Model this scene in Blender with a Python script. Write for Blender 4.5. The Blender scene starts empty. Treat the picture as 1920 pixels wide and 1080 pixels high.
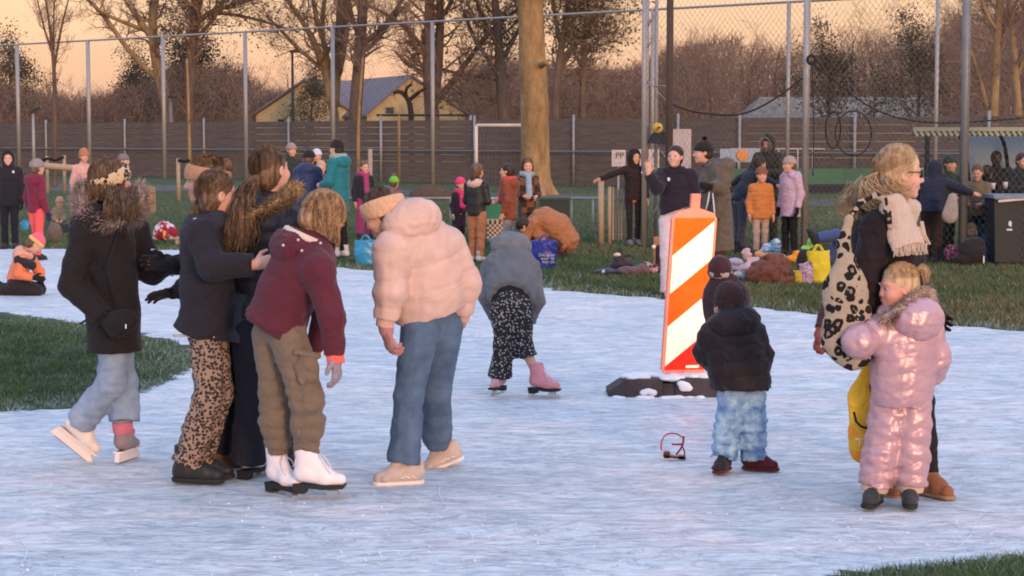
import bpy, math, random
import numpy as np
from mathutils import Vector, Matrix

C = bpy.context.scene.collection
SC = bpy.context.scene
F = 3600.0            # focal length in pixels of the 1920 px wide photograph
EYE = 1.72
TH = math.atan(282.0 / F)

# ---------------------------------------------------------------- camera
cam = bpy.data.cameras.new('camera')
cam.lens = F / 1920 * 36
cam.sensor_width = 36
cam.clip_start = 0.1
cam.clip_end = 2000
camo = bpy.data.objects.new('camera', cam)
C.objects.link(camo)
camo.location = (0, 0, EYE)
camo.rotation_euler = (math.pi / 2 - TH, 0, 0)
SC.camera = camo

# ---------------------------------------------------------------- sky and sun
SUN_EL, SUN_AZ = math.radians(9), math.radians(24)   # low evening sun behind the camera
w = bpy.data.worlds.new('World')
SC.world = w
w.use_nodes = True
nt = w.node_tree
nt.nodes.clear()
out = nt.nodes.new('ShaderNodeOutputWorld')
sky = nt.nodes.new('ShaderNodeTexSky')
sky.sky_type = 'NISHITA'
sky.sun_disc = False
sky.sun_elevation = math.radians(4)
sky.sun_rotation = math.pi - SUN_AZ
bg1 = nt.nodes.new('ShaderNodeBackground')
bg1.inputs[1].default_value = 0.05
nt.links.new(sky.outputs[0], bg1.inputs[0])
tc = nt.nodes.new('ShaderNodeTexCoord')
sx = nt.nodes.new('ShaderNodeSeparateXYZ')
nt.links.new(tc.outputs['Generated'], sx.inputs[0])
rp = nt.nodes.new('ShaderNodeValToRGB')
els = rp.color_ramp.elements
stops = [(0.0, (.60, .36, .30)), (0.03, (.80, .44, .32)), (0.075, (.88, .525, .34)), (0.2, (.80, .66, .66)),
         (0.45, (.72, .82, 1.12)), (1.0, (.66, .88, 1.42))]
els[0].position, els[0].color = stops[0][0], (*stops[0][1], 1)
els[1].position, els[1].color = stops[-1][0], (*stops[-1][1], 1)
for p_, c_ in stops[1:-1]:
    e_ = els.new(p_)
    e_.color = (*c_, 1)
nt.links.new(sx.outputs[2], rp.inputs[0])
bg2 = nt.nodes.new('ShaderNodeBackground')
bg2.inputs[1].default_value = 0.92
nt.links.new(rp.outputs[0], bg2.inputs[0])
ad = nt.nodes.new('ShaderNodeAddShader')
nt.links.new(bg1.outputs[0], ad.inputs[0])
nt.links.new(bg2.outputs[0], ad.inputs[1])
nt.links.new(ad.outputs[0], out.inputs[0])

sl = bpy.data.lights.new('sun', 'SUN')
sl.energy = 1.9
sl.angle = math.radians(12)
sl.color = (1.0, .60, .33)
so = bpy.data.objects.new('sun', sl)
C.objects.link(so)
# light travels towards +Y (away from the camera) and a little to the left
sd = Vector((-math.sin(SUN_AZ) * math.cos(SUN_EL), math.cos(SUN_AZ) * math.cos(SUN_EL), -math.sin(SUN_EL)))
so.rotation_euler = sd.to_track_quat('-Z', 'Y').to_euler()
so.location = (8, -20, 12)
SC.view_settings.view_transform = 'Standard'
SC.view_settings.look = 'None'
SC.view_settings.exposure = 0.24
SC.view_settings.gamma = 1
SC.cycles.filter_width = 1.9      # the photo is a soft digital zoom

# ---------------------------------------------------------------- pixel -> place
def ray(px, py):
    x = (px - 960) / F
    y = -(py - 540) / F
    return np.array((x, math.cos(TH) + y * math.sin(TH), -math.sin(TH) + y * math.cos(TH)))
def P(px, py, Y):
    r = ray(px, py)
    return np.array((0, 0, EYE)) + r * (Y / r[1])
def G(px, py, z=0.0):
    r = ray(px, py)
    return np.array((0, 0, EYE)) + r * ((z - EYE) / r[2])

def nrm(v):
    v = np.asarray(v, float)
    return v / (np.linalg.norm(v) + 1e-12)
V3 = lambda *a: np.array(a, float)

# ---------------------------------------------------------------- materials
MATS = {}
def mat(name, col, rough=.85, bump=0, bscale=60, var=.12, vscale=8, metal=0, sheen=0, spec=.3, alpha=None, emis=None, aniso=None, coat=0, trans=0, sss=0):
    if name in MATS: return MATS[name]
    m = bpy.data.materials.new(name)
    m.use_nodes = True
    n, l = m.node_tree.nodes, m.node_tree.links
    b = n['Principled BSDF']
    b.inputs['Base Color'].default_value = (*col, 1)
    b.inputs['Roughness'].default_value = rough
    b.inputs['Metallic'].default_value = metal
    b.inputs['Specular IOR Level'].default_value = spec
    if sheen:
        b.inputs['Sheen Weight'].default_value = sheen
        b.inputs['Sheen Roughness'].default_value = .4
    if coat: b.inputs['Coat Weight'].default_value = coat
    if trans: b.inputs['Transmission Weight'].default_value = trans
    if sss:
        b.inputs['Subsurface Weight'].default_value = sss
        b.inputs['Subsurface Radius'].default_value = (.02, .008, .004)
        b.inputs['Subsurface Scale'].default_value = .5
    t = n.new('ShaderNodeTexCoord')
    mp = n.new('ShaderNodeMapping')
    if aniso: mp.inputs['Scale'].default_value = aniso
    l.new(t.outputs['Object'], mp.inputs[0])
    if var:
        nz = n.new('ShaderNodeTexNoise'); nz.inputs['Scale'].default_value = vscale; nz.inputs['Detail'].default_value = 5
        nz.inputs['Roughness'].default_value = .65
        l.new(mp.outputs[0], nz.inputs['Vector'])
        mr = n.new('ShaderNodeMapRange'); mr.inputs[1].default_value = .25; mr.inputs[2].default_value = .75
        mr.inputs[3].default_value = 1 - var; mr.inputs[4].default_value = 1 + var
        l.new(nz.outputs['Fac'], mr.inputs[0])
        mx = n.new('ShaderNodeVectorMath'); mx.operation = 'SCALE'; mx.inputs[0].default_value = col
        l.new(mr.outputs[0], mx.inputs['Scale'])
        l.new(mx.outputs[0], b.inputs['Base Color'])
    if bump:
        n2 = n.new('ShaderNodeTexNoise'); n2.inputs['Scale'].default_value = bscale; n2.inputs['Detail'].default_value = 4
        l.new(mp.outputs[0], n2.inputs['Vector'])
        bp = n.new('ShaderNodeBump'); bp.inputs['Strength'].default_value = min(1, bump); bp.inputs['Distance'].default_value = .01
        l.new(n2.outputs['Fac'], bp.inputs['Height'])
        l.new(bp.outputs[0], b.inputs['Normal'])
    if sheen and bump:      # creases in the cloth
        n3 = n.new('ShaderNodeTexNoise'); n3.inputs['Scale'].default_value = 13; n3.inputs['Detail'].default_value = 3; n3.inputs['Distortion'].default_value = 1.2
        l.new(mp.outputs[0], n3.inputs['Vector'])
        b3 = n.new('ShaderNodeBump'); b3.inputs['Strength'].default_value = .55; b3.inputs['Distance'].default_value = .03
        l.new(n3.outputs['Fac'], b3.inputs['Height']); l.new(bp.outputs[0], b3.inputs['Normal']); l.new(b3.outputs[0], b.inputs['Normal'])
    MATS[name] = m
    return m

def spots(name, base, dark, scale, ring=True, mid=None, rough=.9, bump=.4):
    """leopard print: voronoi rosettes"""
    m = mat(name, base, rough, bump, 90, var=0)
    n, l = m.node_tree.nodes, m.node_tree.links
    b = n['Principled BSDF']
    mp = [x for x in n if x.type == 'MAPPING'][0]
    nz = n.new('ShaderNodeTexNoise'); nz.inputs['Scale'].default_value = scale * .9
    l.new(mp.outputs[0], nz.inputs['Vector'])
    ad = n.new('ShaderNodeVectorMath'); ad.operation = 'MULTIPLY_ADD'
    ad.inputs[1].default_value = (.9 / scale,) * 3
    l.new(nz.outputs['Color'], ad.inputs[0]); l.new(mp.outputs[0], ad.inputs[2])
    v = n.new('ShaderNodeTexVoronoi'); v.inputs['Scale'].default_value = scale; v.inputs['Randomness'].default_value = .75
    l.new(ad.outputs[0], v.inputs['Vector'])
    r = n.new('ShaderNodeValToRGB')
    e = r.color_ramp.elements
    r.color_ramp.interpolation = 'LINEAR'
    if ring:
        mid = mid or base
        e[0].position = .0; e[0].color = (*mid, 1)
        e[1].position = .16; e[1].color = (*mid, 1)
        for p, c in ((.19, dark), (.47, dark), (.51, base)):
            q = e.new(p); q.color = (*c, 1)
    else:
        e[0].position = .30; e[0].color = (*dark, 1)
        e[1].position = .38; e[1].color = (*base, 1)
    l.new(v.outputs['Distance'], r.inputs[0])
    if ring:   # break the rings
        n3 = n.new('ShaderNodeTexNoise'); n3.inputs['Scale'].default_value = scale * 1.3
        l.new(mp.outputs[0], n3.inputs['Vector'])
        r3 = n.new('ShaderNodeValToRGB'); r3.color_ramp.elements[0].position = .66; r3.color_ramp.elements[1].position = .69
        l.new(n3.outputs['Fac'], r3.inputs[0])
        mx = n.new('ShaderNodeMix'); mx.data_type = 'RGBA'
        l.new(r3.outputs[0], mx.inputs[0]); l.new(r.outputs[0], mx.inputs[6]); mx.inputs[7].default_value = (*base, 1)
        l.new(mx.outputs[2], b.inputs['Base Color'])
    else:
        l.new(r.outputs[0], b.inputs['Base Color'])
    return m

def two_tone(name, c1, c2, scale, lo=.42, hi=.58, rough=.9, bump=.3, aniso=None, bscale=80, tex='noise'):
    m = mat(name, c1, rough, bump, bscale, var=0, aniso=aniso)
    n, l = m.node_tree.nodes, m.node_tree.links
    b = n['Principled BSDF']
    mp = [x for x in n if x.type == 'MAPPING'][0]
    if tex == 'noise':
        nz = n.new('ShaderNodeTexNoise'); nz.inputs['Detail'].default_value = 6; nz.inputs['Roughness'].default_value = .6
        o = 'Fac'
    else:
        nz = n.new('ShaderNodeTexChecker') if tex == 'checker' else n.new('ShaderNodeTexVoronoi')
        o = 'Fac' if tex == 'checker' else 'Distance'
    nz.inputs['Scale'].default_value = scale
    l.new(mp.outputs[0], nz.inputs['Vector'])
    r = n.new('ShaderNodeValToRGB')
    r.color_ramp.elements[0].position = lo; r.color_ramp.elements[0].color = (*c1, 1)
    r.color_ramp.elements[1].position = hi; r.color_ramp.elements[1].color = (*c2, 1)
    l.new(nz.outputs[o], r.inputs[0]); l.new(r.outputs[0], b.inputs['Base Color'])
    return m

def fab(name, col, **k):
    k.setdefault('rough', .88); k.setdefault('bump', .35); k.setdefault('bscale', 45); k.setdefault('var', .16); k.setdefault('vscale', 9); k.setdefault('sheen', .15)
    return mat(name, col, **k)

# ---------------------------------------------------------------- objects
def tag(o, label=None, cat=None, group=None, kind=None):
    if label: o['label'] = label
    if cat: o['category'] = cat
    if group: o['group'] = group
    if kind: o['kind'] = kind
    return o
def thing(name, loc, label, cat, group=None):
    o = bpy.data.objects.new(name, None)
    o.empty_display_size = .1
    C.objects.link(o)
    o.location = [float(x) for x in loc]
    return tag(o, label, cat, group)
def wloc(o):
    p = np.zeros(3)
    while o is not None:
        p = p + np.array(o.location[:]); o = o.parent
    return p
def mk(name, V, FC, m, parent=None, smooth=True, origin=None, mi=None):
    """V: Nx3 world points, FC: list of faces or an int array (all same size)"""
    me = bpy.data.meshes.new(name)
    V = np.asarray(V, dtype=np.float64).reshape(-1, 3)
    off = wloc(parent) if parent is not None else (np.zeros(3) if origin is None else np.asarray(origin, float))
    V = V - off
    if isinstance(FC, np.ndarray):
        k = FC.shape[1]; nf = FC.shape[0]
        me.vertices.add(len(V)); me.vertices.foreach_set('co', V.astype(np.float32).ravel())
        me.loops.add(nf * k); me.loops.foreach_set('vertex_index', FC.astype(np.int32).ravel())
        me.polygons.add(nf)
        me.polygons.foreach_set('loop_start', np.arange(0, nf * k, k, dtype=np.int32))
        me.polygons.foreach_set('loop_total', np.full(nf, k, dtype=np.int32))
        me.update(calc_edges=True)
    else:
        me.from_pydata([tuple(v) for v in V], [], [tuple(int(i) for i in f) for f in FC])
        me.update()
    if len(me.polygons):
        me.polygons.foreach_set('use_smooth', np.full(len(me.polygons), bool(smooth)))
    for mm in (m if isinstance(m, (list, tuple)) else [m]): me.materials.append(mm)
    if mi is not None: me.polygons.foreach_set('material_index', np.asarray(mi, dtype=np.int32))
    o = bpy.data.objects.new(name, me)
    C.objects.link(o)
    if parent is not None: o.parent = parent
    elif origin is not None: o.location = [float(x) for x in origin]
    return o

class MB:
    """collects simple shapes into one mesh"""
    def __init__(s): s.v = []; s.f = []; s.n = 0
    def add(s, V, Fc):
        V = np.asarray(V, float).reshape(-1, 3)
        s.v.append(V); s.f += [tuple(i + s.n for i in f) for f in Fc]; s.n += len(V)
    def box(s, c, size, R=None, taper=1):
        R = np.eye(3) if R is None else R
        h = np.array(size) / 2
        q = []
        for z in (-1, 1):
            t = taper if z > 0 else 1
            for x, y in ((-1, -1), (1, -1), (1, 1), (-1, 1)):
                q.append(np.array(c) + R @ (h * (x * t, y * t, z)))
        s.add(q, [(3, 2, 1, 0), (4, 5, 6, 7), (0, 1, 5, 4), (1, 2, 6, 5), (2, 3, 7, 6), (3, 0, 4, 7)])
        return s
    def tube(s, pts, r, n=8, closed=False, cap=True):
        pts = [np.asarray(p, float) for p in pts]
        if not hasattr(r, '__len__'): r = [r] * len(pts)
        m = len(pts); V = []; up = V3(0, 0, 1)
        ref = None
        for i in range(m):
            a = pts[(i - 1) % m] if (closed or i > 0) else pts[i]
            b = pts[(i + 1) % m] if (closed or i < m - 1) else pts[i]
            t = nrm(b - a)
            if ref is None:
                ref = np.cross(t, up)
                if np.linalg.norm(ref) < .1: ref = np.cross(t, V3(1, 0, 0))
            ref = nrm(ref - t * np.dot(ref, t)); q = np.cross(t, ref)
            for k in range(n):
                an = 2 * math.pi * k / n
                V.append(pts[i] + (ref * math.cos(an) + q * math.sin(an)) * r[i])
        Fc = []
        for i in range(m if closed else m - 1):
            j = (i + 1) % m
            for k in range(n):
                l = (k + 1) % n
                Fc.append((i * n + k, i * n + l, j * n + l, j * n + k))
        if cap and not closed:
            Fc.append(tuple(range(n))[::-1]); Fc.append(tuple((m - 1) * n + k for k in range(n)))
        s.add(V, Fc)
        return s
    def prism(s, poly, n, th):
        """poly: list of 3d points in a plane, extruded by n*th"""
        n = nrm(n); poly = [np.asarray(p, float) for p in poly]; k = len(poly)
        s.add([p for p in poly] + [p + n * th for p in poly],
              [tuple(range(k))[::-1], tuple(range(k, 2 * k))] + [(i, (i + 1) % k, (i + 1) % k + k, i + k) for i in range(k)])
        return s
    def ball(s, c, r, n=12, m=8, R=None):
        r = np.array(r) * np.ones(3); R = np.eye(3) if R is None else R
        V = [np.array(c) + R @ (V3(0, 0, 1) * r)]
        for j in range(1, m):
            a = math.pi * j / m
            for i in range(n):
                b = 2 * math.pi * i / n
                V.append(np.array(c) + R @ (V3(math.sin(a) * math.cos(b), math.sin(a) * math.sin(b), math.cos(a)) * r))
        V.append(np.array(c) + R @ (V3(0, 0, -1) * r))
        Fc = [(0, 1 + i, 1 + (i + 1) % n) for i in range(n)]
        for j in range(m - 2):
            for i in range(n):
                a = 1 + j * n; i2 = (i + 1) % n
                Fc.append((a + i, a + n + i, a + n + i2, a + i2))
        L = len(V) - 1; a = 1 + (m - 2) * n
        Fc += [(a + i, L, a + (i + 1) % n) for i in range(n)]
        s.add(V, Fc)
        return s
    def build(s, name, m, parent=None, smooth=False, origin=None):
        o = mk(name, np.concatenate(s.v), s.f, m, parent, smooth, origin)
        return o

def segs_mesh(A, B, RA, RB, n=3):
    """many independent tapered segments -> V, F arrays"""
    A, B = np.asarray(A, float), np.asarray(B, float)
    RA, RB = np.asarray(RA, float), np.asarray(RB, float)
    T = B - A; L = np.linalg.norm(T, axis=1, keepdims=True) + 1e-9; T = T / L
    ref = np.where(np.abs(T[:, 2:3]) > .9, np.array([[1., 0, 0]]), np.array([[0, 0, 1.]]))
    U = np.cross(T, ref); U /= np.linalg.norm(U, axis=1, keepdims=True) + 1e-9
    W = np.cross(T, U)
    N = len(A); V = np.empty((N, 2 * n, 3))
    for k in range(n):
        a = 2 * math.pi * k / n
        d = U * math.cos(a) + W * math.sin(a)
        V[:, k] = A + d * RA[:, None]; V[:, n + k] = B + d * RB[:, None]
    base = (np.arange(N) * 2 * n)[:, None]
    q = []
    for k in range(n):
        l = (k + 1) % n
        q.append(base + np.array([[k, l, n + l, n + k]]))
    return V.reshape(-1, 3), np.concatenate(q, 0)

# ---------------------------------------------------------------- signed distance modelling
def sinoise(x, y, z, f, seed):
    r = np.random.RandomState(seed)
    o = 0
    for i in range(4):
        d = r.normal(size=3); d = d / np.linalg.norm(d) * f * (.7 + .9 * r.rand())
        e = r.normal(size=3); e = e / np.linalg.norm(e) * f * .6
        ph, p2 = r.rand(2) * 6.28
        o = o + np.sin(d[0] * x + d[1] * y + d[2] * z + ph + 1.4 * np.sin(e[0] * x + e[1] * y + e[2] * z + p2))
    return o / 4
BIG = 0.35
class Fld:
    def __init__(s, h): s.h = h; s.pr = []
    def seg(s, a, b, ra, rb, k=.02, S=None, f0=False, f1=False, t0=0., op='add', q=0):
        s.pr.append(('seg', np.array(a, float), np.array(b, float), ra, rb, k, S, f0, f1, t0, op, q)); return s
    def ell(s, c, r, R=None, k=.02, op='add', t0=0., q=0):
        s.pr.append(('ell', np.array(c, float), np.array(r, float), np.eye(3) if R is None else np.array(R, float), k, t0, op, q)); return s
    def cut(s, c, n):   # removes the side the normal points to
        s.pr.append(('cut', np.array(c, float), nrm(n))); return s
    def grid(s, disp=None, quilt=None):
        h = s.h; lo = np.full(3, 1e9); hi = -lo
        bbs = []
        for p in s.pr:
            if p[0] == 'seg':
                _, a, b, ra, rb, k, S, f0, f1, t0, op, q = p
                r = max(ra, rb)
                l, u = np.minimum(a, b) - r, np.maximum(a, b) + r
            elif p[0] == 'ell':
                _, c, r, R, k, t0, op, q = p
                e = np.sqrt(((R * r[None, :]) ** 2).sum(1))
                l, u = c - e, c + e
            else:
                bbs.append(None); continue
            bbs.append((l, u, k, op))
            if op == 'add': lo = np.minimum(lo, l); hi = np.maximum(hi, u)
        m = 3 * h + .012
        lo -= m; hi += m
        n = np.ceil((hi - lo) / h).astype(int) + 1
        X = (lo[0] + h * np.arange(n[0])).astype(np.float32)
        Y = (lo[1] + h * np.arange(n[1])).astype(np.float32)
        Z = (lo[2] + h * np.arange(n[2])).astype(np.float32)
        D = np.full(n, BIG, np.float32)
        T = np.zeros(n, np.float32) if quilt else None
        Q = np.zeros(n, np.float32) if quilt else None
        for p, bb in zip(s.pr, bbs):
            if bb is None:
                _, c, nn = p
                pl = (X[:, None, None] - c[0]) * nn[0] + (Y[None, :, None] - c[1]) * nn[1] + (Z[None, None, :] - c[2]) * nn[2]
                np.maximum(D, pl, out=D); continue
            l, u, k, op = bb
            mg = m + k
            i0 = np.clip(np.floor((l - mg - lo) / h).astype(int), 0, n)
            i1 = np.clip(np.ceil((u + mg - lo) / h).astype(int) + 1, 0, n)
            if (i1 <= i0).any(): continue
            sl_ = tuple(slice(i0[i], i1[i]) for i in range(3))
            x = X[sl_[0]][:, None, None]; y = Y[sl_[1]][None, :, None]; z = Z[sl_[2]][None, None, :]
            if p[0] == 'seg':
                _, a, b, ra, rb, k, S, f0, f1, t0, op, q = p
                ab = b - a; L = np.linalg.norm(ab) + 1e-9; d = ab / L
                dx, dy, dz = x - a[0], y - a[1], z - a[2]
                t = dx * d[0] + dy * d[1] + dz * d[2]
                tcl = t
                if not f0: tcl = np.maximum(tcl, 0)
                if not f1: tcl = np.minimum(tcl, L)
                ex, ey, ez = dx - tcl * d[0], dy - tcl * d[1], dz - tcl * d[2]
                if S is not None:
                    r2 = 0
                    for i in range(3):
                        w_ = S[i, 0] * ex + S[i, 1] * ey + S[i, 2] * ez
                        r2 = r2 + w_ * w_
                else: r2 = ex * ex + ey * ey + ez * ez
                rr = ra + (rb - ra) * np.clip(t / L, 0, 1)
                dd = np.sqrt(r2) - rr
                if f0: dd = np.maximum(dd, -t)
                if f1: dd = np.maximum(dd, t - L)
                tt = t + t0
            else:
                _, c, r, R, k, t0, op, q = p
                dx, dy, dz = x - c[0], y - c[1], z - c[2]
                k0 = 0; k1 = 0
                for i in range(3):
                    w_ = R[0, i] * dx + R[1, i] * dy + R[2, i] * dz
                    k0 = k0 + (w_ / r[i]) ** 2; k1 = k1 + (w_ / r[i] ** 2) ** 2
                k0 = np.sqrt(k0); k1 = np.sqrt(k1) + 1e-6
                dd = k0 * (k0 - 1) / k1
                tt = (R[0, 2] * dx + R[1, 2] * dy + R[2, 2] * dz) + t0
            A = D[sl_]
            if op == 'add':
                if quilt:
                    near = dd < A
                    T[sl_] = np.where(near, tt, T[sl_]); Q[sl_] = np.where(near, q, Q[sl_])
                hh = np.maximum(k - np.abs(A - dd), 0) / k if k > 0 else 0
                D[sl_] = np.minimum(A, dd) - hh * hh * k * .25
            elif op == 'sub':
                e = -dd
                hh = np.maximum(k - np.abs(A - e), 0) / k if k > 0 else 0
                D[sl_] = np.maximum(A, e) + hh * hh * k * .25
        if disp or quilt:
            I = np.nonzero(np.abs(D) < .035)
            x, y, z = X[I[0]].astype(np.float64), Y[I[1]].astype(np.float64), Z[I[2]].astype(np.float64)
            dv = np.zeros(len(x))
            if disp: dv += disp(x, y, z)
            if quilt: dv += quilt(T[I], x, y, z) * Q[I]
            D[I] += dv.astype(np.float32)
        # closed border
        for ax in range(3):
            for e in (0, -1):
                ix = [slice(None)] * 3; ix[ax] = e
                D[tuple(ix)] = np.maximum(D[tuple(ix)], 1e-3)
        return D, lo
    def mesh(s, disp=None, quilt=None):
        D, lo = s.grid(disp, quilt)
        h = s.h; n = D.shape; I = D < 0
        c = np.zeros((n[0] - 1, n[1] - 1, n[2] - 1), np.int8)
        for dx in (0, 1):
            for dy in (0, 1):
                for dz in (0, 1):
                    c += I[dx:n[0] - 1 + dx, dy:n[1] - 1 + dy, dz:n[2] - 1 + dz]
        act = np.nonzero((c > 0) & (c < 8))
        idx = np.full(c.shape, -1, np.int32); idx[act] = np.arange(len(act[0]))
        acc = np.zeros((len(act[0]), 3)); cnt = np.zeros(len(act[0]))
        co = [(a, b, g) for a in (0, 1) for b in (0, 1) for g in (0, 1)]
        val = {o: D[act[0] + o[0], act[1] + o[1], act[2] + o[2]].astype(float) for o in co}
        for a in co:
            for ax in range(3):
                if a[ax] == 0:
                    b = list(a); b[ax] = 1; b = tuple(b)
                    va, vb = val[a], val[b]
                    cr = (va < 0) != (vb < 0)
                    t = np.where(cr, va / (va - vb + 1e-12), 0)
                    for q in range(3):
                        acc[:, q] += np.where(cr, a[q] + (t if q == ax else 0), 0)
                    cnt += cr
        V = (np.stack(act, 1) + acc / cnt[:, None]) * h + lo
        Q = []
        for ax in range(3):
            o1, o2 = [(1, 2), (2, 0), (0, 1)][ax]
            sl0 = [slice(0, n[i] - 1) if i == ax else slice(1, n[i] - 1) for i in range(3)]
            sl1 = [slice(1, n[i]) if i == ax else slice(1, n[i] - 1) for i in range(3)]
            A, B = I[tuple(sl0)], I[tuple(sl1)]
            for flip in (0, 1):
                E = np.nonzero((A & ~B) if not flip else (~A & B))
                E = [e.copy() for e in E]
                for i in range(3):
                    if i != ax: E[i] += 1
                def g(d1, d2):
                    e = [E[0], E[1], E[2]]
                    e[o1] = e[o1] - d1; e[o2] = e[o2] - d2
                    return idx[e[0], e[1], e[2]]
                q = np.stack([g(1, 1), g(0, 1), g(0, 0), g(1, 0)], 1)
                if flip: q = q[:, ::-1]
                Q.append(q)
        Q = np.concatenate(Q, 0)
        Q = Q[(Q >= 0).all(1)]
        return V, Q
    def build(s, name, m, parent, disp=None, quilt=None):
        V, Q = s.mesh(disp, quilt)
        return mk(name, V, Q, m, parent, True)
# ---------------------------------------------------------------- people
def frame(yaw, pitch=0, roll=0):
    a, p, r = math.radians(yaw), math.radians(pitch), math.radians(roll)
    f = V3(math.sin(a) * math.cos(p), math.cos(a) * math.cos(p), math.sin(p))
    right = V3(math.cos(a), -math.sin(a), 0)
    up = np.cross(right, f)
    R2 = right * math.cos(r) + up * math.sin(r)
    U2 = -right * math.sin(r) + up * math.cos(r)
    return np.stack([R2, f, U2], 1)      # columns right, forward, up

skin = lambda: mat('skin', (.62, .34, .25), .55, .1, 150, .06, 14, sss=.15, spec=.35)
skin_rosy = lambda: mat('skin_rosy', (.66, .32, .25), .5, .1, 150, .10, 14, sss=.15, spec=.35)
black_rubber = lambda: mat('black_rubber', (.02, .02, .022), .7, .2, 40)
steel = lambda: mat('steel', (.55, .56, .58), .3, metal=1, var=.1)
eye_white = lambda: mat('eye_white', (.38, .34, .32), .2, var=0)
eye_dark = lambda: mat('eye_dark', (.03, .02, .015), .2, var=0)
lipm = lambda: mat('lip', (.5, .17, .15), .5, var=.05)

def hair_mat(name, c1, c2):
    return two_tone('hair_' + name, c1, c2, 55, .38, .64, .5, .25, aniso=(1, 1, .12), bscale=120)
HAIR = {
    'blond': ((.34, .22, .12), (.66, .47, .28)),
    'brown': ((.06, .034, .02), (.20, .115, .06)),
    'dark': ((.02, .013, .01), (.055, .032, .022)),
    'dkblond': ((.16, .09, .045), (.46, .28, .15)),
    'auburn': ((.11, .05, .025), (.30, .15, .07)),
    'fur': ((.16, .11, .075), (.42, .32, .24)),
    'greyfur': ((.22, .18, .18), (.58, .48, .47)),
    'tanfur': ((.20, .13, .06), (.50, .36, .20)),
    'pinkfur': ((.34, .24, .18), (.62, .46, .38)),
}
HAIR['tanfur'] = ((.22, .14, .08), (.60, .42, .25))
HAIR['brown'] = ((.055, .034, .022), (.21, .125, .072))
def hmat(k): return hair_mat(k, *HAIR[k])

def strands(name, m, parent, guides, n, r=.0022, spread=.02, wob=.006, taper=.4, seed=1, ns=3, steps=12, ends=.0):
    """bundle of hair strands following guide polylines. guides: list of (points, radii of the bundle)"""
    rng = np.random.RandomState(seed)
    A, B, RA, RB = [], [], [], []
    VV, QQ, off = [], [], 0
    for (pts, rad) in guides:
        pts = np.array(pts, float); rad = np.array(rad, float) * np.ones(len(pts))
        t = np.linspace(0, 1, len(pts)); tt = np.linspace(0, 1, steps)
        # smooth the guide
        c = np.stack([np.interp(tt, t, pts[:, i]) for i in range(3)], 1)
        for _ in range(3): c[1:-1] = (c[:-2] + 2 * c[1:-1] + c[2:]) / 4
        rr = np.interp(tt, t, rad)
        ax = nrm(c[-1] - c[0]); u = nrm(np.cross(ax, V3(.3, .9, .2))); v = np.cross(ax, u)
        for i in range(n):
            a = rng.rand() * 6.283; q = math.sqrt(rng.rand())
            da, dq = rng.normal() * .5, rng.normal() * .15
            ang = a + da * tt; rad_ = rr * np.clip(q + dq * tt, .05, 1.25)
            p = c + u * (np.cos(ang) * rad_)[:, None] + v * (np.sin(ang) * rad_)[:, None]
            ph = rng.rand(3) * 6.28; fq = 4 + rng.rand(3) * 6
            p = p + wob * np.stack([np.sin(fq[j] * tt + ph[j]) * tt for j in range(3)], 1)
            ln = 1 - ends * rng.rand()
            m_ = max(3, int(steps * ln))
            p = p[:m_]
            sr = r * (.7 + .6 * rng.rand()) * (1 - (1 - taper) * np.linspace(0, 1, m_) ** 2)
            VV.append(p); QQ.append(sr)
    # build continuous tubes, all at once
    V_, F_ = tubes(VV, QQ, ns)
    return mk(name, V_, F_, m, parent, True)

def tubes(paths, radii, ns=3):
    Vs, Fs, off = [], [], 0
    ca = np.cos(2 * np.pi * np.arange(ns) / ns); sa = np.sin(2 * np.pi * np.arange(ns) / ns)
    for p, r in zip(paths, radii):
        m = len(p); T = np.gradient(p, axis=0); T /= np.linalg.norm(T, axis=1, keepdims=True) + 1e-9
        ref = V3(.31, .55, .77)
        U = np.cross(T, ref); U /= np.linalg.norm(U, axis=1, keepdims=True) + 1e-9
        W = np.cross(T, U)
        V = p[:, None, :] + r[:, None, None] * (U[:, None, :] * ca[None, :, None] + W[:, None, :] * sa[None, :, None])
        Vs.append(V.reshape(-1, 3))
        i = np.arange(m - 1)[:, None] * ns; k = np.arange(ns)[None, :]; k2 = (k + 1) % ns
        Fs.append(np.stack([i + k, i + k2, i + ns + k2, i + ns + k], -1).reshape(-1, 4) + off)
        off += m * ns
    return np.concatenate(Vs), np.concatenate(Fs)

def fur(name, m, parent, path, n, L=.035, tube=.018, seed=3, out=None, w=.0035, closed=False):
    """tufts of fur round a path"""
    rng = np.random.RandomState(seed)
    path = np.array(path, float); N = len(path)
    t = rng.rand(n) * (N - 1)
    i = np.minimum(t.astype(int), N - 2); fr = (t - i)[:, None]
    p = path[i] * (1 - fr) + path[i + 1] * fr
    T = nrm2(path[i + 1] - path[i])
    d = rng.normal(size=(n, 3)); d -= T * (d * T).sum(1, keepdims=True); d = nrm2(d)
    if out is not None: d = nrm2(d + np.asarray(out) * .6)
    tip = p + d * (tube + L * (.5 + rng.rand(n, 1) * .8)) + T * rng.normal(size=(n, 1)) * L * .5 + V3(0, 0, -.3) * L
    root = p + d * tube * .2
    sd_ = nrm2(np.cross(d, T + 1e-3)) * w
    mid = (root + tip) / 2 + T * rng.normal(size=(n, 1)) * L * .15
    V = np.stack([root - sd_, root + sd_, mid + sd_ * .8, mid - sd_ * .8, tip], 1).reshape(-1, 3)
    b = np.arange(n)[:, None] * 5
    Fq = (b + np.array([[0, 1, 2, 3]])).tolist() + (b + np.array([[3, 2, 4]])).tolist()
    # soft core under the tufts
    V2, F2 = tubes([path], [np.full(N, tube * .9)], 8)
    Fq += (F2 + len(V)).tolist()
    return mk(name, np.concatenate([V, V2]), Fq, m, parent, False)
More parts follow.
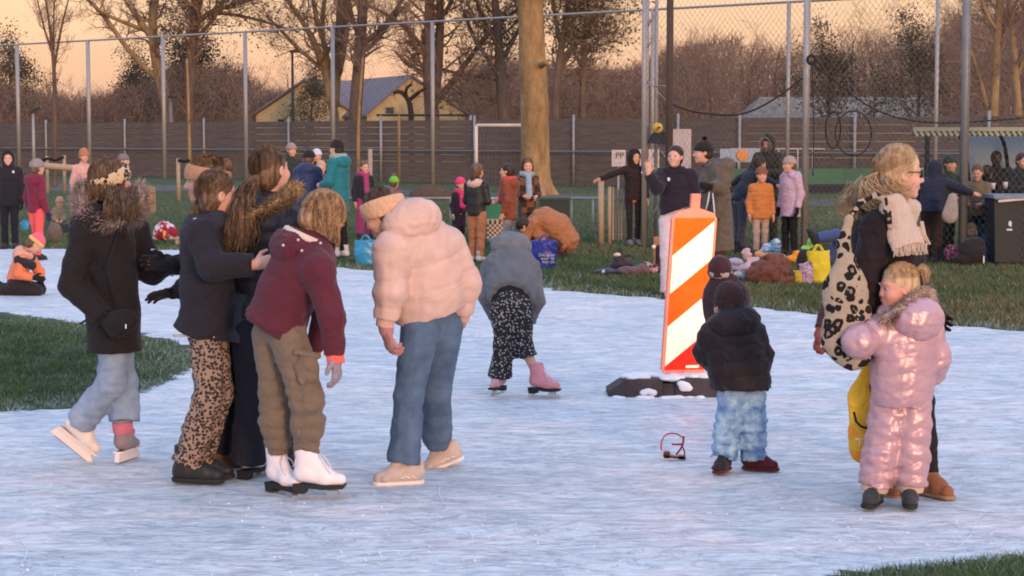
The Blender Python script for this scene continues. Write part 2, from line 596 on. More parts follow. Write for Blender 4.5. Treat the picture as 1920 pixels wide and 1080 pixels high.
def spl(pts, n):
    pts = np.array(pts, float); t = np.linspace(0, 1, len(pts)); tt = np.linspace(0, 1, n)
    c = np.stack([np.interp(tt, t, pts[:, i]) for i in range(3)], 1)
    for _ in range(6): c[1:-1] = (c[:-2] + 2 * c[1:-1] + c[2:]) / 4
    return c
def nrm2(v): return v / (np.linalg.norm(v, axis=-1, keepdims=True) + 1e-9)

def head_prims(f, c, R, s, kid=0, face=True):
    L = lambda x, y, z: c + R @ (V3(x, y, z) * s)
    E = lambda x, y, z, rx, ry, rz, k=.02, op='add': f.ell(L(x, y, z), V3(rx, ry, rz) * s, R, k, op)
    E(0, -.012, .028, .076, .096, .090)                       # cranium
    E(0, .030, -.020, .060 + .006 * kid, .062, .070, .03)      # face
    E(0, .038, -.070, .044 + .008 * kid, .048, .040, .03)      # jaw
    if not face: return
    E(0, .076, -.094, .020, .016, .015, .02)                   # chin
    f.seg(L(0, .086, .012), L(0, .108 - .012 * kid, -.024), .008 * s, .0125 * s, .012)      # nose
    for sx_ in (-1, 1):
        E(sx_ * .012, .096, -.030, .008, .010, .007, .008)
        E(sx_ * .038, .062, -.030, .024, .026, .024, .02)      # cheek
        E(sx_ * .031, .094, .006, .013, .012, .010, .012, 'sub')   # eye socket
        f.seg(L(sx_ * .015, .090, .024), L(sx_ * .046, .076, .026), .006 * s, .005 * s, .012)   # brow
        E(sx_ * .078, -.006, -.006, .010, .020, .030, .008)    # ear
        E(sx_ * .084, .002, -.004, .006, .010, .017, .006, 'sub')
    E(0, .089, -.053, .021, .011, .006, .006)                  # lips
    E(0, .087, -.065, .018, .011, .007, .006)

def hand_prims(f, w, d, n, s=1., curl=25, thumb=1, grow=0., splay=1.):
    """w wrist, d direction of the fingers, n palm normal, thumb side along cross(d,n)*thumb"""
    d = nrm(d); n = nrm(n - d * np.dot(n, d)); sd_ = nrm(np.cross(d, n)) * thumb
    S = np.eye(3) + 1.0 * np.outer(n, n)
    g = grow
    f.seg(w - d * .02 * s, w + d * .02 * s, (.026 * s + g), (.030 * s + g), .012)
    f.seg(w + d * .03 * s, w + d * .072 * s, (.033 * s + g), (.038 * s + g), .01, S)
    base = [(.029, .080, .062), (.0095, .086, .074), (-.0105, .084, .068), (-.029, .076, .052)]
    for j, (o, b, L) in enumerate(base):
        p = w + sd_ * o * s + d * b * s
        ang = math.radians(curl * .55 + j * 4); dd = nrm(d + sd_ * o * 3.2 * splay)
        r0 = .0092 * s + g
        cur = p - dd * .02 * s
        for q, fr in enumerate((.46, .32, .24)):
            st = dd * math.cos(ang) + n * math.sin(ang)
            nx = p + st * L * fr * s
            f.seg(p if q else cur, nx, r0 * (1 - .08 * q), r0 * (.92 - .1 * q), .003)
            p = nx; ang += math.radians(curl * (1 + .1 * j))
    p = w + sd_ * .026 * s + d * .022 * s
    q = p + (d * .55 + sd_ * .75 + n * .25) * .040 * s
    r_ = q + (d * .85 + sd_ * .30 + n * .35) * .034 * s
    f.seg(p, q, .0145 * s + g, .0115 * s + g, .008)
    f.seg(q, r_, .0112 * s + g, .0090 * s + g, .004)

def wr(amp, f=22, fz=9, seed=1):
    f2 = f * 2.6 if f < 50 else f
    amp = amp * 1.25 if f < 50 else amp
    def d(x, y, z):
        k_ = .45 + .55 * fz / f
        n1 = sinoise(x, y, z * k_, f2, seed); n2 = sinoise(x, y, z * 1.3, f2 * 1.9, seed + 7); m_ = sinoise(x, y, z, f * .7, seed + 20)
        n3 = sinoise(x * .5, y * .5, z * 1.6, f2 * 1.2, seed + 31)
        return (amp * (np.abs(n1) * 1.5 - .6) + amp * (.8 - 1.6 * np.abs(n3)) * .6) * (.65 + .5 * m_) + amp * .25 * n2
    return d
def qd(sp, amp, zig=0, zf=30, ex=.42):
    def d(t, x, y, z):
        t = t + sp * .12 * sinoise(x, y, z, 16, 3)
        if zig: t = t + zig * (2 / math.pi) * np.arcsin(np.sin(x * zf))
        s_ = np.abs(np.sin(math.pi * t / sp))
        return amp * (.72 - s_ ** ex) * (.8 + .35 * sinoise(x, y, z, 25, 9)) + amp * .25 * sinoise(x, y, z, 60, 5)
    return d

def foot(root, kind, A, toe, up=None, s=1., mats=None, h=.006, seed=0):
    """A ankle joint (world); toe direction; up towards the shin"""
    t = nrm(toe); u = V3(0, 0, 1) if up is None else nrm(up)
    if up is None: t = nrm(V3(t[0], t[1], 0)) if abs(t[2]) < .3 else t
    u = nrm(u - t * np.dot(u, t)); r = np.cross(t, u)
    R = np.stack([r, t, u], 1)
    L = lambda x, y, z: A + R @ (V3(x, y, z) * s)
    mats = mats or [fab('shoe_dark', (.03, .03, .035))]
    m0 = mats[0]; m1 = mats[1] if len(mats) > 1 else black_rubber()
    f = Fld(h)
    if kind in ('figure', 'skate'):
        f.seg(L(0, -.012, .10), L(0, -.008, -.01), .050 * s, .044 * s, .02, f0=True)
        f.seg(L(0, -.028, -.035), L(0, .085, -.052), .036 * s, .036 * s, .03)
        f.seg(L(0, .085, -.052), L(0, .150, -.058), .036 * s, .027 * s, .02)
        f.seg(L(0, .01, .05), L(0, .075, -.025), .034 * s, .028 * s, .03)
        f.cut(L(0, 0, -.082), -u)
        o = f.build('skate', m0, root, disp=wr(.0012, 60, 60, seed + 2))
        if kind == 'figure':
            b = MB()   # heel block and raised sole
            so_ = [L(0, -.066, -.080), L(0, -.058, -.125), L(0, -.008, -.122), L(0, .0, -.096), L(0, .07, -.104), L(0, .165, -.098), L(0, .178, -.080)]
            b.prism([p - r * .031 * s for p in so_], r, .062 * s)
            b.build('sole', m1, o)
            bl = MB()
            zz = -.150
            bl.prism([p - r * .002 for p in (L(0, -.075, zz), L(0, .165, zz), L(0, .188, zz + .012), L(0, .185, zz + .02), L(0, -.075, zz + .014))], r, .004)
            bl.box(L(0, -.035, -.132), (.014 * s, .020 * s, .024 * s), R); bl.box(L(0, .115, -.122), (.03 * s, .05 * s, .03 * s), R)
            bl.box(L(0, .09, -.132), (.010 * s, .014 * s, .02 * s), R); bl.box(L(0, .16, -.132), (.010 * s, .014 * s, .02 * s), R)
            bl.build('blade', steel(), o)
            la = MB()
            for i in range(5):
                q = i / 4; la.tube([L(-.02, .038 + .05 * q, .062 - .09 * q), L(.02, .040 + .052 * q, .060 - .09 * q)], .0035 * s, 5)
            for i in (-1, 1):
                la.tube([L(i * .006, .05, .06), L(i * .03, .075, .035), L(i * .035, .095, 0), L(i * .028, .11, -.03)], .003 * s, 5)
            la.build('lace', mat('lace_white', (.7, .68, .72), .9), o, True)
        else:
            b = MB()
            so_ = [L(0, -.070, -.076), L(0, -.088, -.134), L(0, .165, -.140), L(0, .188, -.126), L(0, .160, -.108), L(0, .150, -.076)]
            b.prism([p - r * .014 * s for p in so_], r, .028 * s)
            b.prism([p - r * .03 * s for p in (L(0, -.07, -.076), L(0, -.07, -.086), L(0, .18, -.086), L(0, .18, -.076))], r, .06 * s)
            b.build('blade_holder', m1, o)
            bl = MB(); bl.prism([p - r * .0025 for p in (L(0, -.06, -.148), L(0, .15, -.148), L(0, .18, -.132), L(0, .165, -.124), L(0, -.06, -.124))], r, .005)
            bl.build('blade', steel(), o)
            la = Fld(h); la.seg(L(0, -.006, .015), L(0, -.008, .080), .052 * s, .060 * s, .01, f0=True, f1=True); la.ell(L(0, .05, .02), V3(.05, .035, .03) * s, R, .01)
            la.build('strap', mats[2] if len(mats) > 2 else m0, o, disp=wr(.004, 60, 60, 3))
        return o
    hi = {'sneaker': .02, 'boot': .09, 'ugg': .13, 'shoe': .0}[kind]
    rs_ = {'sneaker': .042, 'boot': .050, 'ugg': .058, 'shoe': .038}[kind]
    if hi: f.seg(L(0, -.015, hi), L(0, -.015, -.02), rs_ * s, rs_ * .98 * s, .02, f0=True)
    f.seg(L(0, -.030, -.045), L(0, .085, -.050), rs_ * .95 * s, .040 * s, .03)
    f.seg(L(0, .085, -.050), L(0, .145, -.055), .041 * s, .036 * s, .02)
    if kind != 'ugg': f.seg(L(0, 0, 0), L(0, .08, -.03), .036 * s, .034 * s, .03)
    else: f.seg(L(0, 0, 0), L(0, .08, -.03), .045 * s, .042 * s, .03)
    if kind == 'sneaker':
        f.seg(L(-.0, .050, .040), L(0, .085, -.015), .026 * s, .024 * s, .006); f.seg(L(0, -.055, .012), L(0, -.060, -.03), .024 * s, .028 * s, .006)
        f.seg(L(-.034, .13, -.055), L(.034, .13, -.055), .020 * s, .020 * s, .004)
    f.cut(L(0, 0, -.075), -u)
    o = f.build('boot' if hi > .05 else 'shoe', m0, root, disp=wr(.003, 50, 50, seed))
    g = Fld(h)
    Sx = np.eye(3)
    g.seg(L(0, -.035, -.078), L(0, .145, -.078), .047 * s, .045 * s, .02)
    g.cut(L(0, 0, -.092), -u); g.cut(L(0, 0, -.070), u)
    g.build('sole', m1, o)
    if kind == 'sneaker':
        m_ = MB(); m_.box(L(.046, -.01, -.072), (.006 * s, .03 * s, .009 * s), R); m_.build('tab', black_rubber(), o)
        for sx_ in (-1, 1):
            for q in (0, .03, .06): m_ = MB(); m_.tube([L(sx_ * .043, -.03 + q, -.055), L(sx_ * .036, .03 + q, -.02 - q * .3)], .0045 * s, 5); m_.build('side_stripe', m1, o, True)
    if kind in ('sneaker', 'boot'):
        la = MB()
        for i in range(4):
            q = i / 3; la.tube([L(-.02, .042 + .05 * q, -.0 - .018 * q + .012), L(.02, .044 + .05 * q, -.0 - .018 * q + .012)], .003 * s, 5)
        la.build('lace', mats[2] if len(mats) > 2 else m1, o, True)
    return o

def person(label, J, yaw, k=1., head=None, hs=None, kid=0, top=None, legs=None, feet=None, hair=None, hat=None, gloves=None,
           hands=None, extra=None, group=None, h=.008, face=True, seed=1, skinm=None, root_at=None):
    """J: world joints. yaw: facing of the torso. k: size factor of the body"""
    root = thing('person', root_at if root_at is not None else V3(J['pv'][0], J['pv'][1], 0), label, 'person', group)
    hs = hs or k ** .35
    pv, nk = J['pv'], J['nk']
    up = nrm(nk - pv)
    R0 = frame(yaw); fw = nrm(R0[:, 1] - up * np.dot(R0[:, 1], up)); rt = np.cross(fw, up)
    sg = 1 if np.dot(J['ls'] - J['rs'], rt) > 0 else -1
    lat = rt * sg
    J.setdefault('lh', pv + lat * .085 * k); J.setdefault('rh', pv - lat * .085 * k)
    sp = np.linalg.norm(nk - pv)
    wa = J.get('wa', pv + up * sp * .33); ch = J.get('ch', pv + up * sp * .70)
    sk = (skinm or skin)()
    # ---- body: one continuous surface
    b = Fld(h)
    T = top or {}
    dr = T.get('d', .68)
    S = np.eye(3) + (1 / dr - 1) * np.outer(fw, fw)
    b.seg(pv, wa, .105 * k, .100 * k, .03, S); b.seg(wa, ch, .105 * k, .125 * k, .03, S); b.seg(ch, nk, .12 * k, .05 * k, .04, S)
    Rh = frame(*head) if head else frame(yaw)
    hd = J['hd']
    b.seg(nk, hd - Rh[:, 2] * .05 * hs, .048 * k ** .5, .046 * k ** .5, .03)
    head_prims(b, hd, Rh, hs, kid, face and h < .013)
    hsz = (k ** .6)
    lr_ = legs['r'] if legs else (9, 9, 9, 9)
    t1_, t2_, t3_ = min(.078 * k, lr_[0] * .78), min(.05 * k, lr_[1] * .75), min(.034 * k, lr_[2] * .7)
    for q in 'lr':
        b.seg(ch + (J[q + 's'] - ch) * .5, J[q + 's'], .05 * k, .045 * k, .04)
        b.seg(J[q + 's'], J[q + 'e'], .042 * k, .034 * k, .02); b.seg(J[q + 'e'], J[q + 'w'], .034 * k, .024 * k, .02)
        b.seg(pv, J[q + 'h'], t1_, t1_, .03)
        b.seg(J[q + 'h'], J[q + 'k'], t1_, t2_, .02); b.seg(J[q + 'k'], J[q + 'a'], t2_, t3_, .02)
        b.seg(J[q + 'a'], J[q + 'a'] - V3(0, 0, .03) * k, .034 * k, .036 * k, .02)
        hd_ = (hands or {}).get(q, {})
        fa = nrm(J[q + 'w'] - J[q + 'e'])
        dirn = hd_.get('d', fa); pn = hd_.get('n', fw * .2 - lat * (1 if q == 'l' else -1))
        if not (gloves or {}).get(q): hand_prims(b, J[q + 'w'] + dirn * .01, dirn, pn, hsz, hd_.get('curl', 25), hd_.get('thumb', 1))
        else:
            hand_prims(b, J[q + 'w'] + dirn * .01, dirn, pn, hsz * .78, hd_.get('curl', 25), hd_.get('thumb', 1), -.003)
    body = b.build('body', sk, root)
    for q in 'lr':
        gm = (gloves or {}).get(q)
        if gm:
            hd_ = (hands or {}).get(q, {}); fa = nrm(J[q + 'w'] - J[q + 'e'])
            dirn = hd_.get('d', fa); pn = hd_.get('n', fw * .2 - lat * (1 if q == 'l' else -1))
            g = Fld(max(.0045, h * .7))
            hand_prims(g, J[q + 'w'] + dirn * .01, dirn, pn, hsz * hd_.get('s', 1.04), hd_.get('curl', 25), hd_.get('thumb', 1), .0018)
            g.seg(J[q + 'w'] - dirn * .03, J[q + 'w'] + dirn * .025, .036 * k, .031 * k, .01)
            go = g.build('glove', gm, root, disp=wr(.0015, 80, 80, seed))
            if hd_.get('cuff'):
                c_ = Fld(.005); c_.seg(J[q + 'w'] - dirn * .03, J[q + 'w'] + dirn * hd_.get('cl', .045), .043 * k, .044 * k, .01, f0=True, f1=True)
                c_.build('cuff', hd_['cuff'], go, disp=wr(.002, 60, 60, seed))
    if face:
        em = MB(); mi = []
        for sx_ in (-1, 1):
            c_ = hd + Rh @ (V3(sx_ * .031, .0775, .006) * hs)
            e = MB(); e.ball(c_, .0125 * hs, 12, 10, np.stack([Rh[:, 0], Rh[:, 2], Rh[:, 1]], 1))
            mi = [1 if i < 12 * 3 else 0 for i in range(len(e.f))]
            fc = np.array([np.mean([e.v[0][j] for j in f_], 0) for f_ in e.f])
            mi = [1 if np.dot(x - c_, Rh[:, 1]) > .009 * hs else 0 for x in fc]
            mk('eye', e.v[0], e.f, [eye_white(), eye_dark()], body, True, mi=mi)
        if h < .009:
            l = MB(); l.ball(hd + Rh @ (V3(0, .0905, -.0585) * hs), V3(.019, .011, .009) * hs, 12, 8, Rh)
            l.build('lips', lipm(), body, True)
            for sx_ in (-1, 1):
                l = MB(); l.tube([hd + Rh @ (V3(sx_ * a, bq, c__) * hs) for a, bq, c__ in ((.014, .0975, .027), (.032, .094, .033), (.049, .080, .028))], [.0028 * hs, .0032 * hs, .0016 * hs], 6)
                l.build('eyebrow', hmat(hair.get('col', 'brown') if hair else 'brown'), body, True)
    # ---- legs
    if legs:
        lg = legs; f = Fld(lg.get('h', h)); r1, r2, r3, r4 = lg['r']     # hip, knee, calf, hem
        Sl = np.eye(3) + (1 / .82 - 1) * np.outer(fw, fw)
        f.seg(pv + up * .05 * k, pv + up * .0, r1 * 1.18, r1 * 1.22, .03, Sl)
        off = 0
        for q in 'lr':
            hp, kn, an = J[q + 'h'], J[q + 'k'], J[q + 'a']
            hem = lg.get('hem' + q, an - (an - kn) * lg.get('up', .0)); mid = kn + (hem - kn) * .5
            L1 = np.linalg.norm(kn - hp)
            qq = lg.get('q', 0)
            f.seg(hp, kn, r1, r2, .025, t0=0, q=qq); f.seg(kn, mid, r2, r3, .02, t0=L1, q=qq)
            f.seg(mid, hem, r3, r4, .02, t0=L1 + np.linalg.norm(mid - kn), f1=True, q=qq)
        dw = wr(*lg.get('wr', (.007, 20, 12, seed))); za = min(J['la'][2], J['ra'][2]); sk_ = lg.get('stack', 0)
        def dl(x, y, z):
            v = dw(x, y, z)
            if sk_:
                e_ = np.exp(-np.maximum(z - za, 0) / lg.get('sl', .16)) + .35 * np.exp(-((z - J['lk'][2]) / .10) ** 2)
                n_ = sinoise(x, y, z, 12, seed + 3)
                v = v + sk_ * e_ * (.45 - np.abs(np.sin(math.pi * (z / .058 + 1.2 * n_))) ** .7)
            return v
        f.build(lg.get('name', 'trousers'), lg['m'], root, disp=dl, quilt=lg.get('quilt'))
        if lg.get('hemband'):
            for q in 'lr':
                hp, kn, an = J[q + 'h'], J[q + 'k'], J[q + 'a']
                hem = lg.get('hem' + q, an - (an - kn) * lg.get('up', .0)); d_ = nrm(hem - kn)
                g = Fld(h); g.seg(hem - d_ * .01, hem + d_ * lg['hemband'][1], r4 * .86, r4 * .8, .01, f1=True)
                g.build('trouser_cuff', lg['hemband'][0], root, disp=wr(.003, 30, 60, seed + 3))
    if feet:
        for q in 'lr':
            ft = feet.get(q)
            if ft: foot(root, ft['kind'], J[q + 'a'], ft['toe'], ft.get('up'), ft.get('s', k ** .8), ft.get('m'), min(h, .007), seed)
    # ---- coat, jacket, hoodie
    if top:
        t = top; f = Fld(t.get('h', h)); rc, rw, rh_ = t['r']        # half widths chest, waist, hip
        q_ = 1 if t.get('quilt') else 0
        a1, a2, a3 = t.get('arm', (.070, .060, .052))
        hem = t.get('hem', pv); hr = t.get('hr', rh_)
        Sd = np.eye(3) + (1 / dr - 1) * np.outer(fw, fw)
        L_ = lambda a_, b_: float(np.linalg.norm(np.asarray(a_) - np.asarray(b_)))
        tw = L_(hem, pv)
        if tw > .01: f.seg(hem, pv, hr, rh_, .03, Sd, f0=True, t0=0, q=q_); f.seg(pv, wa, rh_, rw, .04, Sd, t0=tw, q=q_)
        else: f.seg(pv, wa, rh_, rw, .04, Sd, f0=True, t0=0, q=q_)
        f.seg(wa, ch, rw, rc, .05, Sd, t0=tw + L_(pv, wa), q=q_)
        top_ = nk - up * .02 * k
        f.seg(ch, top_, rc * .98, rc * .50, .05, Sd, t0=tw + L_(pv, ch), q=q_)
        f.seg(top_, nk + (hd - nk) * .22, t.get('neck', .070) * k ** .5, t.get('neck', .068) * k ** .5, .03, q=0)
        f.cut(hem, t.get('hemn', nrm(hem - wa)))
        for q in 'lr':
            s_, e_, w_ = J[q + 's'], J[q + 'e'], J[q + 'w']
            sh = ch + up * sp * .12
            f.seg(sh + (s_ - sh) * .35, s_, rc * .55, a1 * 1.0, .05, q=0)
            f.seg(s_, e_, a1, a2, .03, t0=0, q=q_)
            ex = nrm(w_ - e_)
            f.seg(e_, w_ - ex * t.get('short', 0.), a2, a3, .02, t0=L_(s_, e_), f1=True, q=q_)
        tp = f.build(t.get('name', 'jacket'), t['m'], root, disp=wr(*t.get('wr', (.006, 20, 14, seed))), quilt=t.get('quilt'))
        if t.get('band'):    # hem band of another cloth
            g = Fld(h); d_ = nrm(hem - pv) if tw > .01 else -up
            g.seg(hem - d_ * .03, hem + d_ * t['band'][1], hr * .97, hr * .95, .01, Sd, f1=True)
            g.build('hem_band', t['band'][0], tp, disp=wr(.002, 40, 40, 4))
        if t.get('cuffs'):
            for q in 'lr':
                ex = nrm(J[q + 'w'] - J[q + 'e'])
                g = Fld(h); e0 = J[q + 'w'] - ex * t.get('short', 0.)
                g.seg(e0 - ex * .02, e0 + ex * .045, a3 * .85, a3 * .75, .01, f1=True)
                g.build('cuff', t['cuffs'], tp, disp=wr(.0015, 60, 120, 4))
        hm = t.get('hoodm', t['m'])
        if t.get('hood') == 'down':
            hr_ = t.get('hoodr', V3(.135, .085, .115)) * k ** .6
            c0 = nk - fw * (.055 + .02) * k ** .6 - up * t.get('hooddrop', .035) * k + V3(*t.get('hoodoff', (0, 0, 0)))
            Rt = np.stack([rt, fw, up], 1)
            g = Fld(t.get('h', h)); g.ell(c0, hr_, Rt, .03)
            g.seg(nk + rt * .06 + fw * .05, nk - rt * .06 + fw * .05, .05 * k ** .5, .05 * k ** .5, .05)
            g.seg(nk + rt * .08 + fw * .03, c0 + rt * .07, .045, .06 * k ** .5, .05); g.seg(nk - rt * .08 + fw * .03, c0 - rt * .07, .045, .06 * k ** .5, .05)
            g.ell(nk + (hd - nk) * .55 - fw * .0, V3(.078, .090, .11) * k ** .4, Rt, .02, 'sub')
            ho = g.build('hood', hm, root, disp=wr(.006, 24, 24, seed + 5))
            if t.get('fur'):
                fm, Lf, nf = t['fur'][:3]
                c1 = c0 + up * hr_[2] * t.get('furup', .55)
                path = list(t.get('furpath', []))
                for a in (np.linspace(-2.75, 2.75, 40) if not path else []):
                    path.append(c1 + fw * (.07 - .0) * k ** .6 * 1 + rt * math.sin(a) * hr_[0] * .95 - fw * math.cos(a) * hr_[1] * 1.1 * 1.3 - up * (.03 * math.cos(a) * -1 + .02 + max(0, -math.cos(a)) * .05))
                if t.get('furpath') is not None: path = spl(path, 40)
                fur('fur_trim', fm, ho, path, nf, Lf, t.get('furtube', .020 * k ** .5), seed)
            if t.get('trim'):
                path = []
                for a in np.linspace(-2.6, 2.6, 30):
                    path.append(c0 + up * hr_[2] * .62 + fw * .05 + rt * math.sin(a) * hr_[0] * .82 - fw * math.cos(a) * hr_[1] * 1.1 + up * .01)
                V_, F_ = tubes([np.array(path)], [np.full(30, t['trim'][1])], 8)
                mk('hood_lining', V_, F_, t['trim'][0], ho)
        elif t.get('hood') == 'up':
            g = Fld(t.get('h', h))
            g.ell(hd + Rh @ (V3(0, -.018, .012) * hs), V3(.108, .122, .135) * hs, Rh, .02)
            g.seg(nk, hd - Rh[:, 2] * .04 - Rh[:, 1] * .03, .10 * k ** .5, .095 * hs, .04)
            g.ell(hd + Rh @ (V3(0, .055, -.004) * hs), V3(.064, .095, .092) * hs, Rh, .012, 'sub')
            g.ell(hd + Rh @ (V3(0, -.01, .03) * hs), V3(.085, .105, .10) * hs, Rh, .005, 'sub')
            ho = g.build('hood', hm, root, disp=wr(.005, 26, 26, seed + 5))
            if t.get('fur'):
                fm, Lf, nf = t['fur'][:3]
                path = [hd + Rh @ (V3(.078 * math.sin(a), .085 - .01 * math.cos(a), .005 + .105 * math.cos(a)) * hs) for a in np.linspace(0, 2 * math.pi, 30)]
                fur('fur_trim', fm, ho, path, nf, Lf, .015, seed)
    # ---- hair
    if hair:
        hm = hmat(hair['col']); H = lambda x, y, z: hd + Rh @ (V3(x, y, z) * hs)
        f = Fld(min(h, .009) * (1 if h < .01 else 1.1))
        ex = hair.get('puff', 1.)
        f.ell(H(0, -.018, .034), V3(.084, .100, .094) * hs * ex, Rh, .01)
        f.ell(H(0, -.045, -.03), V3(.070, .065, .070) * hs * ex, Rh, .03)
        f.ell(H(0, .085, -.045), V3(.080, .078, .098) * hs, Rh, .012, 'sub')
        f.ell(H(0, .135, .0), V3(.10, .07, .075) * hs, Rh, .012, 'sub')
        def hdp(x, y, z):
            px_, pz_ = Rh[0, 0] * (x - hd[0]) + Rh[1, 0] * (y - hd[1]) + Rh[2, 0] * (z - hd[2]), Rh[0, 2] * (x - hd[0]) + Rh[1, 2] * (y - hd[1]) + Rh[2, 2] * (z - hd[2])
            return .0016 * np.sin(px_ * 520 / (1 + 4 * np.abs(pz_)) + 2 * np.sin(pz_ * 40))
        ho = f.build('hair', hm, root, disp=hdp if h < .01 else None)
        st = hair.get('style')
        # loose strands on the scalp
        if h < .01:
            rng = np.random.RandomState(seed + 11); VV, RR = [], []
            tgt = hair.get('tie', (0, -.11, .02))
            for i in range(hair.get('loose', 220)):
                th0 = rng.uniform(-2.3, 2.3) ; ph0 = rng.uniform(.15, 1.35)
                p0 = V3(math.sin(th0) * math.sin(ph0) * .086, math.cos(th0) * math.sin(ph0) * .098 - .018, math.cos(ph0) * .095 + .034)
                if p0[1] > .06 and p0[2] < .08: continue
                if st in ('pony', 'bun', 'lowpony'): p1 = np.array(tgt)
                else: p1 = V3(p0[0] * 1.15, p0[1] - .03, p0[2] - .10)
                pp = []
                for u_ in np.linspace(0, 1, 7):
                    q = p0 * (1 - u_) + p1 * u_; cc = V3(0, -.018, .034); dd = q - cc
                    e = math.sqrt((dd[0] / .088) ** 2 + (dd[1] / .104) ** 2 + (dd[2] / .098) ** 2)
                    lift = 1.0 + .10 * rng.rand() * (1 if i % 6 == 0 else .15)
                    q = cc + dd / max(e, .3) * (lift * ex if u_ < .95 else min(e, 1.05))
                    pp.append(hd + Rh @ (q * hs))
                VV.append(np.array(pp)); RR.append(np.full(7, .0011) * np.linspace(1, .5, 7))
            if VV:
                V_, F_ = tubes(VV, RR, 3); mk('loose_strands', V_, F_, hm, ho)
        if st == 'bun':
            c_ = H(*tgt_(hair)); m_ = MB()
            g = Fld(min(h, .007)); g.ell(c_, V3(1, 1, 1) * hair.get('br', .038), None, .01)
            g.build('bun', hm, ho, disp=wr(.005, 70, 70, seed))
            strands('bun_strands', hm, ho, [([c_ + nrm(V3(math.sin(a), .3, math.cos(a))) * .02, c_ + nrm(V3(math.sin(a + 1), -.3, math.cos(a + 1))) * .048, c_ + nrm(V3(math.sin(a + 2), 0, math.cos(a + 2))) * .03], .008) for a in np.linspace(0, 6, 10)], 12, .0013, seed=seed, steps=8)
        for gi, gd in enumerate(hair.get('guides', [])):
            strands('ponytail' if st in ('pony', 'lowpony') else 'lock_of_hair', hm, ho, [gd[:2]], gd[2], gd[3] if len(gd) > 3 else .002, wob=hair.get('wob', .012), seed=seed + gi, steps=16, ends=hair.get('ends', .25))
        if hair.get('scrunchie'):
            m_ = MB(); c_ = H(*tgt_(hair)); m_.ball(c_, .018 * hs, 10, 8); m_.build('hair_tie', hair['scrunchie'], ho, True)
        if hair.get('drape'):    # (azimuths deg list, length, n)
            azs, Ln, nst = hair['drape'][:3]; gr = V3(0, 0, -1)
            rng = np.random.RandomState(seed + 5); VV, RR = [], []
            for i in range(nst):
                az = math.radians(rng.uniform(*azs)); ph0 = rng.uniform(.1, .9)
                pp = []
                for u_ in np.linspace(0, 1, 5):
                    ph = ph0 + (1.75 - ph0) * u_
                    q = V3(math.sin(az) * math.sin(ph) * .088, math.cos(az) * math.sin(ph) * .104 - .018, math.cos(ph) * .098 + .034) * (1 + .06 * rng.rand())
                    pp.append(hd + Rh @ (q * hs))
                l_ = Ln * rng.uniform(.7, 1.05); out_ = nrm(pp[-1] - pp[0]); d0 = nrm(pp[-1] - pp[-2])
                ph = rng.rand(3) * 6.28; p = pp[-1]
                for u_ in np.linspace(.12, 1, 8):
                    w_ = min(1, u_ * 2.2)
                    dd = nrm(d0 * (1 - w_) + gr * w_ + V3(*hair['drape'][3]) * .35 if len(hair['drape']) > 3 else d0 * (1 - w_) + gr * w_)
                    p = p + dd * l_ / 8
                    pp.append(p + .008 * V3(math.sin(ph[0] + 6 * u_), math.sin(ph[1] + 5 * u_), 0))
                VV.append(np.array(pp)); RR.append(np.linspace(1, .6, len(pp)) * rng.uniform(.0018, .0034))
            V_, F_ = tubes(VV, RR, 3); mk('lock_of_hair', V_, F_, hm, ho)
    # ---- hat
    if hat:
        H = lambda x, y, z: hd + Rh @ (V3(x, y, z) * hs); m_ = hat['m']
        if hat['kind'] in ('beanie', 'bobble'):
            f = Fld(min(h, .009)); tl = hat.get('tall', 1.)
            f.ell(H(0, -.014, .036), V3(.091, .107, .102 * tl) * hs, Rh, .01)
            f.cut(H(0, 0, hat.get('low', .018)), -(Rh[:, 2] * 1 + Rh[:, 1] * -.12))
            def rib(x, y, z): return .0016 * np.sin(np.arctan2((x - hd[0]), (y - hd[1])) * 40)
            o = f.build('hat', m_, root, disp=rib)
            g = Fld(min(h, .009))
            g.ell(H(0, -.014, .036), V3(.097, .113, .104) * hs, Rh, .01)
            g.cut(H(0, 0, hat.get('low', .018) - .006), -(Rh[:, 2] - Rh[:, 1] * .12)); g.cut(H(0, 0, hat.get('low', .018) + .042), (Rh[:, 2] - Rh[:, 1] * .12))
            g.build('hat_brim', hat.get('m2', m_), o, disp=rib)
            if hat['kind'] == 'bobble':
                c_ = H(0, -.03, .155 * tl)
                fur('pompom', hat.get('m3', m_), o, [c_ + V3(-.01, 0, 0), c_, c_ + V3(.01, 0, 0)], 500, .03, .012, seed)
        elif hat['kind'] == 'band':
            f = Fld(min(h, .008)); z0, z1 = hat.get('z', (-.01, .07)); tl = hat.get('tilt', .25)
            bx = hat.get('b', 1.0); f.ell(H(0, -.014, .030), V3(.099, .120, .114) * hs * bx, Rh, .01)
            nn = nrm(Rh[:, 2] - Rh[:, 1] * tl)
            f.cut(H(0, 0, z0), -nn); f.cut(H(0, 0, z1), nn)
            f.build('headband', m_, root, disp=wr(.002, 40, 40, 3))
    if extra: extra(root, dict(J, fw=fw, rt=rt, up=up, lat=lat, ch=ch, wa=wa, Rh=Rh, hs=hs))
    return root

def tgt_(hair): return hair.get('tie', (0, -.11, .02))

def JP(D, **k):
    """joints given as photo position plus depth offset -> world"""
    return {n: P(v[0], v[1], D + (v[2] if len(v) > 2 else 0)) for n, v in k.items()}
def Dg(py): return G(960, py)[1]

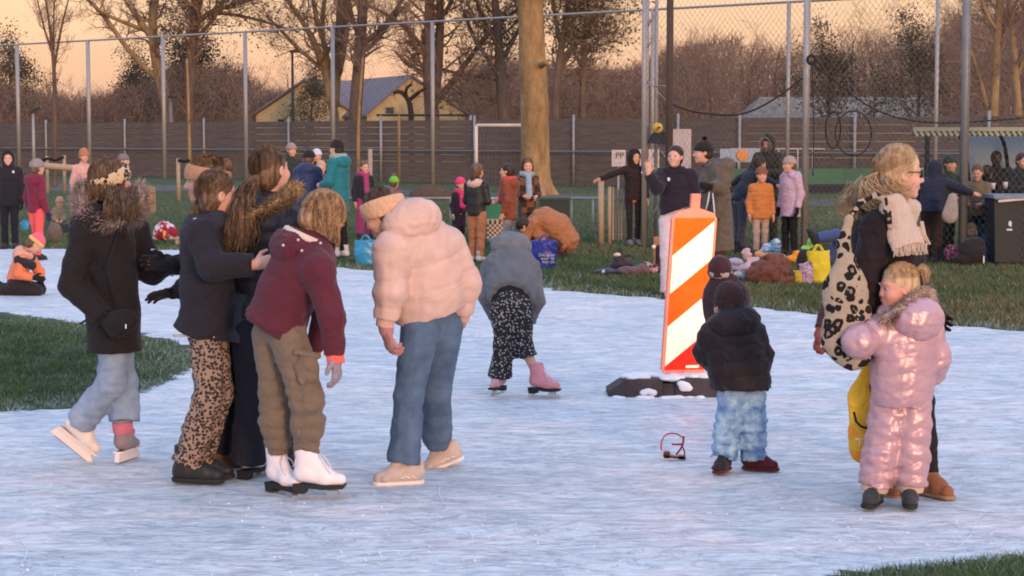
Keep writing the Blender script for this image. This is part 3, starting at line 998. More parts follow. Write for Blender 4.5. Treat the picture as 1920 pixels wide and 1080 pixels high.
# cloths used by several people
DENIM_L = lambda: two_tone('denim_pale', (.17, .24, .36), (.30, .38, .50), 9, .3, .7, .9, .5, bscale=140)
DENIM_D = lambda: two_tone('denim_blue', (.055, .095, .165), (.115, .18, .28), 8, .3, .7, .9, .5, bscale=140)
LEOP = lambda: spots('leopard_cloth', (.58, .42, .28), (.02, .014, .012), 34, ring=True, mid=(.38, .22, .11))
LEOPS = lambda: spots('leopard_trouser_cloth', (.30, .21, .165), (.022, .016, .015), 58, ring=True, mid=(.12, .07, .05))
LEOPB = lambda: spots('leopard_plush', (.38, .30, .22), (.010, .008, .008), 20, ring=True, mid=(.27, .19, .12), bump=.8)
BLACK = lambda: fab('black_cloth', (.012, .010, .012), sheen=.05)
NAVYB = lambda: fab('blueblack_cloth', (.014, .015, .024), sheen=.06)
COATB = lambda: fab('warm_black_wool', (.016, .010, .012), sheen=.08)
MAROON = lambda: fab('maroon_fleece', (.095, .018, .030), sheen=.12, bump=.5, bscale=120)
KHAKI = lambda: fab('khaki_cotton', (.17, .125, .088), bump=.4, bscale=60)
PEACH = lambda: fab('peach_nylon', (.60, .405, .34), rough=.6, bump=.12, bscale=25, sheen=0)
WHITEL = lambda: mat('white_leather', (.78, .72, .74), .45, .15, 60, .05)
CREAM = lambda: fab('cream_fleece', (.70, .55, .46), bump=.9, bscale=160, sheen=.4)

# ---------------------------------------------------------------- lettering
def lettering(name, txt, size, loc, parent, m, yaw=0, ext=.001, align='CENTER'):
    cu = bpy.data.curves.new(name, 'FONT'); cu.body = txt; cu.size = size; cu.extrude = ext; cu.align_x = align; cu.align_y = 'CENTER'
    o = bpy.data.objects.new(name, cu); C.objects.link(o)
    me = bpy.data.meshes.new_from_object(o.evaluated_get(bpy.context.evaluated_depsgraph_get()))
    bpy.data.objects.remove(o)
    o = bpy.data.objects.new(name, me); C.objects.link(o); o.parent = parent
    o.rotation_euler = (math.pi / 2, 0, math.radians(yaw)); o.location = np.asarray(loc) - wloc(parent); me.materials.append(m)
    return o

# ---------------------------------------------------------------- ground
def gpt(px, py, z=0): return G(px, py, z)
def ragged(pts, step=.12, amp=.05, seed=1, z=0., closed=True):
    rng = np.random.RandomState(seed); out_ = []
    n = len(pts)
    for i in range(n if closed else n - 1):
        a, b = np.array(pts[i][:2], float), np.array(pts[(i + 1) % n][:2], float)
        L = np.linalg.norm(b - a); k = max(1, int(L / step)) if L < 40 else 1
        nn = np.array([-(b - a)[1], (b - a)[0]]) / (L + 1e-9)
        for j in range(k):
            p = a + (b - a) * j / k
            q = amp * (math.sin(p[0] * 3.1 + p[1] * 2.3) + .6 * math.sin(p[0] * 9.7 - p[1] * 7) + .5 * rng.normal())
            out_.append((*(p + nn * q * (1 if k > 1 else 0)), z))
    return out_
def ground_mat(name, c1, c2, c3, s1, s2, rough=.95, bump=.6, bdist=.05):
    m = bpy.data.materials.new(name); m.use_nodes = True; n, l = m.node_tree.nodes, m.node_tree.links; b = n['Principled BSDF']
    b.inputs['Roughness'].default_value = rough; b.inputs['Specular IOR Level'].default_value = .2
    t = n.new('ShaderNodeTexCoord')
    a1 = n.new('ShaderNodeTexNoise'); a1.inputs['Scale'].default_value = s1; a1.inputs['Detail'].default_value = 8; l.new(t.outputs['Object'], a1.inputs[0])
    a2 = n.new('ShaderNodeTexNoise'); a2.inputs['Scale'].default_value = s2; a2.inputs['Detail'].default_value = 6; a2.inputs['Roughness'].default_value = .7; l.new(t.outputs['Object'], a2.inputs[0])
    r = n.new('ShaderNodeValToRGB'); r.color_ramp.elements[0].position = .35; r.color_ramp.elements[0].color = (*c1, 1); r.color_ramp.elements[1].position = .65; r.color_ramp.elements[1].color = (*c2, 1)
    l.new(a1.outputs[0], r.inputs[0])
    r2 = n.new('ShaderNodeValToRGB'); r2.color_ramp.elements[0].position = .52; r2.color_ramp.elements[1].position = .72; l.new(a2.outputs[0], r2.inputs[0])
    mx = n.new('ShaderNodeMix'); mx.data_type = 'RGBA'; l.new(r2.outputs[0], mx.inputs[0]); l.new(r.outputs[0], mx.inputs[6]); mx.inputs[7].default_value = (*c3, 1)
    l.new(mx.outputs[2], b.inputs['Base Color'])
    bp = n.new('ShaderNodeBump'); bp.inputs['Strength'].default_value = bump; bp.inputs['Distance'].default_value = bdist; l.new(a2.outputs[0], bp.inputs['Height']); l.new(bp.outputs[0], b.inputs['Normal'])
    return m
GRASSG = ground_mat('grass_ground', (.050, .080, .035), (.085, .10, .045), (.13, .105, .065), 1.3, 22)
o = mk('grass_ground', [(-400, -60, -.014), (400, -60, -.014), (400, 700, -.014), (-400, 700, -.014)], [(0, 1, 2, 3)], GRASSG); tag(o, kind='structure')

# ice: scraped, powdery natural ice
im = bpy.data.materials.new('scraped_ice'); im.use_nodes = True
n, l = im.node_tree.nodes, im.node_tree.links; b = n['Principled BSDF']
t = n.new('ShaderNodeTexCoord')
def nzn(scale, det, sc=(1, 1, 1), rot=0, dist=0, rough=.6):
    mp = n.new('ShaderNodeMapping'); mp.inputs['Scale'].default_value = sc; mp.inputs['Rotation'].default_value = (0, 0, rot); l.new(t.outputs['Object'], mp.inputs[0])
    a = n.new('ShaderNodeTexNoise'); a.inputs['Scale'].default_value = scale; a.inputs['Detail'].default_value = det; a.inputs['Distortion'].default_value = dist; a.inputs['Roughness'].default_value = rough
    l.new(mp.outputs[0], a.inputs[0]); return a.outputs[0]
def ramp(src, *st):
    r = n.new('ShaderNodeValToRGB'); e = r.color_ramp.elements
    e[0].position, e[0].color = st[0][0], (*st[0][1], 1); e[1].position, e[1].color = st[-1][0], (*st[-1][1], 1)
    for p_, c_ in st[1:-1]: q = e.new(p_); q.color = (*c_, 1)
    l.new(src, r.inputs[0]); return r.outputs[0]
def mixc(f, a, b_, mode='MIX'):
    m = n.new('ShaderNodeMix'); m.data_type = 'RGBA'; m.blend_type = mode
    if isinstance(f, (int, float)): m.inputs[0].default_value = f
    else: l.new(f, m.inputs[0])
    for s_, i in ((a, 6), (b_, 7)):
        if isinstance(s_, tuple): m.inputs[i].default_value = (*s_, 1)
        else: l.new(s_, m.inputs[i])
    return m.outputs[2]
g3 = lambda v: (v, v, v)
base = ramp(nzn(.9, 8, (1, 1.6, 1), .3, .8), (.30, (.60, .68, .76)), (.52, (.72, .77, .82)), (.62, (.82, .79, .82)), (.78, (.80, .84, .88)))
fine = ramp(nzn(5.5, 9, (.7, 1.3, 1), -.2, 1.6, .62), (.36, (.74, .77, .82)), (.50, (.95, .96, .97)), (.64, (1.12, 1.1, 1.08)))
scr1 = ramp(nzn(2.6, 6, (.5, 1.6, 1), .5, 3.0, .7), (.45, g3(1)), (.488, (.72, .73, .78)), (.51, g3(1.04)), (.54, g3(1)))
scr2 = ramp(nzn(3.4, 6, (.5, 1.5, 1), -.75, 3.0, .7), (.46, g3(1)), (.50, g3(1.12)), (.55, g3(1)))
dirt = ramp(nzn(3.2, 9, (1, 1.3, 1), 0, .5, .8), (.70, g3(1)), (.80, (.72, .70, .68)))
colr = mixc(1, mixc(1, mixc(1, mixc(1, base, fine, 'MULTIPLY'), scr1, 'MULTIPLY'), scr2, 'MULTIPLY'), dirt, 'MULTIPLY')
colr = mixc(1, colr, (.93, .92, .87), 'MULTIPLY')
l.new(colr, b.inputs['Base Color'])
rr = n.new('ShaderNodeMapRange'); rr.inputs[3].default_value = .32; rr.inputs[4].default_value = .75; l.new(nzn(5, 5, dist=1), rr.inputs[0]); l.new(rr.outputs[0], b.inputs['Roughness'])
b.inputs['Specular IOR Level'].default_value = .35
b1 = n.new('ShaderNodeBump'); b1.inputs['Strength'].default_value = .8; b1.inputs['Distance'].default_value = .05; l.new(nzn(5, 8, (.7, 1.3, 1), .1, 1.6, .62), b1.inputs['Height'])
b2 = n.new('ShaderNodeBump'); b2.inputs['Strength'].default_value = .6; b2.inputs['Distance'].default_value = .02; l.new(scr1, b2.inputs['Height']); l.new(b1.outputs[0], b2.inputs['Normal'])
l.new(b2.outputs[0], b.inputs['Normal'])
edge = [(-700, 460), (-200, 462), (0, 466), (330, 469), (500, 485), (675, 507), (895, 516), (1040, 545), (1235, 561), (1412, 578), (1500, 588), (1700, 604), (1920, 622), (2400, 650)]
far = [tuple(gpt(*p)[:2]) for p in edge]
farr = ragged(far, .15, .06, 3, 0, closed=False)
poly = [(-40, far[0][1]), (-40, -12), (40, -12), (40, far[-1][1])] + [p[:2] for p in farr[::-1]]
o = mk('ice', [(x, y, 0) for x, y in poly], [tuple(range(len(poly)))], im, smooth=False); tag(o, kind='structure')

lp = [(-900, 575), (-200, 578), (0, 588), (120, 601), (230, 620), (330, 640), (362, 664), (356, 700), (275, 738), (150, 762), (0, 776), (-300, 800), (-900, 840)]
LP = [tuple(gpt(*p)[:2]) for p in lp]
rp_ = [(1560, 1084), (1640, 1070), (1760, 1056), (1920, 1040), (2200, 1030), (2400, 1120), (2200, 1200), (1600, 1160)]
RP = [tuple(gpt(*p)[:2]) for p in rp_]
GR2 = ground_mat('frosted_turf', (.045, .078, .035), (.075, .10, .05), (.20, .22, .22), 2.0, 14)
for nm, pl in (('grass_island', LP), ('grass_corner', RP)):
    q = ragged(pl, .05, .07, 5, .004)
    o = mk(nm, q, [tuple(range(len(q)))], GR2, smooth=False); tag(o, kind='structure')

def inside(x, y, poly):
    c = np.zeros(len(x), bool); n_ = len(poly); j = n_ - 1
    for i in range(n_):
        xi, yi = poly[i]; xj, yj = poly[j]
        m_ = ((yi > y) != (yj > y)) & (x < (xj - xi) * (y - yi) / (yj - yi + 1e-12) + xi)
        c ^= m_; j = i
    return c
def edist(x, y, poly, closed=True):
    d = np.full(len(x), 1e9); n_ = len(poly)
    for i in range(n_ if closed else n_ - 1):
        a, b_ = np.array(poly[i]), np.array(poly[(i + 1) % n_]); ab = b_ - a; L2 = (ab ** 2).sum() + 1e-12
        t_ = np.clip(((x - a[0]) * ab[0] + (y - a[1]) * ab[1]) / L2, 0, 1)
        d = np.minimum(d, np.hypot(x - a[0] - t_ * ab[0], y - a[1] - t_ * ab[1]))
    return d
gm = two_tone('grass_blade', (.040, .090, .032), (.095, .15, .055), 1.7, .35, .65, .8, 0)
gm2 = two_tone('dry_grass_blade', (.085, .10, .045), (.20, .165, .085), .9, .35, .65, .8, 0)
frost = mat('frosted_blade', (.27, .33, .32), .8, var=.1)
def blades(name, x, y, z0, hgt, wd, seed, mats, mi, label):
    rng = np.random.RandomState(seed); N = len(x)
    a = rng.rand(N) * 6.283; h_ = hgt * (.5 + rng.rand(N)); le = h_ * (.3 + .9 * rng.rand(N)); la = rng.rand(N) * 6.283
    w_ = wd * (.6 + .8 * rng.rand(N))
    p0 = np.stack([x - np.cos(a) * w_, y - np.sin(a) * w_, np.full(N, z0)], 1)
    p1 = np.stack([x + np.cos(a) * w_, y + np.sin(a) * w_, np.full(N, z0)], 1)
    p2 = np.stack([x + np.cos(la) * le, y + np.sin(la) * le, z0 + h_], 1)
    V = np.stack([p0, p1, p2], 1).reshape(-1, 3)
    Fq = np.arange(3 * N).reshape(-1, 3)
    o = mk(name, V, Fq, mats, smooth=False, mi=mi); tag(o, label, 'grass', kind='stuff'); return o
rng = np.random.RandomState(8)
# left island
N = 150000
y = 1 / rng.uniform(1 / 21, 1 / 10.8, N); x = (rng.uniform(-60, 380, N) - 960) / F * y
ok = inside(x, y, LP); x, y = x[ok], y[ok]; d = edist(x, y, LP)
keep = rng.rand(len(x)) < np.clip(.15 + d / .7, 0, 1); x, y, d = x[keep], y[keep], d[keep]
clump = sinoise(x, y, x * 0, 9, 4)
keep = rng.rand(len(x)) < np.clip(.75 + clump, .1, 1); x, y, d = x[keep], y[keep], d[keep]
fr = (rng.rand(len(x)) < np.clip(.55 * np.exp(-d / .35) + .02, 0, 1)).astype(int)
blades('grass', x, y, .003, .028, .0035, 2, [gm, frost], fr, 'dark green grass island with frosty edge in the ice')
N = 26000
y = rng.uniform(7.0, 8.4, N); x = (rng.uniform(1500, 1960, N) - 960) / F * y
ok = inside(x, y, RP); x, y = x[ok], y[ok]; d = edist(x, y, RP)
keep = rng.rand(len(x)) < np.clip(.2 + d / .15, 0, 1); x, y, d = x[keep], y[keep], d[keep]
fr = (rng.rand(len(x)) < .06 + .4 * np.exp(-d / .1)).astype(int)
blades('grass', x, y, .003, .030, .0022, 3, [gm, frost], fr, 'corner of green grass at the near edge of the ice')
# beyond the ice
N = 330000
y = 1 / rng.uniform(1 / 75, 1 / 15.5, N); x = (rng.uniform(-60, 1980, N) - 960) / F * y
IP = [p for p in poly]
ok = ~inside(x, y, IP); x, y = x[ok], y[ok]; d = edist(x, y, far, False)
fr = (rng.rand(len(x)) < np.clip(.5 * np.exp(-d / .35) + .012, 0, 1))
warm = sinoise(x, y, x * 0, .8, 14) * .5 + (x * F / y + 960 > 1040) * .35 - .1
mi = np.where(fr, 2, np.where(rng.rand(len(x)) < .3 + warm, 1, 0)).astype(int)
blades('grass', x, y, -.016, .050, .007, 4, [gm, gm2, frost], mi, 'grass bank beyond the ice under the onlookers')

# snow crumbs scraped up by the skates
N = 5200
y = 1 / rng.uniform(1 / 26, 1 / 7.2, N); x = (rng.uniform(-40, 1960, N) - 960) / F * y
ok = inside(x, y, IP) & ~inside(x, y, LP) & ~inside(x, y, RP)
x, y = x[ok], y[ok]
cl = sinoise(x, y, x * 0, 2.4, 4); keep = rng.rand(len(x)) < np.clip(.35 + cl, .05, 1); x, y = x[keep], y[keep]
N = len(x); r = .002 + .006 * rng.rand(N) ** 3
oc = np.array([(1, 0, 0), (0, 1, 0), (-1, 0, 0), (0, -1, 0), (0, 0, .8), (0, 0, -.3)])
V = (np.stack([x, y, r * .2], 1)[:, None, :] + oc[None] * r[:, None, None] * (.6 + .8 * rng.rand(N, 6, 1))).reshape(-1, 3)
tri = np.array([(0, 1, 4), (1, 2, 4), (2, 3, 4), (3, 0, 4), (1, 0, 5), (2, 1, 5), (3, 2, 5), (0, 3, 5)])
Fq = (np.arange(N)[:, None, None] * 6 + tri[None]).reshape(-1, 3)
o = mk('snow_crumbs', V, Fq, mat('snow', (.74, .76, .80), .9, var=.05), smooth=False); tag(o, 'white crumbs of scraped snow scattered over the ice', 'snow', kind='stuff')

# fine arcs cut by the blades
rng = np.random.RandomState(31); VV = []; FF = []; mi = []; nv = 0
for i in range(520):
    y0 = 1 / rng.uniform(1 / 24, 1 / 7.6); x0 = (rng.uniform(-40, 1960) - 960) / F * y0
    a = rng.normal() * .6 + (math.pi if rng.rand() < .5 else 0); L = rng.uniform(.2, 1.1); cv = rng.normal() * .45; n_ = 12
    t_ = np.linspace(0, 1, n_); an = a + cv * t_ * L; xs_ = x0 + np.cumsum(np.cos(an)) * L / n_; ys_ = y0 + np.cumsum(np.sin(an)) * L / n_
    if not (inside(xs_, ys_, IP) & ~inside(xs_, ys_, LP) & ~inside(xs_, ys_, RP)).all(): continue
    w_ = rng.uniform(.0010, .0028) * np.sin(np.pi * np.clip(t_, .04, .96)); nx, ny = -np.sin(an), np.cos(an)
    VV.append(np.concatenate([np.stack([xs_ - nx * w_, ys_ - ny * w_, np.full(n_, .0025)], 1), np.stack([xs_ + nx * w_, ys_ + ny * w_, np.full(n_, .0025)], 1)]))
    k_ = np.arange(n_ - 1)[:, None]; FF.append(nv + np.concatenate([k_, k_ + 1, k_ + 1 + n_, k_ + n_], 1)); mi += [int(rng.rand() < .25)] * (n_ - 1); nv += 2 * n_
o = mk('skate_marks', np.concatenate(VV), np.concatenate(FF), [mat('cut_snow', (.80, .81, .84), .8, var=.05), mat('dark_cut_ice', (.48, .52, .60), .4, var=.1)], smooth=False, mi=mi); tag(o, 'fine curved scratches cut into the ice by skate blades', 'skate marks', kind='stuff')

# asphalt path behind
pth = [(-300, 344), (340, 347), (760, 356), (1130, 365), (1510, 374), (1950, 384), (2100, 388)]
A1 = [gpt(a, b_, -.010) for a, b_ in pth]; A2 = [gpt(a, b_ + 11, -.010) for a, b_ in pth]
pv_ = A1 + A2; k_ = len(pth)
o = mk('path', pv_, [(i, i + 1, k_ + i + 1, k_ + i) for i in range(k_ - 1)], mat('asphalt', (.105, .095, .10), .9, .3, 30, .15, 3), smooth=False); tag(o, kind='structure')
for v in o.data.vertices: v.co.z = -.010

# ---------------------------------------------------------------- trees
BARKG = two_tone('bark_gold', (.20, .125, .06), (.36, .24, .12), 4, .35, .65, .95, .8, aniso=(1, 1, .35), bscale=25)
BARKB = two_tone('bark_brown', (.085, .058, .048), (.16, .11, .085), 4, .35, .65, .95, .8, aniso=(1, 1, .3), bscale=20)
TWIG = two_tone('twig_brown', (.14, .085, .064), (.29, .185, .135), .6, .35, .65, .95, 0)
TWIGD = two_tone('twig_dark', (.12, .075, .055), (.21, .14, .10), .6, .35, .65, .95, 0)
LEAFD = two_tone('ivy_leaf', (.06, .05, .03), (.13, .095, .055), .7, .4, .6, .7, 0)
LEAFB = two_tone('withered_leaf', (.085, .055, .035), (.16, .11, .06), .9, .4, .6, .8, 0)

class Wood:
    def __init__(s, seed): s.r = random.Random(seed); s.A = []; s.B = []; s.ra = []; s.rb = []; s.tips = []
    def limb(s, pts, r0, r1):
        pts = [np.array(p, float) for p in pts]
        n_ = len(pts) - 1
        for i in range(n_):
            s.A.append(pts[i]); s.B.append(pts[i + 1]); s.ra.append(r0 + (r1 - r0) * i / n_); s.rb.append(r0 + (r1 - r0) * (i + 1) / n_)
    def grow(s, p, d, L, r, lv, maxlv, nst=5, wob=.22, up=.10, dens=1., spread=.75):
        st = L / nst; rr = s.r
        for i in range(nst):
            d = d + np.array([rr.gauss(0, wob), rr.gauss(0, wob), rr.gauss(0, wob) + up]); d = d / np.linalg.norm(d)
            q = p + d * st; r2 = r * (1 - .75 * (i + 1) / nst) if i < nst - 1 else r * .3
            s.A.append(p); s.B.append(q); s.ra.append(r * (1 - .75 * i / nst)); s.rb.append(max(r2, .003))
            p = q
            if lv < maxlv and (i > 0 or lv > 0):
                k_ = 1 if rr.random() < dens else 0
                if rr.random() < dens - .8: k_ += 1
                for _ in range(k_):
                    a = np.array([rr.gauss(0, 1), rr.gauss(0, 1), rr.gauss(0, .7)]); a = a - d * np.dot(a, d); a /= np.linalg.norm(a) + 1e-9
                    nd = d * (1 - spread * .6) + a * spread; nd /= np.linalg.norm(nd)
                    s.grow(p, nd, L * rr.uniform(.42, .68), r * (1 - .7 * i / nst) * .55, lv + 1, maxlv, nst, wob, up, dens, spread)
        s.tips.append(p)
    def arrays(s, lo=None, hi=None):
        A, B, ra, rb = np.array(s.A), np.array(s.B), np.array(s.ra), np.array(s.rb)
        return A, B, ra, rb
def build_wood(w, thick=.03):
    A, B, ra, rb = w.arrays()
    k_ = ra > thick
    V1, F1 = segs_mesh(A[k_], B[k_], ra[k_], rb[k_], 8) if k_.any() else (None, None)
    V2, F2 = segs_mesh(A[~k_], B[~k_], np.maximum(ra[~k_], .004), np.maximum(rb[~k_], .003), 3)
    return V1, F1, V2, F2
def leaf_bits(pts, n, size, seed, spread=.25):
    r = np.random.RandomState(seed); pts = np.array(pts); i = r.randint(0, len(pts), n)
    c = pts[i] + r.normal(size=(n, 3)) * spread
    a = nrm2(r.normal(size=(n, 3))); b_ = nrm2(np.cross(a, r.normal(size=(n, 3)))); s_ = size * (.5 + r.rand(n, 1))
    V = np.stack([c - a * s_, c + b_ * s_ * .6, c + a * s_, c - b_ * s_ * .6], 1).reshape(-1, 3)
    return V, np.arange(4 * n).reshape(-1, 4)

def free_tree(label, base, H, seed, mt=BARKB, mtw=TWIG, r0=.16, maxlv=4, dens=.95, leaves=None, forks=None, group=None, spread=.75, nlimb=9, clear=.3):
    """a whole bare tree: trunk, limbs and twigs"""
    base = np.array(base, float); w_ = Wood(seed); R_ = w_.r
    root = thing('tree', base, label, 'tree', group)
    pts = [base]; d = V3(R_.gauss(0, .04), R_.gauss(0, .04), 1)
    for i in range(8):
        d = nrm(d + V3(R_.gauss(0, .07), R_.gauss(0, .07), .2)); pts.append(pts[-1] + d * H * .105)
    tr = MB(); rr_ = [r0 * (1.25 if i == 0 else 1 - .09 * i) for i in range(9)]
    tr.tube(pts, rr_, 9); tr.build('trunk', mt, root, True)
    for i in range(nlimb):
        t_ = clear + (1 - clear) * (i + .5) / nlimb; j = min(7, int(t_ * 8)); p = pts[j] + (pts[j + 1] - pts[j]) * (t_ * 8 - j)
        a = R_.uniform(0, 6.28); nd = V3(math.cos(a) * .7, math.sin(a) * .7, R_.uniform(.5, 1.0)); nd /= np.linalg.norm(nd)
        w_.grow(p, nd, H * R_.uniform(.28, .42) * (1.15 - .6 * t_), rr_[j] * .5, 0, maxlv - 1, dens=dens, spread=spread)
    w_.grow(pts[-1], nrm(d), H * .25, rr_[-1], 0, maxlv - 1, dens=dens, spread=spread)
    V1, F1, V2, F2 = build_wood(w_)
    V_, F_ = (np.concatenate([V1, V2]), np.concatenate([F1, F2 + len(V1)])) if V1 is not None else (V2, F2)
    cr = mk('crown', V_, F_, mtw, root)
    if leaves:
        V_, F_ = leaf_bits(w_.tips, leaves[0], leaves[1], seed, leaves[3] if len(leaves) > 3 else .25); mk('foliage', V_, F_, leaves[2], root, False)
    return root
def copy_thing(src, loc, rz, sc, label=None, group=None):
    r = src.copy(); C.objects.link(r); r.location = loc; r.rotation_euler = (0, 0, rz); r.scale = (sc, sc, sc)
    if label: r['label'] = label
    if group: r['group'] = group
    for ch in src.children:
        c = ch.copy(); C.objects.link(c); c.parent = r
        for g in ch.children:
            d_ = g.copy(); C.objects.link(d_); d_.parent = c
    return r
def pix_tree(label, Y, trunks, seed, mt=BARKG, mtw=TWIG, twigs=1., maxlv=3, leaves=None, L0=1.6, group=None, up=.10):
    """a tree whose limbs follow the photo: trunks = list of [(px, py, radius px)...] at depth Y"""
    w_ = Wood(seed); R_ = w_.r
    b0 = P(trunks[0][0][0], trunks[0][0][1], Y); b0[2] = 0
    root = thing('tree', b0, label, 'tree', group)
    tr = MB()
    for ti, tk in enumerate(trunks):
        pts = [P(x, y, Y + (R_.uniform(-.4, .4) * min(i, 3) if ti else 0)) for i, (x, y, r_) in enumerate(tk)]
        if ti == 0: pts = [b0] + pts; rr_ = [tk[0][2] * Y / F * 1.2] + [q[2] * Y / F for q in tk]
        else: rr_ = [q[2] * Y / F for q in tk]
        cp = spl(pts, max(8, len(pts) * 3)); cr_ = np.interp(np.linspace(0, 1, len(cp)), np.linspace(0, 1, len(rr_)), rr_)
        tr.tube(list(cp), list(cr_), 9)
        for i in range(2, len(cp)):
            t_ = i / len(cp)
            if ti == 0 and t_ < .45: continue
            for _ in range(2 if R_.random() < twigs else 1):
                if R_.random() > twigs: continue
                dd = cp[i] - cp[i - 1]; dd = dd / (np.linalg.norm(dd) + 1e-9)
                a = np.array([R_.gauss(0, 1), R_.gauss(0, 1), R_.gauss(0, .8)]); a -= dd * np.dot(a, dd); a /= np.linalg.norm(a)
                w_.grow(cp[i], nrm(dd * .6 + a * .8), L0 * R_.uniform(.5, 1.2), max(.012, cr_[i] * .32), 1, maxlv, dens=.95, up=up)
    tr.build('trunk', mt, root, True)
    V1, F1, V2, F2 = build_wood(w_)
    V_, F_ = (np.concatenate([V1, V2]), np.concatenate([F1, F2 + len(V1)])) if V1 is not None else (V2, F2)
    mk('crown', V_, F_, mtw, root)
    if leaves: V_, F_ = leaf_bits(w_.tips, leaves[0], leaves[1], seed, leaves[3] if len(leaves) > 3 else .25); mk('foliage', V_, F_, leaves[2], root, False)
    return root

# the great trunk in the middle (plane tree)
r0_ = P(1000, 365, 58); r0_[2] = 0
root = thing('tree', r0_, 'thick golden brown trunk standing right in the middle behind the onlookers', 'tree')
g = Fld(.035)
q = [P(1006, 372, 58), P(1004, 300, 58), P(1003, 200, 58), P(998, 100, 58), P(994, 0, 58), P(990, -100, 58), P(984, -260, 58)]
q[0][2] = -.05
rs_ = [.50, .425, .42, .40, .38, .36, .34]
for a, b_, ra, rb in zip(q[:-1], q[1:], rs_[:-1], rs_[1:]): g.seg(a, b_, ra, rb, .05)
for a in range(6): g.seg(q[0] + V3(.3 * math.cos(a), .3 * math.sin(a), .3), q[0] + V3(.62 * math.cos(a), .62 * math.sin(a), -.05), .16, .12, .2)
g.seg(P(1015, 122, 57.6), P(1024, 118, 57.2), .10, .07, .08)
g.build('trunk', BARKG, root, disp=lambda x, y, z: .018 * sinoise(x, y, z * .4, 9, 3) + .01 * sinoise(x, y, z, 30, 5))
w_ = Wood(77)
for (x, y) in ((985, -60), (1000, -90), (990, -140), (1010, -120)):
    for s_ in range(4): w_.grow(P(x, y, 58), nrm(V3(w_.r.gauss(0, 1), w_.r.gauss(0, 1), .5)), 3.0, .08, 1, 4, up=.05)
V1, F1, V2, F2 = build_wood(w_); mk('crown', np.concatenate([V1, V2]), np.concatenate([F1, F2 + len(V1)]), TWIG, root)

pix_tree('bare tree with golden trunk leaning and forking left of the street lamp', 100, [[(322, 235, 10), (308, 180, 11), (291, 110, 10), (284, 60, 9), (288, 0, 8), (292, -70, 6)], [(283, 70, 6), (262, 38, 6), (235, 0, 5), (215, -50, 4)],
         [(300, 150, 6), (270, 128, 5), (243, 98, 4.5), (215, 58, 4.5), (190, 22, 4), (160, -5, 3)], [(281, 62, 3), (250, 48, 4), (200, 30, 3), (170, 8, 2)], [(286, 40, 4), (295, 10, 4), (300, -60, 3)]], 11, L0=1.5, twigs=.7)
pix_tree('slender pale sapling trunk between stakes at far left', 68, [[(102, 345, 5), (102, 240, 4.5), (103, 160, 4), (100, 100, 3.2), (92, 40, 2.4), (84, -10, 1.6)], [(102, 130, 2.4), (112, 60, 2), (128, 0, 1.4)], [(101, 110, 2.2), (84, 60, 1.8), (70, 0, 1.2)], [(101, 95, 2), (100, 30, 1.6), (104, -20, 1)]], 12, mt=BARKB, L0=.8, twigs=.8, up=.2)
pix_tree('tall dark bare tree behind the second sapling', 96, [[(357, 235, 8), (356, 160, 9), (360, 90, 9), (366, 40, 10), (368, -20, 9)], [(364, 50, 5), (390, 20, 5), (440, 10, 3.5), (500, -10, 3)], [(362, 30, 5), (345, 0, 4), (330, -40, 3)], [(368, 70, 4), (400, 40, 4), (425, -10, 3)], [(395, 22, 3), (450, 28, 3), (495, 40, 2.2), (560, 60, 1.5)]], 13, mt=BARKB, L0=1.9, leaves=(2600, .065, LEAFD, .4))
pix_tree('multi stemmed bare tree fanning out right of the street lamp', 98, [[(632, 235, 9), (622, 190, 9), (612, 140, 8), (598, 95, 7), (575, 50, 5), (545, 10, 4), (520, -30, 3)], [(630, 200, 7), (632, 130, 8), (636, 70, 8), (640, 0, 8), (642, -60, 6)], [(636, 140, 5), (650, 80, 5), (650, 0, 5), (655, -50, 4)], [(625, 170, 6), (612, 90, 5), (590, 30, 4), (580, -40, 3)],
         [(622, 150, 4), (590, 115, 4), (558, 92, 4), (530, 60, 3), (500, 30, 2.4)], [(615, 130, 4), (600, 60, 4), (610, 0, 4), (612, -50, 3)]], 14, L0=1.7, twigs=.75)
pix_tree('old bare tree with reddish bark beside the fanning tree', 95, [[(664, 240, 12), (668, 180, 12), (674, 110, 11), (678, 50, 10), (682, -20, 9)], [(676, 90, 5), (710, 60, 5), (745, 20, 4), (770, -30, 3)], [(672, 70, 4), (655, 20, 4), (650, -40, 3)], [(690, 92, 4), (720, 60, 4), (752, 12, 3)]], 15, mt=BARKB, L0=1.7)
pix_tree('twin trunked bare tree with long low limb just left of the great trunk', 92, [[(812, 222, 14), (806, 180, 13), (803, 110, 11), (804, 40, 9), (806, -30, 8)], [(815, 195, 9), (822, 120, 9), (826, 50, 8), (824, -30, 7)], [(818, 190, 7), (860, 140, 5), (900, 80, 5), (935, 40, 4), (985, 10, 2.5)], [(803, 100, 4), (770, 60, 4), (735, 30, 3), (690, 10, 2)],
         [(806, 160, 4), (785, 130, 3), (760, 120, 3), (740, 95, 2)], [(826, 130, 3), (870, 140, 3), (930, 150, 2)], [(824, 40, 4), (850, 0, 4), (860, -40, 3)]], 16, mt=BARKB, L0=1.9, twigs=1.)
pix_tree('dark leafy bare tree close behind the great trunk on its left', 90, [[(945, 235, 10), (940, 180, 10), (938, 110, 9), (932, 40, 8), (925, -30, 7)], [(940, 150, 5), (915, 110, 4), (885, 70, 4), (870, 20, 3)], [(938, 120, 5), (965, 70, 4), (985, 30, 4)], [(944, 200, 4), (915, 180, 4), (880, 170, 3), (850, 175, 2)], [(936, 90, 4), (905, 40, 4), (890, -10, 3)]], 17, mt=BARKB, mtw=TWIGD, L0=2.0, leaves=(1700, .085, LEAFB, .18))
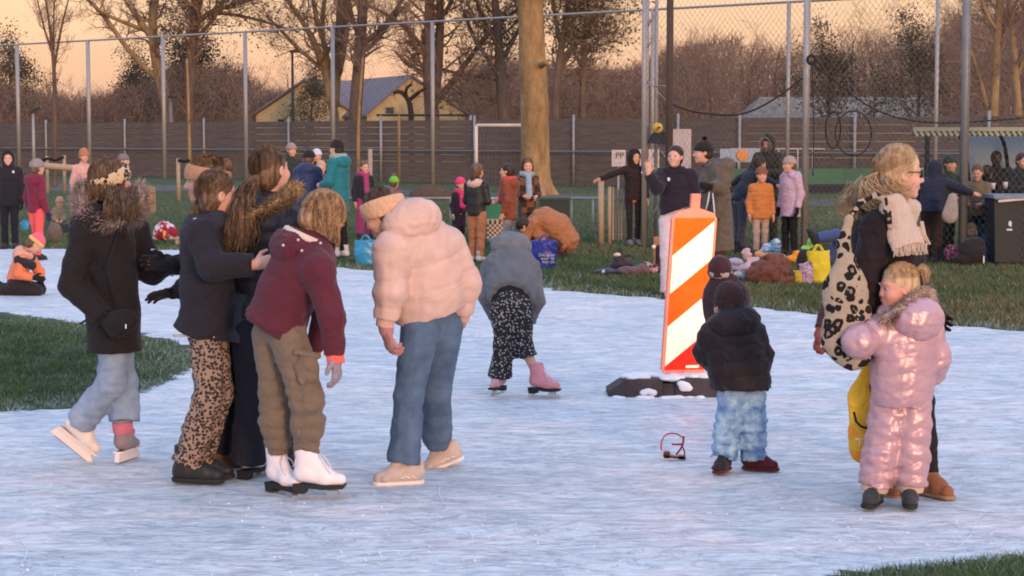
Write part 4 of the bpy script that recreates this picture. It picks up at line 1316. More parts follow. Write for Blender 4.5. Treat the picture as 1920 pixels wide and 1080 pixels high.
pix_tree('tree keeping its withered leaves right of the great trunk', 84, [[(1040, 240, 8), (1042, 180, 8), (1048, 110, 7), (1060, 50, 6), (1070, -20, 5)], [(1045, 140, 4), (1075, 90, 4), (1105, 50, 3), (1130, 10, 2.4)], [(1046, 120, 4), (1085, 70, 4), (1130, 60, 2.4)], [(1050, 80, 4), (1040, 30, 4), (1035, -20, 3)], [(1055, 60, 4), (1090, 20, 3.4), (1120, -20, 2)]], 18, mt=BARKB, mtw=TWIGD, L0=1.9, leaves=(2000, .08, LEAFB, .25))
pix_tree('second leafy tree a little further right with drooping twigs', 96, [[(1092, 240, 6), (1092, 160, 6), (1095, 100, 5), (1098, 40, 4)], [(1094, 110, 3), (1120, 70, 3), (1150, 60, 2)], [(1094, 130, 3), (1070, 90, 3), (1060, 50, 2)]], 19, mt=BARKB, mtw=TWIGD, L0=2.0, leaves=(1300, .08, LEAFB, .25))
pix_tree('small gnarled tree in front of the yellow gable', 88, [[(772, 215, 5), (770, 195, 5), (762, 180, 4.5), (748, 168, 4), (738, 175, 3)], [(768, 188, 4), (785, 172, 3.4), (800, 165, 2.4)], [(762, 180, 3), (760, 165, 3), (772, 158, 2.4)]], 20, mt=mat('black_bark', (.03, .022, .02), .9), mtw=TWIGD, L0=.35, twigs=.5, maxlv=2)
pix_tree('second slim sapling with an ochre trunk and stake', 54, [[(356, 345, 3.4), (356, 290, 3.4), (354, 230, 3), (353, 170, 2.6), (350, 110, 2)]], 21, mt=BARKG, L0=.6, twigs=.5, maxlv=2, up=.2)
pix_tree('third slim sapling with an ochre trunk in front of the slatted fence', 52, [[(672, 350, 3.4), (672, 300, 3.4), (671, 235, 3), (676, 170, 2.5), (680, 110, 2)]], 22, mt=BARKG, L0=.6, twigs=.5, maxlv=2, up=.2)
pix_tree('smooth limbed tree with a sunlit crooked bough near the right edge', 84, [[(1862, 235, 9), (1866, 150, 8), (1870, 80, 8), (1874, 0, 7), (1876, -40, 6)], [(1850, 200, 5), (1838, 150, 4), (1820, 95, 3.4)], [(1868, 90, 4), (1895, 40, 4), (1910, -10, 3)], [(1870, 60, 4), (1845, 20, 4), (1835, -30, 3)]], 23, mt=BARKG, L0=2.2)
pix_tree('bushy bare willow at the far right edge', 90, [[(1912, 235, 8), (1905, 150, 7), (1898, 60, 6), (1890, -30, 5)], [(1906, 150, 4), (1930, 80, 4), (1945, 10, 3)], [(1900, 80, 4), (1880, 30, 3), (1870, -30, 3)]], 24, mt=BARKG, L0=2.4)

# woodland: a few different bare trees, copied
protos = []
for i, (H_, sd_, mtw) in enumerate(((8, 101, TWIG), (9, 102, TWIG), (7, 103, TWIGD), (10, 104, TWIG), (8, 105, TWIGD), (6.5, 106, TWIG))):
    protos.append(free_tree('bare wood tree', (0, 0, 0), H_, sd_, BARKG if i % 2 else BARKB, mtw, r0=.11 + .01 * i, maxlv=4, dens=.92, nlimb=11, clear=.22))  # gold bark on alternate trees paints in the look of warm, sunlit trunks
ever = free_tree('evergreen', (0, 0, 0), 8, 107, BARKB, TWIGD, r0=.16, maxlv=3, dens=.95, leaves=(6500, .075, LEAFD, .32), nlimb=12, clear=.12)
R_ = random.Random(5); used = set()
def put(pr, px, Y, hpx, label, group):
    """hpx: photo row of the tree top"""
    H0 = {0: 8, 1: 9, 2: 7, 3: 10, 4: 8, 5: 6.5, 9: 8}[pr] * 1.12
    top = EYE + (258 - hpx) / F * Y
    src = ever if pr == 9 else protos[pr]
    loc = ((px - 960) / F * Y, Y, 0); sc = top / H0
    if pr not in used:
        used.add(pr); src.location = loc; src.rotation_euler = (0, 0, R_.uniform(0, 6)); src.scale = (sc,) * 3; src['label'] = label; src['group'] = group; return src
    return copy_thing(src, loc, R_.uniform(0, 6), sc, label, group)
GW = 'bare trees of the wood beyond the fences'
prof = [(-60, 120), (60, 150), (150, 165), (230, 150), (330, 95), (450, 105), (560, 150), (640, 130), (750, 150), (870, 110), (960, 90), (1080, 105), (1180, 105), (1290, 60), (1400, 45), (1520, 50), (1650, 25), (1780, 10), (1900, 0), (2000, -10)]
for row, (Y, n_, dy) in enumerate(((106, 30, 22), (122, 32, 6), (140, 32, -2))):
    for i in range(n_):
        px = -50 + 2040 * (i + .5 + R_.uniform(-.35, .35)) / n_
        hp = np.interp(px, *zip(*prof)) + dy + R_.uniform(-22, 28)
        if Y < 130 and (465 < px < 890 or 1380 < px < 1780) and R_.random() < .72: continue
        side = 'left' if px < 640 else 'middle' if px < 1150 else 'right'
        put(R_.choice([0, 1, 2, 3, 4, 5]), px, Y + R_.uniform(-4, 4), hp, 'bare brown tree of the wood behind the fences, %s part of the photo' % side, GW + ' ' + side)
for px, Y, hp, lb in ((12, 112, 62, 'dark evergreen at the left edge of the photo'), (345, 108, 15, 'dark ivy covered tree above the left fence'), (238, 112, 92, 'low dark evergreen left of the golden leaning tree'), (-30, 108, 90, 'second dark evergreen at the very left edge'),
                      (1560, 118, 48, 'dark green evergreen in the wood above the coiled cable'), (1720, 112, 30, 'tall ivy clad tree between the right hand poles'), (575, 125, 118, 'dark shrubby tree behind the yellow house')):
    put(9, px, Y, hp, lb, None)

# undergrowth of fine twigs
rng = np.random.RandomState(21)
N = 160000
y = rng.uniform(98, 150, N); px = rng.uniform(-80, 2010, N); x = (px - 960) / F * y
pf = np.interp(px, *zip(*prof))
topz = EYE + (258 - np.clip(pf + 30, 0, 205)) / F * y
z = topz * rng.rand(N) ** 1.15
hs_ = ((px > 470) & (px < 885)) | ((px > 1385) & (px < 1775)); y = np.where(hs_, 134 + (y - 98) * .4, y); x = (px - 960) / F * y
d = nrm2(rng.normal(size=(N, 3)) + V3(0, 0, .9)); L = rng.uniform(.3, 1.1, (N, 1))
A = np.stack([x, y, z], 1)
V_, F_ = segs_mesh(A, A + d * L, np.full(N, .016), np.full(N, .006), 3)
o = mk('undergrowth', V_, F_, TWIG); tag(o, 'tangle of brown brushwood filling the wood behind the fences', 'brushwood', kind='stuff')

# ---------------------------------------------------------------- houses beyond the fences
def house(label, Y, gl, gr, gy, pk, depth, wallm, roofm, xoff=2.0, windows=()):
    """gable end facing the camera from pixel gl to gr, eaves row gy, peak row and column pk; roof running back with sideways offset"""
    a, c = P(gl, gy, Y), P(gr, gy, Y); p = P(pk[0], pk[1], Y)
    root = thing('house', ((a[0] + c[0]) / 2, Y, 0), label, 'house')
    dv = V3(xoff, depth, 0)
    g0, g1 = V3(a[0], Y, 0), V3(c[0], Y, 0)
    w_ = MB(); w_.add([g0, g1, c, p, a, g0 + dv, g1 + dv, c + dv, p + dv, a + dv], [(0, 1, 2, 3, 4), (5, 9, 8, 7, 6), (0, 4, 9, 5), (1, 6, 7, 2)])
    w_.build('wall', wallm, root)
    r_ = MB(); n_ = V3(0, 0, .12); f_ = -nrm(dv) * .35
    for e in (a, c):
        ed = e + nrm(e - p) * .35
        r_.add([p + f_ + n_ * .2, ed + f_ + n_ * .2, ed + dv + n_ * .2, p + dv + n_ * .2, p + f_ + n_ * 1.4, ed + f_ + n_ * 1.4, ed + dv + n_ * 1.4, p + dv + n_ * 1.4],
               [(0, 1, 2, 3), (7, 6, 5, 4), (0, 4, 5, 1), (1, 5, 6, 2), (3, 2, 6, 7), (0, 3, 7, 4)])
    r_.build('roof', roofm, root)
    for (x0, y0, x1, y1) in windows:
        q0, q1 = P(x0, y1, Y), P(x1, y0, Y); c_ = (q0 + q1) / 2; c_[1] = Y - .02
        m_ = MB(); m_.box(c_, (abs(q1[0] - q0[0]), .06, abs(q1[2] - q0[2]))); fo = m_.build('window', mat('window_frame', (.4, .36, .3), .6), root)
        m_ = MB(); m_.box(c_ + V3(0, -.035, 0), (abs(q1[0] - q0[0]) * .8, .02, abs(q1[2] - q0[2]) * .8)); m_.build('pane', mat('window_pane', (.05, .05, .06), .15, var=0, spec=.6), fo)
    return root
YW = two_tone('yellow_wall', (.56, .40, .19), (.68, .50, .27), .8, .35, .65, .9, .2)
TILE = two_tone('grey_tile', (.14, .115, .12), (.22, .18, .19), 3, .35, .65, .8, .5, aniso=(1, 1, 4))
house('yellow gabled house furthest to the left behind the slatted fence', 130, 480, 672, 216, (575, 152), 12, YW, TILE, 6, ((520, 222, 535, 238),))
house('yellow house with grey roof just left of the twin trunked tree', 126, 688, 872, 214, (770, 145), 12, YW, TILE, -5, ((722, 200, 740, 214), (800, 200, 818, 214)))
a0 = P(1392, 222, 128)
root = thing('house', (a0[0], 128, 0), 'long low house with a pale roof behind the wood at right', 'house')
w_ = MB(); a, c = P(1405, 222, 128), P(1765, 222, 128); w_.box(((a[0] + c[0]) / 2, 131, a[2] / 2), (c[0] - a[0], 6, a[2])); w_.build('wall', YW, root)
r_ = MB(); e0, e1, k0, k1 = P(1392, 222, 127.6), P(1775, 222, 127.6), P(1425, 182, 131), P(1735, 182, 131)
b0, b1 = e0 + V3(0, 6.8, 0), e1 + V3(0, 6.8, 0)
r_.add([e0, e1, k1, k0, b0, b1], [(0, 1, 2, 3), (5, 4, 3, 2), (0, 3, 4), (1, 5, 2), (0, 4, 5, 1)]); r_.build('roof', two_tone('thatch', (.20, .155, .12), (.33, .27, .21), 2.5, .35, .65, .95, .6), root)

# ---------------------------------------------------------------- fences
GALV = mat('galvanised_steel', (.34, .33, .33), .5, .1, 30, .12, 6, metal=.3)
GALVB = mat('weathered_steel', (.20, .21, .22), .55, .2, 30, .15, 6, metal=.3)
CHAIN = mat('chain_wire', (.20, .19, .19), .5, var=0, metal=.2)
def Yt(px): return 4.28 * F / (258 - (87.1 - .0545 * px))
posts = [-100, 38, 170, 310, 463, 626, 812, 1008, 1222, 1475, 1752, 2010]
root = thing('tall_fence', ((posts[5] - 960) / F * Yt(626), Yt(626), 0), 'very tall ball stop fence of slim grey poles and thin netting across the whole background', 'fence')
tp = []
for px in posts:
    Y = Yt(px); x = (px - 960) / F * Y; tp.append(V3(x, Y, 6.0))
    m_ = MB(); m_.tube([(x, Y, -.1), (x, Y, 6.02)], .085 * Y / 80, 8); m_.build('post', GALV, root, True)
m_ = MB(); m_.tube(tp, .045, 6); m_.build('top_rail', GALV, root, True)
A = []; B = []
a, b_ = tp[0], tp[-1]; Lw = np.linalg.norm((b_ - a)[:2]); u = (b_ - a) / Lw; s_ = .22
for k_ in range(int((Lw + 6) / s_)):
    for sg in (1, -1):
        q0 = k_ * s_ - (6 if sg > 0 else 0); p0, p1 = (q0, 0), (q0 + sg * 6, 6)
        t0 = 0.; t1 = 1.
        lo_, hi_ = (min(p0[0], p1[0]), max(p0[0], p1[0]))
        dx = p1[0] - p0[0]
        tt = sorted([(0 - p0[0]) / dx, (Lw - p0[0]) / dx]); t0 = max(0, tt[0]); t1 = min(1, tt[1])
        if t1 - t0 < .01: continue
        f_ = lambda t_: a + u * (p0[0] + dx * t_) + V3(0, 0, 6 * t_ - 6)
        A.append(f_(t0)); B.append(f_(t1))
V_, F_ = segs_mesh(A, B, np.full(len(A), .0025), np.full(len(A), .0025), 3); V_[:, 1] += .05
mk('netting', V_, F_, CHAIN, root)

# slatted fence behind it
SL = two_tone('slat_wood', (.115, .088, .078), (.165, .13, .115), 2.2, .35, .65, .9, .4, aniso=(.3, 1, 6))
def Ys(px): return Yt(px) + 2.6
xs = [-120, 90, 237, 385, 543, 715, 890, 1075, 1270, 1385, 1600, 1850, 2050]
root = thing('slat_fence', ((715 - 960) / F * Ys(715), Ys(715), 0), 'dark brown fence of horizontal boards with pale posts behind the tall netting', 'fence')
for i, (p0, p1) in enumerate(zip(xs[:-1], xs[1:])):
    m_ = MB()
    A0, A1 = V3((p0 - 960) / F * Ys(p0), Ys(p0), 0), V3((p1 - 960) / F * Ys(p1), Ys(p1), 0)
    u = A1 - A0; L = np.linalg.norm(u); an = math.atan2(u[1], u[0])
    Rz = np.array([[math.cos(an), -math.sin(an), 0], [math.sin(an), math.cos(an), 0], [0, 0, 1]])
    for k_ in range(9):
        m_.box((A0 + A1) / 2 + V3(0, 0, .14 + .265 * k_), (L, .03, .245), Rz)
    m_.build('board_panel', SL, root)
    m_ = MB(); m_.tube([A0 + V3(0, -.09, 0), A0 + V3(0, -.09, 2.55)], .055, 6); m_.build('post', GALV, root, True)
m_ = MB(); m_.tube([V3((p - 960) / F * (Ys(p) - .35), Ys(p) - .35, 1.22) for p in xs], .035, 6); m_.build('rail', GALVB, root, True)

# near fence of chain link on the right
NP = [(1207, 30.6), (1509, 28.5), (1806, 26.6), (2100, 25.2)]
root = thing('chain_link_fence', ((1509 - 960) / F * 28.5, 28.5, 0), 'tall chain link fence on thick galvanised poles at right, in front of the shelter', 'fence')
pp = []
for (px, Y), r_ in zip(NP, (.045, .052, .062, .05)):
    x = (px - 960) / F * Y; pp.append(V3(x, Y, 0)); m_ = MB(); m_.tube([(x, Y, -.05), (x, Y, 5.2)], r_, 12); m_.build('post', GALVB if px > 1600 else GALV, root, True)
m_ = MB(); m_.tube([p + V3(0, 0, 5.1) for p in pp], .03, 6); m_.build('top_rail', GALVB, root, True)
A = []; B = []
for a, b_ in zip(pp[:-1], pp[1:]):
    Lw = np.linalg.norm(b_ - a); u = (b_ - a) / Lw; s_ = .095; Hh = 5.1; K = 1.25
    for k_ in range(-int(Hh / K / s_) - 1, int(Lw / s_) + int(Hh / K / s_) + 2):
        for sg in (1, -1):
            p0 = k_ * s_; dx = sg * Hh / K
            tt = sorted([(0 - p0) / dx, (Lw - p0) / dx]); t0 = max(0, tt[0]); t1 = min(1, tt[1])
            if t1 - t0 < .002: continue
            A.append(a + u * (p0 + dx * t0) + V3(0, -.05 + .002 * sg, Hh * t0 + .03)); B.append(a + u * (p0 + dx * t1) + V3(0, -.05 + .002 * sg, Hh * t1 + .03))
V_, F_ = segs_mesh(A, B, np.full(len(A), .0022), np.full(len(A), .0022), 3)
mk('chain_link', V_, F_, CHAIN, root)

# lattice mast and dark pole
root = thing('lattice_mast', P(1222, 258, 31.2) * V3(1, 1, 0), 'slim double grey mast braced with diagonal bars next to the dark pole', 'mast')
for px in (1213, 1230):
    m_ = MB(); q = P(px, 258, 31.2); m_.tube([(q[0], q[1], 0), (q[0], q[1], 5.3)], .030, 8); m_.build('pole', GALV, root, True)
m_ = MB()
for (a, b_, c, d_) in ((1214, 150, 1250, 190), (1232, 135, 1214, 165), (1214, 50, 1232, 20), (1222, 260, 1252, 300), (1214, 300, 1240, 330), (1212, 330, 1254, 390), (1214, 420, 1234, 385), (1214, 90, 1231, 60), (1230, 162, 1256, 160)):
    m_ = MB(); m_.tube([P(a, b_, 31.15), P(c, d_, 31.0)], .010, 5); m_.build('brace', GALV, root, True)
root = thing('dark_pole', P(1255, 258, 30.2) * V3(1, 1, 0), 'thick dark brown wooden pole behind the woman in white trousers', 'pole')
m_ = MB(); q = P(1255, 258, 30.2); m_.tube([(q[0], q[1], 0), (q[0], q[1], 5.3)], [.062, .052], 12); m_.build('shaft', fab('dark_wood', (.075, .055, .045)), root, True)
# lamp on the mast
root = thing('mast_lamp', P(1232, 240, 30.9), 'round yellow lamp with black mark and dark shade fixed to the mast', 'lamp')
m_ = MB(); c_ = P(1233, 240, 30.9); m_.ball(c_, (.085, .05, .085), 14, 10); m_.build('lens', mat('yellow_lens', (.70, .45, .08), .4, var=.1), root, True)
m_ = MB(); m_.box(c_ + V3(.02, -.05, .01), (.05, .012, .02)); m_.box(c_ + V3(-.01, -.052, -.02), (.06, .012, .018), frame(0, 0, 30)); m_.build('mark', BLACK(), root)
m_ = MB(); m_.prism([P(1214, 268, 30.95), P(1250, 272, 30.95), P(1256, 252, 30.95), P(1243, 246, 30.95), P(1226, 248, 30.95), P(1218, 255, 30.95)], (0, 1, 0), .08); m_.build('shade', fab('slate_shade', (.035, .038, .055)), root)
# cables hanging on the near fence
BKC = mat('black_cable', (.018, .016, .018), .6, var=0)
def cable(label, pts, r_=.014, Y=28.2, closed=False):
    root = [P(x, y, Y) for x, y in pts]
    cp = spl(root, 30) if not closed else np.array(root)
    m_ = MB(); m_.tube(list(cp), r_, 6, closed); o = m_.build('cable', BKC, None, True, origin=cp[0]); tag(o, label, 'cable'); return o
cable('black cable sagging down to the left from the fence pole', [(1505, 146), (1465, 178), (1420, 205), (1380, 218), (1330, 214), (1290, 208), (1262, 196)], .016, 28.3)
cable('black cable sagging down to the right from the coiled hose', [(1522, 118), (1560, 148), (1610, 188), (1650, 212), (1700, 226), (1760, 232), (1830, 228), (1915, 222)], .013, 28.0)
cable('thin cable hanging straight down beside the fence pole', [(1523, 120), (1524, 180), (1526, 250), (1524, 330)], .008, 28.1)
def hoop(label, cx, cy, rx, ry, Y, r_=.012):
    pts = [P(cx + rx * math.cos(a), cy + ry * math.sin(a), Y + .03 * math.sin(3 * a)) for a in np.linspace(0, 2 * math.pi, 28, endpoint=False)]
    m_ = MB(); m_.tube(pts, r_, 6, True); o = m_.build('cable_loop', BKC, None, True, origin=pts[0]); tag(o, label, 'cable')
hoop('tall narrow loop of black cable hanging on the chain link', 1562, 243, 14, 34, 27.9)
hoop('wide loop of black cable low on the chain link', 1600, 250, 34, 42, 27.85, .011)
m_ = MB()
for a in range(2): m_.tube([P(1521 + 7 * math.cos(q_) + a, 112 + 8 * math.sin(q_), 28.2 - .05 * a) for q_ in np.linspace(0, 2 * math.pi, 16, endpoint=False)], .022, 6, True)
o = m_.build('cable_coil', BKC, None, True, origin=P(1521, 112, 28.2)); tag(o, 'small tight coil of black cable at the top of the fence pole', 'cable')

# white board, signs
WB = fab('white_board', (.60, .50, .48), sheen=0, bump=.1)
def board(name, label, cat, x0, y0, x1, y1, Y, m, th=.03, post=None, pm=None):
    a, c = P(x0, y1, Y), P(x1, y0, Y); o_ = (a + c) / 2
    root = thing(name, o_ * V3(1, 1, 0) + V3(0, 0, a[2]), label, cat)
    m_ = MB(); m_.box(o_, (c[0] - a[0], th, c[2] - a[2])); m_.build('panel', m, root)
    if post:
        m_ = MB()
        for px in post: q = P(px, 258, Y + th); m_.tube([(q[0], q[1] + .03, 0), (q[0], q[1] + .03, a[2] + .1)], .02, 6)
        if len(post): m_.build('post', pm or GALV, root, True) if len(post) == 1 else None
        if len(post) > 1:
            for px in post: m2 = MB(); q = P(px, 258, Y + th); m2.tube([(q[0], q[1] + .03, 0), (q[0], q[1] + .03, a[2] + .1)], .02, 6); m2.build('post', pm or GALV, root, True)
    return root, o_
board('white_board', 'blank white board behind the chain link above the woman in black', 'board', 1254, 242, 1296, 330, 32.5, WB, post=(1258, 1292))
rt_, oc_ = board('sign', 'white sign reading PP beside the hooded child', 'sign', 1147, 281, 1173, 312, 36, WB, post=(1160,))
INK = mat('dark_ink', (.06, .055, .05), .8, var=0)
lettering('lettering', ':PP', .16, oc_ + V3(.0, -.02, .045), rt_, INK)
lettering('lettering', '- ----', .07, oc_ + V3(.0, -.02, -.09), rt_, INK)
rt_, oc_ = board('sign', 'pale blurred sign partly hidden behind the hooded child', 'sign', 1195, 280, 1236, 318, 36, WB, post=(1200, 1232))
m_ = MB(); m_.ball(P(1228, 290, 35.97), (.045, .012, .06), 12, 8); m_.build('mark', mat('grey_ink', (.25, .24, .22), .8), rt_, True)
# football boards
GRB = two_tone('green_board', (.045, .13, .085), (.06, .16, .105), 1.0, .3, .7, .7, .1)
root = thing('green_boarding', ((1650 - 960) / F * 60, 60, 0), 'long green hoarding beside the far pitch', 'hoarding')
a, c = P(1340, 345, 60), P(2000, 316, 60); m_ = MB(); m_.box((a + c) / 2, (c[0] - a[0], .06, c[2] - a[2])); m_.build('panel', GRB, root)
m_ = MB(); m_.box(((a + c) / 2 * V3(1, 1, 0)) + V3(0, 0, .12), (c[0] - a[0], .05, .22)); m_.build('skirting', fab('slate_dark', (.03, .03, .04)), root)
root = thing('white_rail', ((1500 - 960) / F * 63, 63, 0), 'pale rail on posts behind the green hoarding', 'rail')
m_ = MB(); a, c = P(1370, 279, 63), P(1650, 279, 63); m_.tube([a, c], .022, 6); m_.build('rail', WB, root, True)
for px in (1385, 1420, 1460, 1496, 1524, 1562, 1600, 1640):
    q = P(px, 279, 63); m_ = MB(); m_.tube([(q[0], 63, 0), tuple(q)], .02, 6); m_.build('post', WB, root, True)
rt_, oc_ = board('boarding', 'white advertising board with small dark dots behind the blonde woman', 'board', 1632, 279, 1796, 312, 62, WB, post=(1640, 1788))
for i in range(11):
    q = P(1640 + 14 * i, 292 + 6 * (i % 2), 61.97); m_ = MB(); m_.ball(q, (.05, .01, .045), 8, 6); m_.build('mark', mat('grey_ink', (.25, .24, .22)), rt_, True)
rt_, oc_ = board('boarding', 'pale blue board with an orange disc behind the man in the bobble hat', 'board', 1350, 279, 1425, 304, 60.5, fab('pale_blue_board', (.30, .36, .45), sheen=0), post=(1356, 1420))
q = P(1392, 291, 60.45); m_ = MB(); m_.ball(q, (.19, .015, .19), 16, 10); m_.build('disc', fab('orange_board', (.62, .27, .10), sheen=0), rt_, True)

# football goals
WHP = mat('white_goal', (.66, .56, .50), .5, var=.1)
root = thing('football_goal', P(944, 258, 70) * V3(1, 1, 0), 'white football goal frame behind the great trunk', 'goal')
m_ = MB(); a, c = P(893, 235, 70), P(1000, 235, 70); b0 = V3(a[0], 70, 0)
for (p_, q_) in ((b0, a), (a, c), (c, V3(c[0], 70, 0))): m_.tube([p_, q_], .06, 8)
m_.build('frame', WHP, root, True)
A = [];B = []
for i in range(16): x = a[0] + (c[0] - a[0]) * i / 15; A += [V3(x, 70, a[2]), V3(x, 70.9, a[2] * .9)]; B += [V3(x, 70.9, a[2] * .9), V3(x, 71.4, 0)]
for j in range(8): A.append(V3(a[0], 70.9 + .5 * j / 8, a[2] * .9 * (1 - j / 8))); B.append(V3(c[0], 70.9 + .5 * j / 8, a[2] * .9 * (1 - j / 8)))
V_, F_ = segs_mesh(A, B, np.full(len(A), .008), np.full(len(A), .008), 3); mk('net', V_, F_, CHAIN, root)
root = thing('steel_goal', P(800, 258, 76) * V3(1, 1, 0), 'dark steel goal cage with ochre posts left of the white goal', 'goal')
a, c = P(706, 216, 74), P(882, 216, 74)
m_ = MB(); m_.tube([a, c], .05, 6); m_.build('crossbar', fab('dark_metal', (.03, .028, .03)), root, True)
for px in (714, 748, 882):
    q = P(px, 216, 74); m_ = MB(); m_.tube([(q[0], 74, 0), tuple(q)], .06, 6); m_.build('post', BARKG if px == 748 else GALV, root, True)

# street lamps
DKM = fab('dark_lamp_metal', (.02, .022, .026), rough=.5)
def street_lamp(label, px, ytop, Y, arm, h0, m, tilt=0):
    q = P(px, ytop, Y); root = thing('street_lamp', q * V3(1, 1, 0), label, 'street lamp')
    m_ = MB(); m_.tube([(q[0], Y, 0), tuple(q)], [.09, .055], 8); m_.build('pole', m, root, True)
    m_ = MB(); m_.box(q + V3(.12, 0, .03 + tilt * .1), (.5, .25, .10), frame(0, 0, tilt * 30)); m_.build('lamp_head', DKM, root)
    if arm: m_ = MB(); m_.tube([q, q + V3(arm, 0, .03)], .03, 6); m_.build('arm', GALVB, root, True)
street_lamp('dark street lamp with a short arm to the right, left of the yellow house', 548, 97, 92, .75, 0, DKM)
street_lamp('small pale floodlight post tilted up at far left', 62, 212, 84, 0, 0, GALV, 1)
street_lamp('second small lamp on the left netting', 320, 183, 88, .4, 0, GALVB)

# tree stakes, low rails, gate
PALE = fab('pale_wood', (.40, .30, .22), sheen=0)
def stakes(label, pts, strap, Y):
    root = thing('tree_stakes', P(pts[0][0], 258, Y) * V3(1, 1, 0), label, 'stakes')
    for (px, yt) in pts:
        q = P(px, yt, Y); m_ = MB(); m_.tube([(q[0], Y, -.05), tuple(q)], .055, 8); m_.build('stake', PALE, root, True)
    if strap:
        m_ = MB(); m_.tube([P(x, y, Y - .06) for x, y in strap], .045, 6); m_.build('strap', BLACK(), root, True)
stakes('group of pale tree stakes with a black strap at far left', ((76, 300), (88, 293), (120, 291)), [(76, 301), (90, 297), (104, 301), (120, 294)], 60)
stakes('pale tree stake with black strap beside the girl with the tan headband', ((334, 297),), [(334, 300), (345, 303), (356, 301)], 53)
stakes('pale tree stake right of the child in magenta trousers', ((694, 279),), None, 49)
root = thing('pole_barrier', P(100, 258, 58) * V3(1, 1, 0), 'horizontal pale timber barrier at far left', 'barrier')
m_ = MB(); m_.tube([P(56, 309, 58), P(148, 316, 58)], .10, 8); m_.build('beam', PALE, root, True)
for px in (62, 142): q = P(px, 312, 58); m_ = MB(); m_.tube([(q[0], 58, 0), tuple(q)], .05, 6); m_.build('post', PALE, root, True)
root = thing('low_rail', P(900, 258, 33) * V3(1, 1, 0), 'low steel rail on posts behind the group by the great trunk', 'rail')
m_ = MB(); a, c = P(655, 372, 33), P(1124, 372, 33); m_.tube([a, c], .022, 8); m_.build('rail', GALV, root, True)
for px in (700, 845, 965, 1072, 1112): q = P(px, 372, 33); m_ = MB(); m_.tube([(q[0], 33, 0), tuple(q)], .02, 6); m_.build('post', GALV, root, True)
root = thing('gate', P(1155, 258, 31) * V3(1, 1, 0), 'small pale picket gate beside the hooded child', 'gate')
q = P(1127, 338, 31); m_ = MB(); m_.tube([(q[0], 31, 0), tuple(q)], .050, 10); m_.build('post', PALE, root, True)
q = P(1143, 350, 31); m_ = MB(); m_.tube([(q[0], 31, 0), tuple(q)], .032, 10); m_.build('post', PALE, root, True)
m_ = MB()
for i in range(7):
    p_ = 1150 + 5.2 * i; q = P(p_, 352 + 2 * i, 31 + .05 * i); m_.box((q[0], 31 + .05 * i, q[2] / 2 + .04), (.022, .015, q[2] - .06))
m_.tube([P(1143, 372, 31), P(1185, 376, 31.3)], .012, 6); m_.tube([P(1143, 440, 31), P(1185, 440, 31.3)], .012, 6)
m_.build('pickets', PALE, root)
root = thing('brush_heap', gpt(806, 374), 'low heap of brown soil and twigs behind the peach jacket', 'heap')
g = Fld(.04); c_ = gpt(806, 374); g.ell(c_, (.62, .5, .42), None, .1); g.ell(c_ + V3(.5, 0, 0), (.5, .4, .22), None, .2); g.build('mound', fab('soil', (.10, .065, .045), sheen=0, bump=1), root, disp=wr(.05, 8, 8, 2))

# ---------------------------------------------------------------- shelter (dugout)
Yf = 28.4
root = thing('shelter', P(1850, 258, Yf) * V3(1, 1, 0), 'dugout shelter with striped roof edge and curved translucent back', 'shelter')
a, c = P(1712, 246, Yf), P(2080, 246, Yf)
m_ = MB(); m_.box((a + c) / 2 + V3(0, 0, .03), (c[0] - a[0], .06, .06)); m_.build('roof_beam', fab('pale_green_trim', (.30, .33, .26), sheen=0), root)
m_ = MB(); 
m_.box((a + c) / 2 + V3(0, .015, -.035), (c[0] - a[0], .05, .07)); m_.build('fascia', mat('black_trim', (.015, .015, .015), .6), root)
m_ = MB(); n_ = 34
for i in range(n_):
    x = a[0] + (c[0] - a[0]) * (i + .5) / n_; m_.box(V3(x, Yf - .013, a[2] - .035), (.045, .012, .085), frame(0, 0, 38))
m_.build('stripes', fab('pale_green_trim', (.30, .33, .26)), root)
prf = [(0, 0), (.35, -.02), (.75, -.14), (1.1, -.42), (1.3, -.85), (1.38, -1.35), (1.40, -1.76)]
shf = .42
def rib(x): return [V3(x + shf * dy, Yf + dy, a[2] + dz) for dy, dz in prf]
for px in (1790, 1868, 1960): m_ = MB(); q = P(px, 258, Yf)[0]; m_.tube([p for p in spl(rib(q), 14)], .030, 8); m_.build('rib', mat('black_trim', (.015, .015, .015)), root, True)
q = P(1747, 258, Yf)[0]; m_ = MB(); m_.tube([V3(q, Yf + .3, 0), V3(q, Yf + .3, a[2])], .04, 8); m_.build('post', mat('black_trim', (.015, .015, .015)), root, True)
p0, p1 = P(1790, 258, Yf)[0], c[0]; r0_, r1_ = rib(p0), rib(p1); k_ = len(r0_)
V_ = [p + V3(0, .04, 0) for p in r0_] + [p + V3(0, .04, 0) for p in r1_] + [p + V3(0, .055, .012) for p in r0_] + [p + V3(0, .055, .012) for p in r1_]
Fc = []
for i in range(k_ - 1): Fc += [(i, i + 1, k_ + i + 1, k_ + i), (2 * k_ + i, 3 * k_ + i, 3 * k_ + i + 1, 2 * k_ + i + 1)]
pm_ = mat('frosted_panel', (.55, .58, .58), .5, var=.08); n, l = pm_.node_tree.nodes, pm_.node_tree.links
tl_ = n.new('ShaderNodeBsdfTranslucent'); tl_.inputs[0].default_value = (.50, .53, .53, 1); ms_ = n.new('ShaderNodeMixShader'); ms_.inputs[0].default_value = .65
l.new(n['Principled BSDF'].outputs[0], ms_.inputs[1]); l.new(tl_.outputs[0], ms_.inputs[2]); l.new(ms_.outputs[0], n['Material Output'].inputs[0])
mk('back_panel', V_, Fc, pm_, root)

